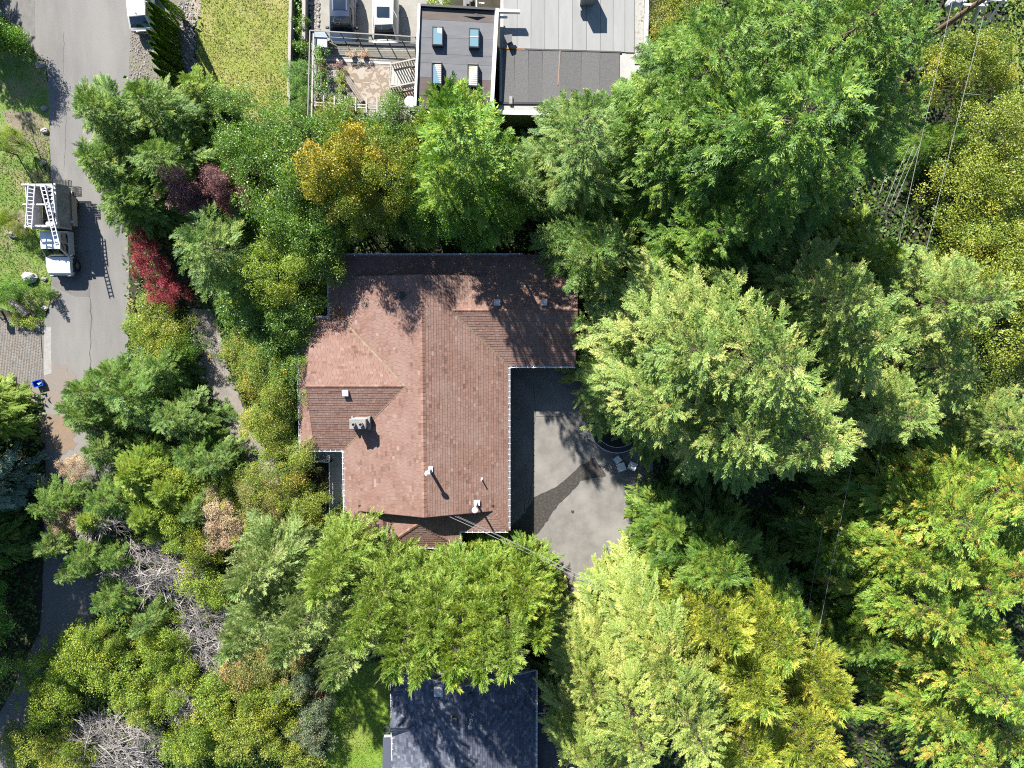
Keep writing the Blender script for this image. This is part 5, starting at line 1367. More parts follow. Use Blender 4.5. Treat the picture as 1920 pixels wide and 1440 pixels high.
def conifer(seed, H=24., Rm=5.2, whorl=.55, per=6, z0=.12, prof=.85, e_low=-18, e_top=38, curve=-.05, tipup=.0, frondp=None, gapp=.06, top_clear=.0, hang=0.0, lens=(.8, 1.6, 2.6, 3.8, 5.2), bp=None):
    rng = np.random.default_rng(seed)
    rt_ = np.random.default_rng(seed * 31)
    tongues = {l: [frond(rt_, l, **frondp) for j in range(4)] for l in (.5, .8, 1.2, 1.7, 2.1)}
    tp = [[bough(rt_, l, tongues, **(bp or {})) for j in range(4)] for i, l in enumerate(lens)]
    VS, TS = [], []
    wood = MB()
    tube_mb(wood, [(0, 0, z) for z in np.linspace(0, H * .97, 9)], [max(.02, H * .013 * (1 - i / 8.3)) for i in range(9)], 8)
    z = H * z0; k = 0; az0 = rng.uniform(0, 6.28)
    while z < H * .985:
        t = (z - H * z0) / (H * (1 - z0))
        rad = Rm * (1 - t) ** prof * (.9 + .1 * math.cos(3.1 * t))
        npr = max(4, int(per * (.75 + .25 * rad / Rm)))
        for i in range(npr):
            if rng.random() < gapp: continue
            az = az0 + k * 2.39996 + 6.2832 * i / npr + rng.normal(0, .22)
            lob = 1 + .16 * math.sin(az * 2 + seed) + .10 * math.sin(az * 5 + seed * 2 + z)
            L = max(.45, rad * lob * rng.uniform(.72, 1.15) + .15)
            idx = int(np.argmin([abs(l - L) for l in lens]))
            v, tn = tp[idx][rng.integers(4)]
            s = L / lens[idx]
            v = v * np.array([s, s ** .8, s ** .4])
            c = curve * rng.uniform(.6, 1.5)
            v = v.copy()
            x = v[:, 0]
            v[:, 2] += c * x * x + tipup * np.maximum(0, x - .6 * L) ** 2
            v[:, 1] += .04 * rng.normal() * x * x
            if hang:
                v[:, 2] -= hang * np.abs(v[:, 1]) ** 1.3
            el = math.radians(e_low + (e_top - e_low) * t ** 1.3 + rng.normal(0, 6)); ro = rng.normal(0, .22)
            cr_, sr_ = math.cos(ro), math.sin(ro)
            y, zz = v[:, 1] * cr_ - v[:, 2] * sr_, v[:, 1] * sr_ + v[:, 2] * cr_
            ce, se = math.cos(el), math.sin(el)
            x2, z2 = v[:, 0] * ce - zz * se, v[:, 0] * se + zz * ce
            ca, sa = math.cos(az), math.sin(az)
            out = np.stack([x2 * ca - y * sa, x2 * sa + y * ca, z2 + z], 1)
            VS.append(out); TS.append(tn + .5 + rng.normal(0, .10))
            if L > 1.0:
                p1 = []
                for f in (0, .4, .72):
                    xx = f * L; zz_ = c * xx * xx
                    p1.append(((xx * ce - zz_ * se) * ca, (xx * ce - zz_ * se) * sa, xx * se + zz_ * ce + z))
                tube_mb(wood, p1, [.015 + .008 * L, .009 + .004 * L, .004], 3)
        z += whorl * rng.uniform(.75, 1.25) * (.55 + .45 * (1 - t)); k += 1
    V_ = np.concatenate(VS); T = np.concatenate(TS)
    T = T + rng.normal(0, .055, len(T))
    return V_, T, wood

def broadleaf(seed, H=7., Rm=3., crown0=.35, nclump=55, per=330, cr=(.55, 1.0), ll=.15, lw=.095, flat=1.0, up=.55, dome=.75, trunk_r=.12, shell=.75, dirup=0.0, rag=0.0):
    rng = np.random.default_rng(seed)
    zc = H * (crown0 + 1) / 2; hz = H * (1 - crown0) / 2
    wood = MB(); VS, TS = [], []
    tube_mb(wood, [(0, 0, 0), (.05, 0, H * crown0 * .6), (0, .05, H * crown0 * 1.1), (0, 0, zc)], [trunk_r, trunk_r * .85, trunk_r * .7, trunk_r * .35], 8)
    cen = []
    ph = rng.uniform(0, 6.28, 4)
    while len(cen) < nclump:
        d = nrmz(rng.normal(0, 1, 3))
        if d[2] < -.35: continue
        az = math.atan2(d[1], d[0])
        lob = 1 + .24 * math.sin(2 * az + ph[0]) * (1 - abs(d[2])) + .17 * math.sin(5 * az + ph[1] + 2 * d[2]) + .10 * math.sin(9 * az + ph[2] + 5 * d[2])
        r_ = rng.uniform(.45, 1.08) ** .6 * lob * (1 + rag * rng.uniform(-.5, 1.0) ** 3)
        cen.append((d * np.array([Rm - cr[0] * .5, Rm - cr[0] * .5, hz]) * r_ + np.array([0, 0, zc]), d))
    for c, d in cen:
        rc = cr[0] * .75 + (cr[1] * 1.1 - cr[0] * .75) * rng.random() ** 1.5
        n = int(1.5 * per * (rc / cr[1]) ** 2 * rng.uniform(.8, 1.4)) + 24
        g = nrmz(rng.normal(0, 1, (n, 3)) + np.array([0, 0, .45]) + d * .3)
        loose = np.where(rng.random(n) < .22, rng.uniform(1.0, 1.65, n), rng.uniform(shell, 1.05, n))
        rr = rc * loose[:, None] ** .9 * np.array([1, 1, .72 * flat])
        P = c + g * rr
        N = nrmz(g * .35 + np.array([0, 0, up]) + rng.normal(0, .5, (n, 3)))
        D = nrmz(np.cross(N, rng.normal(0, 1, (n, 3))) + g * .4 + np.array([0, 0, dirup]))
        VS.append(leaves(P, D, N, .8 * ll * rng.uniform(.5, 1.5, n), .8 * lw * rng.uniform(.6, 1.4, n)))
        TS.append(.48 + rng.normal(0, .17) + rng.normal(0, .10, n))
        if rng.random() < .6:
            mid = c * .5 + np.array([0, 0, H * crown0 * .45]); tube_mb(wood, [(0, 0, H * crown0 * .8), tuple(mid + rng.normal(0, .15, 3)), tuple(c)], [trunk_r * .4, trunk_r * .22, .012], 4)
    return np.concatenate(VS), np.concatenate(TS), wood

def column(seed, H=3.4, Rm=.42, n=5200, ll=.12, lw=.05, sharp=.75):
    rng = np.random.default_rng(seed)
    u = rng.uniform(0, 1, n) ** .9; a = rng.uniform(0, 6.2832, n)
    prof = np.minimum(1, (u / .18) ** .7) * (1 - u) ** sharp * 1.15
    r_ = Rm * prof * (1 + .13 * np.sin(a * 7 + u * 9) + rng.normal(0, .08, n)) + .015
    P = np.stack([r_ * np.cos(a), r_ * np.sin(a), u * H], 1)
    out = np.stack([np.cos(a), np.sin(a), np.zeros(n)], 1)
    D = nrmz(out * .35 + np.array([0, 0, 1.0]) + rng.normal(0, .22, (n, 3)))
    N = nrmz(out + rng.normal(0, .35, (n, 3)))
    wood = MB(); tube_mb(wood, [(0, 0, 0), (0, 0, H * .9)], [.05, .012], 6)
    return leaves(P, D, N, ll * rng.uniform(.7, 1.4, n), lw * rng.uniform(.7, 1.3, n)), .5 + rng.normal(0, .2, n), wood

# ------------------------------------------------------------------ leaf colours
def pal(name, d, m, l, hi=None, trans=.28, rough=.55, spec=.35, gain=1.12, sat=1.28):
    def g_(c):
        y = .3 * c[0] + .6 * c[1] + .1 * c[2]
        o_ = [(y + (v - y) * sat) * gain for v in c]
        return (max(.004, o_[0]), max(.004, o_[1]), max(.13 * max(o_), o_[2]))
    d, m, l, hi = g_(d), g_(m), g_(l), g_(hi or l)
    st = [(0.05, d), (.42, m), (.72, l)]
    st.append((.97, hi or l))
    return tone_mat(name, st, rough, spec, trans, k=1.0)
PAL = {
    'fir_dark': pal('fir_needles', (.03, .065, .016), (.062, .115, .024), (.11, .17, .034), (.17, .22, .05), sat=1.25, gain=1.2),
    'fir_mid': pal('fir_needles_mid', (.045, .09, .03), (.085, .145, .045), (.13, .19, .06), (.18, .22, .08)),
    'fir_grey': pal('grey_green_needles', (.045, .085, .03), (.09, .145, .05), (.14, .195, .07), (.20, .23, .09)),
    'fir_pale': pal('pale_needles', (.07, .115, .032), (.145, .195, .055), (.215, .255, .075), (.30, .28, .11), sat=1.15, gain=1.2),
    'fir_mint': pal('mint_green_needles', (.060, .113, .033), (.126, .190, .056), (.196, .248, .078), (.29, .285, .11), sat=1.15, gain=1.15),
    'larch': pal('larch_green', (.05, .10, .012), (.105, .18, .016), (.165, .24, .022), (.22, .26, .03)),
    'cypress_mid': pal('mid_green_cypress', (.072, .13, .032), (.135, .205, .048), (.195, .255, .065), (.26, .29, .10), sat=1.15, gain=1.2),
    'fir_yellow': pal('yellow_green_needles', (.08, .13, .024), (.165, .215, .038), (.245, .28, .05), (.33, .29, .07), sat=1.22, gain=1.2),
    'cedar_bright': pal('bright_cedar_sprays', (.055, .11, .010), (.125, .205, .014), (.20, .265, .02), (.32, .23, .04), sat=1.2, gain=1.2),
    'cedar_dark': pal('dark_cedar_sprays', (.032, .066, .012), (.068, .12, .018), (.115, .175, .025), (.19, .22, .045)),
    'cypress_blue': pal('blue_green_cypress', (.075, .13, .045), (.14, .20, .068), (.20, .25, .095), (.28, .30, .14), sat=1.15, gain=1.2),
    'cypress_green': pal('fresh_green_cypress', (.08, .14, .02), (.14, .21, .03), (.20, .255, .04), (.25, .27, .05)),
    'spruce_blue': pal('blue_spruce', (.05, .085, .07), (.10, .15, .12), (.17, .22, .17), (.24, .27, .19)),
    'hedge_green': pal('clipped_hedge', (.028, .065, .010), (.06, .115, .014), (.115, .175, .018), (.16, .21, .025)),
    'leaf_green': pal('green_leaf', (.042, .088, .014), (.088, .15, .022), (.145, .21, .03), (.20, .24, .045), .33, .4, .5),
    'leaf_bright': pal('bright_leaf', (.055, .12, .012), (.10, .19, .016), (.16, .24, .02), (.21, .25, .03), .35, .4, .5),
    'leaf_lime': pal('lime_leaf', (.09, .145, .012), (.175, .235, .014), (.25, .295, .018), (.31, .30, .03), .35, .45, .4),
    'leaf_yellow': pal('yellow_maple_leaf', (.09, .13, .022), (.22, .22, .03), (.40, .32, .04), (.52, .31, .05), .3, .45, .4, sat=1.05, gain=1.15),
    'leaf_olive': pal('olive_leaf', (.07, .11, .018), (.155, .195, .03), (.25, .27, .042), (.36, .31, .06), .3, .45, .4, sat=1.2, gain=1.15),
    'leaf_autumn': pal('turning_leaf', (.07, .12, .02), (.14, .19, .03), (.26, .25, .045), (.44, .27, .06), .3, .45, .4, sat=1.1),
    'leaf_redgreen': pal('rusting_leaf', (.09, .11, .03), (.15, .175, .04), (.25, .19, .065), (.38, .15, .08), .3, .5, .4, sat=1.0),
    'leaf_red': pal('crimson_maple_leaf', (.07, .010, .014), (.17, .020, .028), (.27, .045, .055), (.38, .11, .11), .25, .45, .4, sat=1.1),
    'leaf_plum': pal('plum_leaf', (.07, .028, .032), (.16, .07, .075), (.28, .15, .14), (.38, .26, .21), .25, .45, .5, sat=1.0, gain=1.1),
    'leaf_bluegreen': pal('blue_green_shrub', (.06, .095, .05), (.12, .165, .09), (.20, .23, .13), (.40, .20, .13), .3, .5, .4, sat=1.0),
    'leaf_dry': pal('dry_tan_leaf', (.2, .14, .09), (.34, .24, .15), (.42, .32, .2), (.46, .38, .26), .25, sat=1.0),
    'flower_yellow': pal('yellow_flower', (.2, .18, .01), (.5, .38, .01), (.62, .48, .02), (.65, .55, .05), .25),
    'plant_red': pal('red_potted_leaf', (.2, .05, .02), (.4, .08, .03), (.5, .13, .05), (.5, .2, .06), .3),
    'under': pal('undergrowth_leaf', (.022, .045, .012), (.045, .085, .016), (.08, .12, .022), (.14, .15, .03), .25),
    'bank': pal('brush_leaf', (.035, .06, .012), (.085, .125, .02), (.16, .19, .03), (.26, .23, .06), .25),
    'under_pale': pal('bank_leaf', (.08, .10, .02), (.16, .17, .035), (.25, .22, .05), (.36, .24, .09), .3),
}
bark = mat('bark', (.12, .085, .06), .95, col2=(.075, .055, .042), scale=6, bump=.5, stretch=(1, 1, .3))
twig_grey = mat('dead_twig', (.47, .43, .41), .9, col2=(.33, .295, .28), scale=9)

F_FIR = dict(wr=.26, bsp=.085, tsp=.075, tl=.135, tw=.058, zr=.30, nr=.26, bdroop=.12)
F_SPR = dict(wr=.25, bsp=.082, tsp=.072, tl=.115, tw=.062, zr=.36, nr=.30, bdroop=.10)
F_CED = dict(wr=.28, bsp=.105, tsp=.085, tl=.14, tw=.054, bang=40, tang=26, zr=.2, nr=.28, bdroop=.16)
F_CYP = dict(wr=.19, bsp=.09, tsp=.085, tl=.165, tw=.042, bang=34, tang=22, zr=.28, nr=.32, bdroop=.02)
F_SM = dict(wr=.28, bsp=.09, tsp=.075, tl=.125, tw=.052, zr=.32, nr=.28, bdroop=.06)
KINDS = {}
def reg(name, gen, H, Rm):
    V_, T, wood = gen
    KINDS[name] = (np_mesh('crown_' + name, V_, len(V_) // len(T), T), wood.mesh('trunk_' + name), H, Rm)
    KINDS[name][1].materials.append(bark)
    return len(T)
tot = 0
tot += reg('fir_one', conifer(1, 24, 5.4, 1.0, 6, .10, .56, -14, 35, -.06, .03, F_FIR), 24, 5.4)
tot += reg('fir_two', conifer(2, 24, 5.4, 1.05, 6, .10, .64, -8, 40, -.07, .04, F_FIR), 24, 5.4)
tot += reg('spruce_one', conifer(3, 22, 6.0, .95, 7, .12, .52, -10, 42, -.055, .03, F_SPR), 22, 6.0)
tot += reg('spruce_two', conifer(4, 22, 6.0, .92, 7, .12, .58, -14, 38, -.055, .02, F_SPR), 22, 6.0)
BD = dict(step=.46, ang=40, lmax=1.05, k=.40)
tot += reg('cedar_one', conifer(5, 16, 4.6, .62, 8, .08, .55, 0, 52, -.09, .0, F_CED, hang=.2, bp=BD), 16, 4.6)
tot += reg('cedar_two', conifer(6, 16, 4.6, .62, 8, .08, .60, -4, 50, -.085, .0, F_CED, hang=.25, bp=BD), 16, 4.6)
BC = dict(step=.42, ang=34, lmax=1.2, k=.40)
tot += reg('cypress_one', conifer(7, 12, 3.0, .46, 7, .08, .40, 12, 66, -.05, .0, F_CYP, lens=(.6, 1.2, 2.0, 3.0), bp=BC), 12, 3.0)
tot += reg('cypress_two', conifer(8, 12, 3.0, .46, 7, .08, .45, 5, 62, -.04, .0, F_CYP, lens=(.6, 1.2, 2.0, 3.0), bp=BC), 12, 3.0)
BS = dict(step=.42, ang=44, lmax=1.0, k=.40)
tot += reg('small_fir', conifer(9, 9, 3.2, .56, 6, .1, .50, -2, 50, -.07, .03, F_SM, lens=(.6, 1.1, 1.8, 2.6, 3.4), bp=BS), 9, 3.2)
tot += reg('small_fir_two', conifer(10, 9, 3.2, .56, 6, .1, .58, -6, 48, -.09, .03, F_SM, lens=(.6, 1.1, 1.8, 2.6, 3.4), bp=BS), 9, 3.2)
tot += reg('larch', conifer(21, 13, 3.8, .66, 6, .1, .55, -4, 45, -.06, .05, dict(F_FIR, tl=.14), lens=(.6, 1.2, 2.0, 3.0, 4.0), bp=dict(step=.5, ang=38, lmax=1.3)), 13, 3.8)
tot += reg('maple', broadleaf(11, 7, 3.0, .3, 90, 420, (.35, .9), .14, .10, rag=.35), 7, 3.0)
tot += reg('leafy', broadleaf(12, 7, 3.0, .3, 95, 420, (.35, .9), .14, .075, rag=.35), 7, 3.0)
tot += reg('leafy_two', broadleaf(13, 7, 3.0, .3, 90, 420, (.4, 1.0), .155, .08, rag=.35), 7, 3.0)
tot += reg('shrub', broadleaf(14, 2.6, 1.6, .05, 56, 300, (.25, .6), .11, .06, rag=.55, trunk_r=.05), 2.6, 1.6)
tot += reg('shrub_two', broadleaf(15, 2.6, 1.6, .05, 54, 300, (.25, .6), .125, .055, rag=.55, trunk_r=.05, dirup=.6), 2.6, 1.6)
tot += reg('shrub_three', broadleaf(25, 2.6, 1.6, .05, 60, 260, (.2, .5), .10, .06, rag=.55, trunk_r=.05), 2.6, 1.6)
tot += reg('lacy', broadleaf(16, 3.5, 2.0, .2, 70, 220, (.25, .55), .14, .04, trunk_r=.07, up=.8), 3.5, 2.0)
tot += reg('round_shrub', broadleaf(17, 3.5, 2.0, .05, 70, 360, (.5, .8), .13, .085, trunk_r=.08), 3.5, 2.0)
tot += reg('tuft', broadleaf(18, .9, .5, .05, 12, 60, (.15, .28), .11, .06, trunk_r=.02), .9, .5)
tot += reg('column', column(19), 3.4, .42)
tot += reg('column_two', column(20, n=5200, Rm=.46), 3.4, .46)
print('leaf quads', tot)

def plant(kind, palette, tip, h, r_, label, name='tree', cat='tree', group=None, lean=None, rz=None, z0=0.0, ground=None):
    """tip: where the top of the plant shows in the photograph; it stands straight below that point"""
    crown, trunk, H0, R0 = KINDS[kind]
    p_ = at(*tip, h + z0)
    if ground is not None: p_ = at(*ground, z0)
    seed = int(tip[0] * 7 + tip[1] * 13)
    t = thing(name, label, cat, (p_.x, p_.y, z0), (seed % 628) / 100 if rz is None else rz, group, local=True)
    k1 = .86 + (seed % 9) / 28 if 'shrub' in kind or 'leafy' in kind else .95 + (seed % 5) / 50; t.scale = (r_ / R0 * k1, r_ / R0 * (2 - k1), h / H0)
    link_mesh('trunk', trunk, t)
    link_mesh('crown', crown, t, PAL[palette])
    return t
# ================================================================== PLANTING
G1 = 'tall firs along the right side'
# big dark firs, upper right
for kind, tip, h, r_, label in [
    ('fir_one', (1600, 150), 26, 6.4, 'tallest dark green fir in the middle of the upper right grove'),
    ('fir_two', (1415, 10), 23, 5.6, 'dark green fir at the top edge left of the tallest one'),
    ('fir_one', (1745, 30), 22, 5.0, 'dark fir beside the utility pole and yellow leaved trees'),
    ('fir_two', (1490, 330), 20, 5.6, 'dark fir on the lower side of the upper right grove'),
    ('fir_two', (1300, 190), 18, 5.0, 'dark fir overhanging the grey felt roof'),
    ('fir_one', (1610, 300), 19, 4.4, 'dark blue green fir closest to the overhead wires'),
    ('fir_one', (1560, -60), 24, 5.5, 'dark fir cut by the top edge, right of centre in the grove'),
    ('fir_two', (1740, 170), 20, 5.4, 'dark fir leaning toward the overhead wires, upper one'),
    ('fir_one', (1420, 190), 22, 5.4, 'dark fir standing between the tallest one and the felt roof'),
    ('fir_two', (1380, 420), 17, 4.8, 'dark fir at the lower left corner of the upper right grove'),
    ('fir_one', (1690, -20), 22, 5.4, 'dark fir at the top edge next to the utility pole')]:
    plant(kind, 'fir_dark', tip, h, r_, label, 'fir_tree', 'tree', G1)
plant('fir_two', 'fir_grey', (1112, 190), 20, 4.6, 'grey green fir between the felt roof and the brown house garage', 'fir_tree', 'tree', G1)
plant('small_fir', 'fir_grey', (1130, 460), 13, 4.0, 'grey green fir leaning over the garage roof corner', 'fir_tree', 'tree', G1)
plant('small_fir_two', 'fir_grey', (985, 320), 10, 2.8, 'grey green fir behind the house between two lighter trees', 'fir_tree', 'tree', G1)
# pale firs, right
for kind, tip, h, r_, label in [
    ('spruce_one', (1500, 690), 23, 6.6, 'broad pale green fir right of the concrete yard'),
    ('spruce_two', (1680, 640), 19, 6.0, 'pale green fir with small cones at mid right'),
    ('spruce_two', (1330, 660), 20, 6.4, 'pale fir whose branches overhang the trampoline'),
    ('spruce_one', (1640, 560), 20, 4.6, 'pale fir on the upper side of the mid right group, beside the wires'),
    ('spruce_one', (1830, 700), 14, 5.0, 'pale fir at the right edge of the mid right group'),
    ('spruce_two', (1580, 850), 21, 5.6, 'pale fir on the lower side of the mid right group'),
    ('spruce_two', (1268, 768), 17, 5.0, 'pale fir hanging over the white side tables'),
    ('spruce_one', (1420, 830), 19, 5.6, 'pale fir right above the end of the concrete yard'),
    ('spruce_two', (1900, 560), 19, 5.0, 'pale fir at the right edge below the yellow green trees'),
    ('spruce_one', (1930, 810), 11, 4.2, 'pale fir at the right edge above the bright cedars'),
    ('spruce_two', (1740, 790), 16, 5.2, 'pale fir in the lower right part of the mid right group')]:
    plant(kind, 'fir_mint', tip, h, r_, label, 'fir_tree', 'tree', G1)
# pale firs, bottom right of centre
for kind, pl_, tip, h, r_, label in [
    ('spruce_two', 'fir_pale', (1215, 1440), 18, 4.9, 'broad pale fir right of the slate roofed house'),
    ('spruce_one', 'fir_pale', (1330, 1430), 19, 5.2, 'pale fir cut by the bottom edge beside the slate roof'),
    ('spruce_one', 'fir_pale', (1258, 1300), 15, 3.8, 'pale fir in the middle of its group, next to the yellow green cypresses'),
    ('spruce_two', 'fir_pale', (1130, 1520), 15, 4.2, 'pale fir overhanging the flat side roof of the slate house'),
    ('spruce_one', 'fir_pale', (1120, 1330), 13, 3.5, 'pale fir nearest the lower end of the concrete yard'),
    ('cypress_two', 'fir_yellow', (1440, 1330), 15, 4.4, 'yellow green cypress right of the pale firs at the bottom'),
    ('cypress_one', 'fir_yellow', (1560, 1460), 15, 4.6, 'yellow green cypress cut by the bottom edge'),
    ('cypress_one', 'fir_yellow', (1380, 1210), 14, 3.6, 'yellow green cypress at the upper end of its group'),
    ('cypress_two', 'fir_yellow', (1480, 1240), 14, 3.8, 'yellow green cypress nearest the single wire'),
    ('cypress_two', 'fir_yellow', (1430, 1470), 15, 4.2, 'yellow green cypress between pale fir and bottom edge'),
    ('cypress_one', 'fir_yellow', (1580, 1330), 13, 3.6, 'yellow green cypress at the edge of the dark gap'),
    ('cedar_one', 'cedar_dark', (1370, 1090), 11, 4.2, 'dark cedar in the shade below the mid right firs'),
    ('cedar_two', 'cedar_dark', (1500, 1180), 11, 4.0, 'dark brown green cedar beside the single wire'),
    ('cedar_two', 'cedar_dark', (1270, 1010), 8, 2.8, 'shaded cedar at the corner of the concrete yard')]:
    plant(kind, pl_, tip, h, r_, label, 'conifer', 'tree', 'conifers below the yard')
# bright cedars, bottom right
for kind, pl_, tip, h, r_, label in [
    ('cedar_one', 'cedar_bright', (1860, 1000), 15, 5.0, 'bright green cedar with orange tips at the right edge below the pale firs'),
    ('cedar_two', 'cedar_bright', (1800, 1180), 14, 4.6, 'bright green cedar with orange tips in the middle of the lower right corner'),
    ('cedar_one', 'cedar_bright', (1930, 1340), 15, 5.0, 'bright cedar in the lower right corner, largest'),
    ('cedar_two', 'cedar_bright', (1820, 1090), 14, 4.0, 'bright cedar in the middle of the right edge group'),
    ('cedar_one', 'cedar_bright', (1850, 900), 12, 3.6, 'bright cedar touching the lower side of the pale firs'),
    ('cedar_one', 'cedar_bright', (1760, 1090), 13, 3.6, 'bright cedar at the inner side of the right edge group'),
    ('cedar_two', 'cedar_bright', (1960, 1430), 13, 4.2, 'bright cedar filling the very lower right corner'),
    ('cedar_one', 'cedar_bright', (1890, 1130), 13, 4.2, 'bright green cedar between the orange tipped one and the corner one'),
    ('cedar_two', 'cedar_bright', (1900, 1260), 12, 4.2, 'bright cedar just above the lower right corner'),
    ('cedar_one', 'cedar_bright', (1800, 1380), 11, 3.2, 'bright cedar by the sideways wire at the bottom right'),
    ('cedar_two', 'cedar_bright', (1990, 1120), 14, 5.0, 'bright cedar cut by the right edge, orange tipped'),
    ('cedar_two', 'cedar_bright', (1760, 970), 12, 3.8, 'bright green cedar peeping out below the pale firs'),
    ('cedar_one', 'cedar_bright', (1990, 950), 14, 4.6, 'bright cedar at the right edge just below the pale firs'),
    ('cedar_two', 'cedar_bright', (1870, 1460), 13, 4.0, 'bright cedar cut by the bottom edge at right'),
    ('cedar_one', 'cedar_dark', (1590, 1060), 8, 3.0, 'dark cedar close to the single wire, right of it'),
    ('cedar_two', 'cedar_dark', (1690, 1080), 10, 4.0, 'dark cedar shaded between the wire and the bright cedars'),
    ('cedar_one', 'cedar_dark', (1650, 1230), 8, 3.4, 'low dark cedar in the deep shade left of the bright cedars')]:
    plant(kind, pl_, tip, h, r_, label, 'cedar_tree', 'tree', 'cedars in the lower right corner')
# yellow green deciduous trees along the right edge
for kind, pl_, tip, h, r_, label in [
    ('leafy_two', 'leaf_olive', (1850, 110), 7, 2.3, 'yellow leaved tree right under the utility pole'),
    ('leafy', 'leaf_olive', (1930, 280), 8, 3.2, 'yellow green tree below the sideways wire at the right edge'),
    ('leafy_two', 'leaf_olive', (1890, 390), 7, 3.2, 'yellow green tree second along the right edge'),
    ('leafy', 'leaf_olive', (1925, 500), 8, 3.2, 'yellow green tree third along the right edge, just above the pale firs'),
    ('leafy', 'leaf_olive', (1940, 610), 9, 3.4, 'yellow tree at the right edge beside the pale firs'),
    ('leafy_two', 'leaf_olive', (1815, 515), 5, 2.0, 'low yellow green tree beside the rightmost overhead wire')]:
    plant(kind, pl_, tip, h, r_, label, 'deciduous_tree', 'tree', 'yellow green trees on the right')
plant('cedar_two', 'cypress_green', (1690, 475), 11, 3.0, 'bright yellow green cedar below the wires in the gap', 'cedar_tree', 'tree')
plant('cedar_one', 'cypress_green', (1640, 420), 6, 2.0, 'small bright cedar beside the thick pale wire', 'cedar_tree', 'tree')
plant('small_fir', 'fir_dark', (1800, 250), 6, 2.0, 'thin young fir in the gap between the wires and the yellow trees', 'fir_tree', 'tree')
plant('leafy', 'leaf_olive', (1200, 470), 6, 2.6, 'sparse olive tree with bare twigs right of the garage', 'deciduous_tree', 'tree')
plant('leafy_two', 'leaf_green', (1285, 105), 8, 2.4, 'leafy green tree beside the white roof coping', 'deciduous_tree', 'tree')
plant('leafy', 'leaf_autumn', (1290, 20), 6, 2.2, 'rusty leaved tree at the top edge beside the flat roof', 'deciduous_tree', 'tree')
plant('small_fir_two', 'fir_dark', (1220, 520), 9, 3.4, 'dark fir in the shade behind the garage', 'fir_tree', 'tree')
plant('small_fir', 'fir_dark', (1330, 480), 12, 4.0, 'dark fir in the gap above the pale firs', 'fir_tree', 'tree')
# the row behind the house, left to right
plant('larch', 'larch', (842, 190), 20, 4.8, 'bright yellow green conifer behind the flat roofed house', 'conifer', 'tree')
plant('larch', 'larch', (805, 295), 18, 2.5, 'tall narrow green conifer in front of the bright one, closest to the house', 'conifer', 'tree')
plant('maple', 'leaf_yellow', (620, 300), 11, 2.3, 'golden yellow maple behind the brown house', 'maple_tree', 'tree')
plant('leafy', 'leaf_autumn', (690, 335), 10, 2.4, 'green tree with some amber leaves between maple and brown house', 'deciduous_tree', 'tree')
plant('leafy', 'leaf_green', (555, 275), 9, 3.0, 'green leafy tree left of the golden maple', 'deciduous_tree', 'tree')
plant('leafy_two', 'leaf_green', (545, 420), 7, 2.9, 'green leafy tree below left of the golden maple', 'deciduous_tree', 'tree')
plant('leafy', 'leaf_bright', (818, 372), 7, 2.3, 'bright green bush tree under the yellow green conifer', 'deciduous_tree', 'tree')
plant('leafy_two', 'leaf_green', (650, 240), 5, 2.0, 'green shrub under the left half of the deck edge', 'shrub', 'shrub')
plant('leafy', 'leaf_green', (730, 245), 5, 2.0, 'green shrub under the right half of the deck edge', 'shrub', 'shrub')
plant('leafy_two', 'leaf_green', (583, 405), 7, 2.1, 'dark green tree just left of the house corner', 'deciduous_tree', 'tree')
plant('leafy', 'leaf_bright', (925, 378), 8, 2.1, 'green bush tree between the bright conifer and the grey fir', 'deciduous_tree', 'tree')
plant('leafy', 'leaf_green', (790, 395), 6, 2.0, 'dark green bush close to the roof top edge', 'shrub', 'shrub')
# upper left group
for kind, tip, h, r_, label in [
    ('cedar_one', (150, 190), 9, 3.4, 'dark green cedar at the road edge, leftmost of the upper left group'),
    ('cedar_two', (245, 170), 9, 3.2, 'dark green cedar at the top of the upper left group'),
    ('cedar_two', (150, 290), 9, 3.4, 'dark green cedar bulging over the road above the truck shadow'),
    ('cedar_one', (270, 280), 9, 3.2, 'dark cedar in the shade above the plum tree'),
    ('cedar_one', (205, 365), 8, 2.8, 'yellow tipped dark cedar just above the crimson maple')]:
    plant(kind, 'cedar_dark', tip, h, r_, label, 'cedar_tree', 'tree', 'dark cedars by the road')
plant('small_fir', 'cypress_green', (345, 150), 5, 1.9, 'light green young fir at the end of the clipped hedge', 'fir_tree', 'tree')
plant('leafy_two', 'leaf_green', (415, 215), 4, 1.8, 'green shrub at the corner of the dry lawn', 'shrub', 'shrub')
plant('shrub', 'leaf_bluegreen', (380, 195), 3, 1.6, 'grey green shrub at the edge of the dry lawn', 'shrub', 'shrub')
plant('maple', 'leaf_plum', (340, 345), 6.5, 1.6, 'dusky plum coloured tree below the dark cedars', 'plum_tree', 'tree')
plant('maple', 'leaf_plum', (412, 350), 6.5, 1.3, 'second plum coloured tree, right of the larger one', 'plum_tree', 'tree')
plant('leafy', 'leaf_green', (460, 300), 6, 2.2, 'shaded green tree right of the small cypress columns', 'deciduous_tree', 'tree')
plant('leafy_two', 'leaf_green', (455, 400), 5, 1.8, 'green shrub between the plum trees and the round fir', 'shrub', 'shrub')
plant('lacy', 'leaf_red', (268, 480), 3.2, 1.45, 'crimson japanese maple at the road edge', 'maple_tree', 'tree', 'crimson maples')
plant('lacy', 'leaf_red', (300, 545), 2.8, 1.35, 'crimson japanese maple reaching down to the lane', 'maple_tree', 'tree', 'crimson maples')
plant('lacy', 'leaf_red', (255, 440), 2.6, 1.0, 'small crimson maple at the top of the red group', 'maple_tree', 'tree', 'crimson maples')
plant('small_fir', 'fir_grey', (362, 452), 9, 3.9, 'rounded green fir right of the crimson maples', 'fir_tree', 'tree')
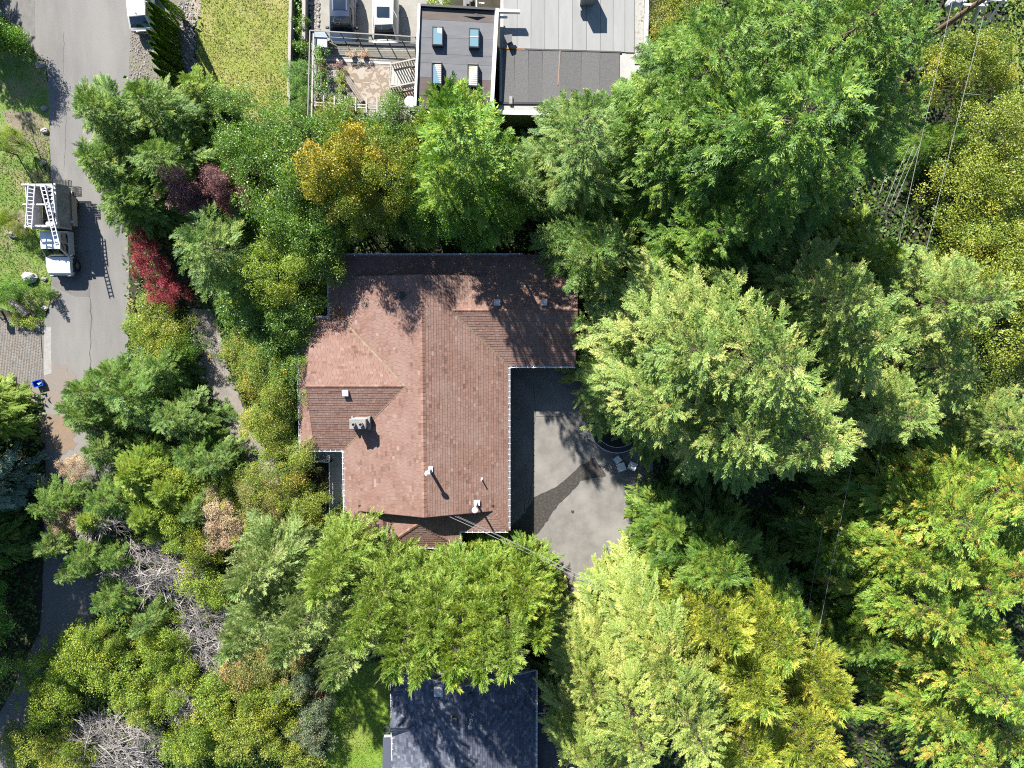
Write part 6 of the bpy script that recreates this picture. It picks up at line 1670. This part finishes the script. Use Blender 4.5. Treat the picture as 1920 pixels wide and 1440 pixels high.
plant('small_fir_two', 'fir_mid', (420, 540), 7, 2.8, 'green fir overhanging the top of the narrow lane', 'fir_tree', 'tree')
plant('leafy', 'leaf_lime', (490, 510), 6.5, 2.4, 'yellow green leafy tree left of the house corner', 'deciduous_tree', 'tree')
plant('leafy_two', 'leaf_green', (500, 590), 5, 2.4, 'green leafy tree beside the low north west roof', 'deciduous_tree', 'tree')
# clipped hedge of columns, and four loose columns
hg = [(290, -14), (279, 4), (278, 16), (281, 30), (282, 44), (277, 57), (285, 68), (281, 79), (289, 90), (281, 98), (287, 113), (290, 130)]
for i, (x, y) in enumerate(hg):
    plant('column' if i % 2 else 'column_two', 'hedge_green', (x, y), 4.2, .34, (ORD[i] + ' clipped cedar column from the top edge in the hedge beside the white car') if i < 11 else 'last clipped cedar column of the hedge, next to the light green young fir', 'hedge_cedar', 'hedge cedar', 'cedar columns of the clipped hedge')
for i, (x, y, l) in enumerate([(283, 240, 'cypress column on the shaded side of the dark cedars'), (297, 228, 'tallest cypress column beside the dark cedars'), (380, 232, 'short cypress column near the bare twigs at the dry lawn'), (398, 228, 'short cypress column next to the dry lawn corner'), (414, 208, 'slender cypress column closest to the dry lawn')]):
    plant('column', 'hedge_green', (x, y), 4.2, .55, l, 'cypress_column', 'cypress', 'loose cypress columns')
# left edge
plant('round_shrub', 'leaf_bright', (0, 0), 4.0, 1.6, 'round bright green shrub at the left edge near the top', 'shrub', 'shrub', ground=(24, 84), rz=1.0)
plant('leafy', 'leaf_lime', (6, 258), 2.6, .9, 'small yellow green tree at the left edge beside the lamp', 'young_tree', 'tree')
plant('lacy', 'leaf_olive', (25, 425), 2.0, .7, 'young yellow tree on the verge left of the truck', 'young_tree', 'tree')
plant('shrub', 'leaf_lime', (0, 405), 1.8, .55, 'yellow shrub at the left edge level with the truck bed', 'shrub', 'shrub')
plant('small_fir', 'fir_mid', (70, 550), 1.8, .55, 'small fir on the lawn corner below the truck', 'fir_tree', 'tree')
plant('shrub', 'leaf_bright', (5, 545), 1.8, .9, 'low green shrub at the left edge above the timber sleeper', 'shrub', 'shrub')
for i, (x, y) in enumerate([(24, 600), (40, 604), (55, 605)]):
    plant('tuft', 'leaf_lime', (x, y), .7, .42, ['low lime clump at the left end of the paver border', 'low lime clump in the middle of the paver border', 'low lime clump at the right end of the paver border'][i], 'border_plant', 'plant', 'border clumps')
for kind, pl_, grd, h, r_, label in [
    ('cedar_one', 'cypress_green', (22, 745), 6, 2.1, 'yellow green cedar at the left edge below the paver drive'),
    ('cedar_two', 'cypress_green', (45, 790), 4.5, 1.6, 'brown tipped cedar at the left edge left of the orange dirt'),
    ('small_fir_two', 'spruce_blue', (42, 890), 10, 2.6, 'blue spruce in the shade at the left edge'),
    ('cedar_two', 'cedar_dark', (30, 1000), 9, 2.4, 'dark cedar at the left edge below the blue spruce'),
    ('leafy', 'leaf_bright', (30, 1110), 7, 2.3, 'upper green leafy tree in the shade at the left edge'),
    ('leafy_two', 'leaf_bright', (12, 1215), 7, 2.4, 'lower green leafy tree in the shade at the left edge'),
    ('leafy', 'leaf_green', (-20, 1330), 7, 2.4, 'leafy tree in the dark strip of the left bottom edge'),
    ('cedar_two', 'cedar_dark', (-60, 870), 15, 3.4, 'tall cedar just outside the left edge'),
    ('fir_one', 'fir_dark', (-80, 1010), 17, 3.8, 'tall fir outside the left edge, middle one'),
    ('fir_two', 'fir_dark', (-90, 740), 17, 3.6, 'upper tall fir outside the left edge'),
    ('fir_two', 'fir_dark', (-90, 1160), 16, 3.8, 'lower tall fir outside the left edge'),
    ('cedar_two', 'cedar_dark', (-30, 790), 15, 3.6, 'broad tall cedar outside the left edge, upper one'),
    ('cedar_one', 'cedar_dark', (-25, 930), 15, 3.6, 'broad tall cedar outside the left edge, lower one'),
    ('leafy', 'leaf_bright', (20, 1060), 5, 1.9, 'low green tree squeezed between the leafy pair and the blue spruce'),
    ('fir_two', 'fir_dark', (-78, -5), 8.5, 2.4, 'fir outside the upper left corner'),
    ('cedar_two', 'cedar_dark', (-45, -25), 7.5, 2.2, 'cedar outside the upper left corner next to the fir')]:
    plant(kind, pl_, (0, 0), h, r_, label, 'evergreen_tree' if 'leafy' not in kind else 'deciduous_tree', 'tree', 'trees on the left edge', ground=grd, rz=grd[1] * .01)
# bank between road and house
for kind, pl_, tip, h, r_, label in [
    ('small_fir', 'fir_mid', (215, 745), 5.5, 3.2, 'green fir spreading over the road below the paver drive'),
    ('small_fir_two', 'fir_grey', (300, 790), 5, 2.8, 'grey green fir in the middle of the bank above the dead twigs'),
    ('small_fir', 'fir_mid', (130, 785), 4, 1.9, 'green fir branch reaching over the road, leftmost of the bank'),
    ('small_fir_two', 'fir_mid', (280, 690), 4.5, 2.1, 'green fir at the upper end of the bank'),
    ('small_fir', 'fir_mid', (170, 950), 5, 2.0, 'green fir low on the bank beside the shaded road'),
    ('cypress_one', 'cypress_green', (230, 900), 5, 2.2, 'yellow green cypress on the bank among firs'),
    ('cypress_two', 'cypress_green', (290, 930), 4.5, 1.9, 'yellow green cypress right of the other on the bank'),
    ('small_fir_two', 'fir_grey', (370, 880), 6, 1.8, 'slim grey green fir beside the lane'),
    ('small_fir', 'fir_mid', (130, 1060), 5, 1.7, 'green fir over the shaded road, above the dead thicket'),
    ('small_fir', 'fir_mid', (180, 1140), 5, 1.9, 'green fir left of the big dead thicket'),
    ('small_fir_two', 'fir_grey', (245, 1190), 5, 1.7, 'grey green fir below the big dead thicket'),
    ('small_fir', 'fir_mid', (128, 738), 5.5, 2.2, 'green fir whose branches hide the road beside the blue tub'),
    ('small_fir_two', 'fir_mid', (60, 960), 4.5, 1.9, 'green fir crossing the shaded road'),
    ('small_fir', 'fir_grey', (70, 1035), 4.5, 1.8, 'grey green fir crossing the shaded road lower down'),
    ('small_fir', 'fir_mid', (185, 705), 5, 1.9, 'green fir reaching up the road toward the truck shadow'),
    ('small_fir_two', 'fir_mid', (105, 768), 3.5, 1.2, 'small fir beside the blue tub'),
    ('small_fir', 'fir_grey', (165, 850), 4, 1.9, 'fir between the orange dirt and the lime cypress'),
    ('cypress_one', 'cypress_green', (150, 985), 3.5, 1.5, 'small lime cypress by the small bare twig patch'),
    ('small_fir_two', 'fir_mid', (105, 940), 3.5, 1.3, 'small fir at the edge of the shaded road, upper one'),
    ('small_fir', 'fir_grey', (108, 1085), 4, 1.4, 'small fir at the edge of the shaded road, lower one'),
    ('small_fir_two', 'fir_mid', (190, 1060), 4, 1.5, 'green fir left of the biggest heap of bare twigs'),
    ('cypress_two', 'cypress_green', (250, 980), 4, 1.7, 'lime cypress above the biggest heap of bare twigs'),
    ('small_fir', 'fir_mid', (340, 860), 5, 2.1, 'green fir left of the lane, lower bank'),
    ('small_fir', 'fir_grey', (340, 970), 4.5, 1.5, 'blue green fir right of the small dead twigs')]:
    plant(kind, pl_, tip, h, r_, label, 'conifer', 'tree', 'conifers on the bank')
for pl_, kind, tip, h, r_, label in [
    ('leaf_autumn', 'leafy', (478, 700), 4.5, 2.0, 'yellow orange shrub beside the upper lane'),
    ('leaf_olive', 'leafy_two', (495, 772), 4.5, 2.0, 'olive yellow shrub beside the middle of the lane'),
    ('leaf_green', 'leafy', (520, 700), 4, 2.2, 'dark green shrub against the west wing wall'),
    ('leaf_green', 'leafy_two', (510, 640), 4, 2.0, 'dark green shrub north of the west wing'),
    ('leaf_autumn', 'leafy', (515, 885), 4.5, 2.1, 'green and orange shrub beside the balcony'),
    ('leaf_olive', 'leafy_two', (548, 950), 4, 1.7, 'yellow green shrub touching the balcony rail'),
    ('leaf_redgreen', 'leafy', (490, 960), 4, 1.9, 'rusty orange shrub at the lower end of the lane'),
    ('leaf_dry', 'lacy', (410, 985), 3.4, 1.9, 'tan and rust coloured shrub above the cypress hedge'),
    ('leaf_dry', 'lacy', (135, 880), 2.6, 1.2, 'dry tan shrub beside the shaded road'),
    ('leaf_dry', 'lacy', (110, 985), 2.6, 1.3, 'dry brown shrub lower beside the shaded road'),
    ('leaf_olive', 'shrub', (285, 600), 2.2, 1.6, 'yellow green bush below the crimson maples at the road edge'),
    ('leaf_olive', 'shrub_two', (300, 650), 2.2, 1.5, 'yellow green bush on the bank left of the lane'),
    ('leaf_lime', 'shrub', (258, 620), 1.8, 1.1, 'lime bush on the very edge of the road'),
    ('leaf_green', 'shrub_two', (330, 660), 2.2, 1.2, 'green bush with long leaves beside the lane'),
    ('leaf_lime', 'shrub_three', (60, 1270), 3.0, 1.6, 'lime shrub at the end of the shaded road'),
    ('leaf_lime', 'shrub_three', (170, 1210), 3.0, 1.5, 'lime shrub right where the shaded road disappears'),
    ('leaf_olive', 'shrub_three', (260, 1330), 3.0, 1.6, 'olive shrub between the two lower twig heaps'),
    ('leaf_olive', 'shrub_three', (420, 1340), 3.0, 1.6, 'olive shrub in the lower left between lime shrubs'),
    ('leaf_lime', 'shrub_three', (310, 1310), 3.0, 1.5, 'lime shrub next to the small round twig heap'),
    ('leaf_redgreen', 'shrub_three', (520, 1270), 3.0, 1.5, 'rust flecked shrub left of the yellow pot'),
    ('leaf_olive', 'shrub_three', (510, 1390), 3.0, 1.7, 'yellow olive shrub second from the lawn at the bottom'),
    ('leaf_olive', 'shrub_three', (455, 1000), 3.0, 1.7, 'olive shrub between rusty shrub and cypress row'),
    ('leaf_lime', 'shrub_three', (320, 1010), 2.6, 1.5, 'lime shrub right above the biggest heap of twigs'),
    ('leaf_olive', 'shrub_three', (420, 930), 2.8, 1.6, 'olive shrub below the slim grey fir'),
    ('leaf_green', 'shrub_three', (540, 780), 3.0, 1.8, 'green shrub against the lower west wing wall'),
    ('leaf_autumn', 'shrub_three', (455, 650), 2.6, 1.4, 'turning shrub at the upper bend of the lane'),
    ('leaf_green', 'shrub_three', (460, 620), 3.0, 1.7, 'green shrub between lane and north west roof'),
    ('leaf_lime', 'shrub_three', (585, 560), 2.6, 1.2, 'lime plant in the gap beside the low north west roof'),
    ('leaf_lime', 'shrub', (270, 910), 3.2, 1.6, 'lime green shrub in the middle of the lower bank'),
    ('leaf_lime', 'shrub_two', (310, 950), 3.2, 1.7, 'lime shrub left of the tan and rust shrub'),
    ('leaf_lime', 'shrub', (375, 1110), 3.2, 1.5, 'lime shrub standing alone in the dead thicket'),
    ('leaf_olive', 'shrub_two', (370, 1030), 2.6, 1.5, 'olive shrub above the dead thicket'),
    ('leaf_lime', 'shrub_two', (290, 1220), 3.4, 1.7, 'lime shrub right of the lower road'),
    ('leaf_lime', 'shrub', (320, 1260), 3.2, 1.5, 'lime shrub in the middle of the lower left corner'),
    ('leaf_lime', 'shrub_two', (130, 1250), 3.4, 2.0, 'lime green shrub at the road side of the lower left corner'),
    ('leaf_lime', 'shrub', (220, 1290), 3.2, 1.9, 'lime green shrub above the pale twig heap'),
    ('leaf_lime', 'shrub_two', (80, 1330), 3.2, 1.8, 'yellow lime shrub near the left bottom corner'),
    ('leaf_olive', 'shrub', (30, 1420), 3.0, 1.8, 'yellow olive shrub in the bottom left corner'),
    ('leaf_olive', 'shrub_two', (120, 1430), 3.0, 1.4, 'olive shrub at the bottom edge left of the twig heap'),
    ('leaf_lime', 'shrub', (390, 1310), 3.2, 1.8, 'lime shrub above the small dark gap at the bottom'),
    ('leaf_lime', 'shrub_two', (350, 1400), 3.2, 1.7, 'lime shrub at the bottom edge right of the twig heap'),
    ('leaf_olive', 'shrub', (440, 1400), 3.2, 1.8, 'yellow olive shrub at the bottom edge'),
    ('leaf_olive', 'shrub_two', (480, 1340), 3.4, 1.8, 'yellow olive shrub left of the lawn pots'),
    ('leaf_redgreen', 'shrub', (470, 1260), 3.4, 1.8, 'rust flecked shrub under the cypress hedge'),
    ('leaf_lime', 'shrub', (505, 1310), 3.2, 1.4, 'bright lime shrub left of the blue green shrubs'),
    ('leaf_bluegreen', 'shrub_two', (555, 1290), 3.0, 1.3, 'blue green shrub with pink tips by the yellow pot'),
    ('leaf_bluegreen', 'shrub', (580, 1350), 2.8, 1.3, 'blue green shrub with pink tips beside the row of pots'),
    ('leaf_bluegreen', 'shrub_two', (575, 1390), 2.6, 1.2, 'lower blue green shrub above the white tool handle'),
    ('leaf_olive', 'shrub', (560, 1440), 2.6, 1.6, 'yellow shrub at the bottom edge beside the small lawn')]:
    plant(kind, pl_, tip, h, r_, label, 'shrub', 'shrub', 'shrubs on the bank')
# hedge of feathery cypresses below the house
for kind, pl_, tip, h, r_, label in [
    ('cypress_one', 'cypress_blue', (440, 1110), 13, 2.9, 'blue green feathery cypress at the left end of the row below the house'),
    ('cypress_two', 'cypress_mid', (585, 1120), 14, 2.6, 'blue green cypress touching the house corner'),
    ('cypress_two', 'cypress_blue', (420, 1230), 13, 2.6, 'blue green cypress beside the dead thicket'),
    ('cypress_one', 'cypress_blue', (520, 1235), 17, 2.8, 'blue green cypress above the small lawn'),
    ('cypress_two', 'cypress_mid', (665, 1210), 17, 2.6, 'blue green cypress below the bay roof'),
    ('cypress_one', 'cypress_mid', (735, 1265), 18, 2.7, 'fresh green cypress above the slate roof, left'),
    ('cypress_two', 'cypress_mid', (800, 1215), 16, 2.5, 'fresh green cypress in the middle of the row below the yard'),
    ('cypress_one', 'cypress_green', (845, 1270), 18, 2.6, 'fresh green cypress above the slate roof gable'),
    ('cypress_two', 'cypress_green', (905, 1190), 14, 2.4, 'fresh green cypress second from the right end of the row'),
    ('cypress_one', 'cypress_green', (985, 1150), 12, 2.3, 'brightest yellow green cypress at the right end of the row'),
    ('cypress_two', 'cypress_mid', (950, 1260), 17, 2.5, 'fresh green cypress beside the pale fir'),
    ('cypress_one', 'cypress_mid', (780, 1275), 18, 2.4, 'mid green cypress above the left edge of the slate roof'),
    ('cypress_two', 'cypress_mid', (900, 1275), 18, 2.4, 'mid green cypress above the right half of the slate roof'),
    ('cypress_two', 'cypress_green', (1010, 1210), 13, 2.2, 'yellow green cypress between the row and the pale firs'),
    ('cypress_two', 'cypress_blue', (470, 1170), 13, 2.5, 'blue green cypress in the middle of the left end of the row'),
    ('cypress_one', 'cypress_blue', (620, 1280), 17, 2.5, 'pale grey tipped cypress hanging over the lawn')]:
    plant(kind, pl_, tip, h, r_, label, 'cypress_tree', 'tree', 'feathery cypress row below the house')
# deck plants and pots
plant('leafy', 'leaf_bright', (562, 130), 1.8, .9, 'upper green bush outside the deck railing', 'shrub', 'shrub', 'bushes left of the deck')
plant('leafy_two', 'leaf_bright', (563, 165), 1.8, .9, 'middle green bush outside the deck railing', 'shrub', 'shrub', 'bushes left of the deck')
plant('leafy', 'leaf_green', (566, 200), 1.8, .9, 'lower green bush outside the deck railing', 'shrub', 'shrub', 'bushes left of the deck')
plant('tuft', 'leaf_green', (562, 40), 1.2, .5, 'green strip plant between the two low walls near the top edge', 'shrub', 'shrub', 'bushes left of the deck')
plant('tuft', 'leaf_green', (561, 80), 1.2, .5, 'green strip plant between the two low walls beside the deck corner', 'shrub', 'shrub', 'bushes left of the deck')
for i, (x, y, p_, r_) in enumerate([(597, 100, 'leaf_bright', .5), (599, 122, 'leaf_redgreen', .42), (600, 140, 'leaf_bright', .42), (597, 160, 'leaf_green', .5), (605, 178, 'leaf_bluegreen', .55)]):
    plant('tuft', p_, (x, y), .8, r_, ['bright bushy plant at the top of the deck trough', 'reddish plant second in the deck trough', 'green plant in the middle of the deck trough', 'green plant fourth in the deck trough', 'grey green plant at the bottom of the deck trough'][i], 'trough_plant', 'plant', 'plants in the deck trough', z0=ZD + .42)
for i, (x, y, p_) in enumerate([(658, 98, 'leaf_dry'), (680, 98, 'leaf_dry'), (633, 120, 'leaf_plum'), (641, 133, 'leaf_redgreen'), (636, 146, 'leaf_lime'), (638, 164, 'leaf_lime'), (660, 190, 'leaf_lime'), (605, 211, 'flower_yellow'), (632, 209, 'leaf_bluegreen'), (680, 205, 'leaf_lime')]):
    lb = ['spindly dry plant in a pot, left of two near the railing', 'spindly dry plant in a pot, right of two near the railing', 'purple potted plant at the top of the diagonal row', 'rust leaved potted plant second in the diagonal row', 'lime potted plant third in the diagonal row', 'lime potted plant lowest in the diagonal row', 'lime plant under the trellis rails', 'bright yellow flowering plant at the deck corner', 'grey leaved plant right of the yellow flowers', 'lime plant right of the terracotta box'][i]
    q = at(x, y, ZD + .6); t = thing('potted_plant', lb, 'plant', (q.x, q.y, ZD), group='potted plants on the deck', local=True)
    m_ = MB(); m_.lathe([(.13, .01), (.19, .3), (.2, .3), (.17, .3), (.16, .25), (.01, .24)], n=12); m_.build('pot', [potm, terra, pblk][i % 3], t)
    o = link_mesh('foliage', KINDS['tuft'][0], t, PAL[p_], (0, 0, .22)); s_ = (.62, .62, .75)[0] * (1.3 if i == 7 else 1); o.scale = (s_, s_, s_ * .8)
q = at(601, 1312, .6); t = thing('red_plant', 'red leaved plant beside the pale pot on the lawn edge', 'plant', (q.x, q.y, 0), local=True)
o = link_mesh('foliage', KINDS['lacy'][0], t, PAL['plant_red']); o.scale = (.3, .42, .25)
o = link_mesh('stem', KINDS['lacy'][1], t); o.scale = (.3, .42, .25)
q = at(823, 2, .6); t = thing('potted_plant', 'lime leaved potted plant behind the dark roof block', 'plant', (q.x, q.y, 0), local=True)
o = link_mesh('foliage', KINDS['tuft'][0], t, PAL['leaf_lime'], (0, 0, .3)); o.scale = (1.3, 1.3, 1)
m_ = MB(); m_.lathe([(.2, .01), (.3, .4), (.32, .4), (.27, .4), (.26, .34), (.01, .33)], n=12); m_.build('pot', potm, t)

# dead twig thickets
def thicket(px, py, rx, ry, h, n, seed, label, L0=(.9, 2.3), m=twig_grey):
    rg_ = random.Random(seed); c = at(px, py, 0)
    t = thing('dead_shrub', label, 'dead shrub', tuple(c), group='dead twig thickets', local=True)
    stems = MB(); tw = MB()
    for k in range(n):
        a = rg_.uniform(0, 6.28); r_ = math.sqrt(rg_.random())
        x, y = rx * r_ * math.cos(a), ry * r_ * math.sin(a)
        hh = h * (1 - .55 * r_ * r_) * rg_.uniform(.55, 1.05)
        d = .9 * math.sin(x * 1.1 + seed) + .8 * math.cos(y * 1.3 + 2 * seed) + rg_.gauss(0, .55) if rg_.random() < .75 else rg_.uniform(0, 6.28)
        L = rg_.uniform(*L0)
        p0 = V((x - .5 * L * math.cos(d), y - .5 * L * math.sin(d), hh * rg_.uniform(.35, .7)))
        p2 = V((x + .5 * L * math.cos(d), y + .5 * L * math.sin(d), hh + rg_.uniform(-.1, .25)))
        p1 = (p0 + p2) / 2 + V((rg_.gauss(0, .12), rg_.gauss(0, .12), rg_.uniform(.0, .25)))
        r0 = rg_.choice((.012, .016, .022, .03, .045))
        tw.tube([p0, p1, p2], [r0, r0 * .7, r0 * .3], 3, cap=False)
        for j in range(3):
            q0 = p1 + (p2 - p1) * rg_.uniform(-.3, .8); d2 = d + rg_.choice((-1, 1)) * rg_.uniform(.4, 1.0); l2 = L * rg_.uniform(.25, .5)
            tw.tube([q0, q0 + V((l2 * math.cos(d2), l2 * math.sin(d2), rg_.uniform(-.05, .25)))], [r0 * .6, r0 * .2], 3, cap=False)
    for k in range(9):
        a = k * .7 + rg_.random(); stems.tube([(0, 0, 0), (rx * .35 * math.cos(a), ry * .35 * math.sin(a), h * .5), (rx * .8 * math.cos(a), ry * .8 * math.sin(a), h * .75)], [.06, .05, .02], 5, cap=False)
    stems.build('stem', m, t); tw.build('twigs', m, t, kind='stuff')
thicket(305, 1065, 4.3, 2.6, 2.6, 620, 1, 'biggest heap of bare grey twigs, in the middle of the lower left bank')
thicket(392, 1185, 2.8, 2.6, 2.6, 420, 2, 'bare grey thicket between lime shrub and the cypress row')
thicket(430, 1235, 1.6, 1.6, 1.7, 260, 6, 'bare grey twigs beside the rust flecked shrub')
thicket(215, 1390, 4.4, 2.7, 2.6, 480, 3, 'pale sprawling heap of thick bare branches at the bottom left', (1.0, 2.6))
thicket(362, 1295, 2.0, 1.8, 2.6, 240, 4, 'small round heap of bare twigs between the lime shrubs at the bottom')
thicket(200, 970, 2.1, 1.6, 3.0, 200, 5, 'small bare twig patch below the dry bushes at the road', (.8, 2.0))
thicket(170, 1020, 1.5, .8, 1.8, 70, 7, 'long bare branches lying toward the shaded road', (1.5, 3.0))
thicket(450, 255, .9, .8, 3.0, 90, 8, 'bare grey twigs beside the small cypress columns', (.6, 1.3))
thicket(1225, 500, 1.4, 1.2, 3.5, 110, 9, 'tangle of thin bare twigs right of the garage', (.9, 1.8))

# leafy undergrowth, grass: nobody could count it
def inside_np(x, y, poly):
    res = np.zeros(len(x), bool); j = len(poly) - 1
    for i in range(len(poly)):
        xi, yi = poly[i]; xj, yj = poly[j]
        c = ((yi > y) != (yj > y)) & (x < (xj - xi) * (y - yi) / ((yj - yi) + 1e-12) + xi)
        res ^= c; j = i
    return res
def w2(pxs): return [(at(x, y, 0).x, at(x, y, 0).y) for x, y in pxs]
def scatter(name, regions, holes, dens, ll, lw, hmax, palette, label, cat, seed, upn=1.0, lump=1.2):
    rng = np.random.default_rng(seed); regs = [w2(r_) for r_ in regions]
    allp = np.array([p for r_ in regs for p in r_]); lo, hi = allp.min(0), allp.max(0)
    n = int((hi - lo).prod() * dens)
    x, y = rng.uniform(lo[0], hi[0], n), rng.uniform(lo[1], hi[1], n)
    keep = np.zeros(n, bool)
    for r_ in regs: keep |= inside_np(x, y, r_)
    for h_ in holes: keep &= ~inside_np(x, y, w2(h_))
    x, y = x[keep], y[keep]; n = len(x)
    f = .5 + .25 * np.sin(x / lump + 1.3 * np.sin(y / lump * .7)) + .25 * np.sin(y / lump * 1.3 + 1.7 * np.sin(x / lump * .9))
    z = hmax * (f ** 1.5) * rng.uniform(.35, 1, n) + .01
    N = nrmz(np.stack([rng.normal(0, .5, n), rng.normal(0, .5, n), np.full(n, upn)], 1)); a = rng.uniform(0, 6.2832, n)
    D = nrmz(np.stack([np.cos(a), np.sin(a), rng.normal(.1, .4, n)], 1))
    v = leaves(np.stack([x, y, z], 1), D, N, ll * rng.uniform(.6, 1.4, n), lw * rng.uniform(.7, 1.3, n))
    t = .45 + .18 * np.sin(x * .9 + 2 * np.sin(y * .5)) + rng.normal(0, .16, n)
    me = np_mesh(name, v, 4, t, PAL[palette] if palette in PAL else palette)
    o = bpy.data.objects.new(name, me); C.objects.link(o); o['kind'] = 'stuff'; tag(o, label, cat)
    return n
ROADH = road_px
HOUSE = [(555, 470), (1085, 470), (1180, 700), (1240, 950), (1190, 1060), (1100, 1125), (690, 1090), (555, 850)]
NBH = [(541, -80), (1260, -80), (1230, 230), (541, 230)]
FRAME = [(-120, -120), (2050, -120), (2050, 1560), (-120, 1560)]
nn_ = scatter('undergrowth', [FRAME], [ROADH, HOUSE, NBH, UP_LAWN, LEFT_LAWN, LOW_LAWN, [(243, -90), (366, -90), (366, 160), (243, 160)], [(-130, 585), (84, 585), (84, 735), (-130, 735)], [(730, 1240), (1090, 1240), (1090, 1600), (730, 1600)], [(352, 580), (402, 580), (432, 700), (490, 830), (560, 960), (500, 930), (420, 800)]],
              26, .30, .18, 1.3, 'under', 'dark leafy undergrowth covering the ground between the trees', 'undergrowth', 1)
nn_ += scatter('undergrowth', [[(243, 560), (352, 580), (366, 642), (398, 752), (442, 860), (500, 950), (440, 960), (380, 880), (330, 780), (244, 690)], [(402, 590), (440, 640), (500, 780), (560, 850), (555, 930), (490, 830), (432, 700)]], [], 90, .17, .1, .8, 'under_pale', 'low yellowing weeds and dry plants along the narrow lane', 'weeds', 2)
nn_ += scatter('undergrowth', [[(244, 690), (330, 700), (380, 760), (440, 870), (480, 950), (640, 1000), (620, 1240), (590, 1300), (600, 1470), (0, 1470), (60, 1330), (160, 1250), (190, 1100), (215, 900)]], [], 80, .2, .11, 1.7, 'bank', 'mixed green and olive brush filling the lower left bank between shrubs', 'brush', 9, 1.0, .9)
nn_ += scatter('ivy', [[(550, -60), (575, -60), (574, 60), (580, 215), (549, 215)]], [], 140, .14, .1, .7, 'leaf_green', 'green creeping plants filling the strip between the low walls', 'ivy', 3)
g_up = tone_mat('dry_grass', [(0, (.10, .13, .025)), (.5, (.19, .21, .05)), (.8, (.28, .26, .09)), (1, (.38, .31, .15))], .8, .2, .25, k=.9)
g_left = tone_mat('verge_grass', [(0, (.045, .10, .012)), (.5, (.10, .18, .02)), (1, (.19, .25, .04))], .8, .2, .25, k=.9)
g_low = tone_mat('lawn_grass', [(0, (.07, .14, .01)), (.5, (.13, .22, .015)), (1, (.21, .27, .025))], .8, .2, .25, k=.9)
nn_ += scatter('grass', [UP_LAWN], [], 190, .14, .035, .10, g_up, 'patchy dry yellow green grass of the upper lawn', 'grass', 4, .6, .5)
nn_ += scatter('grass', [[(95, 300), (95, 560), (80, 600), (60, 590), (-30, 560), (-30, 330), (20, 270), (60, 300)], [(40, 225), (92, 240), (94, 330), (50, 330)]], [[(14, 395), (46, 392), (50, 440), (20, 445)]], 200, .14, .035, .10, g_left, 'green grass on the verge left of the truck', 'grass', 5, .6, .5)
nn_ += scatter('grass', [[(-30, 90), (20, 96), (84, 118), (92, 230), (-30, 230)]], [], 50, .12, .035, .08, g_left, 'thin grass in the shade of the round shrub', 'grass', 6, .6, .5)
nn_ += scatter('grass', [LOW_LAWN], [], 220, .12, .03, .08, g_low, 'bright green mown grass of the small lower lawn', 'grass', 7, .6, .5)
nn_ += scatter('grass', [[(1885, -60), (1990, -60), (1990, 240), (1890, 230), (1902, 120)]], [], 120, .14, .035, .1, g_up, 'dry grass strip at the top right edge', 'grass', 8, .6, .5)
print('scatter quads', nn_)
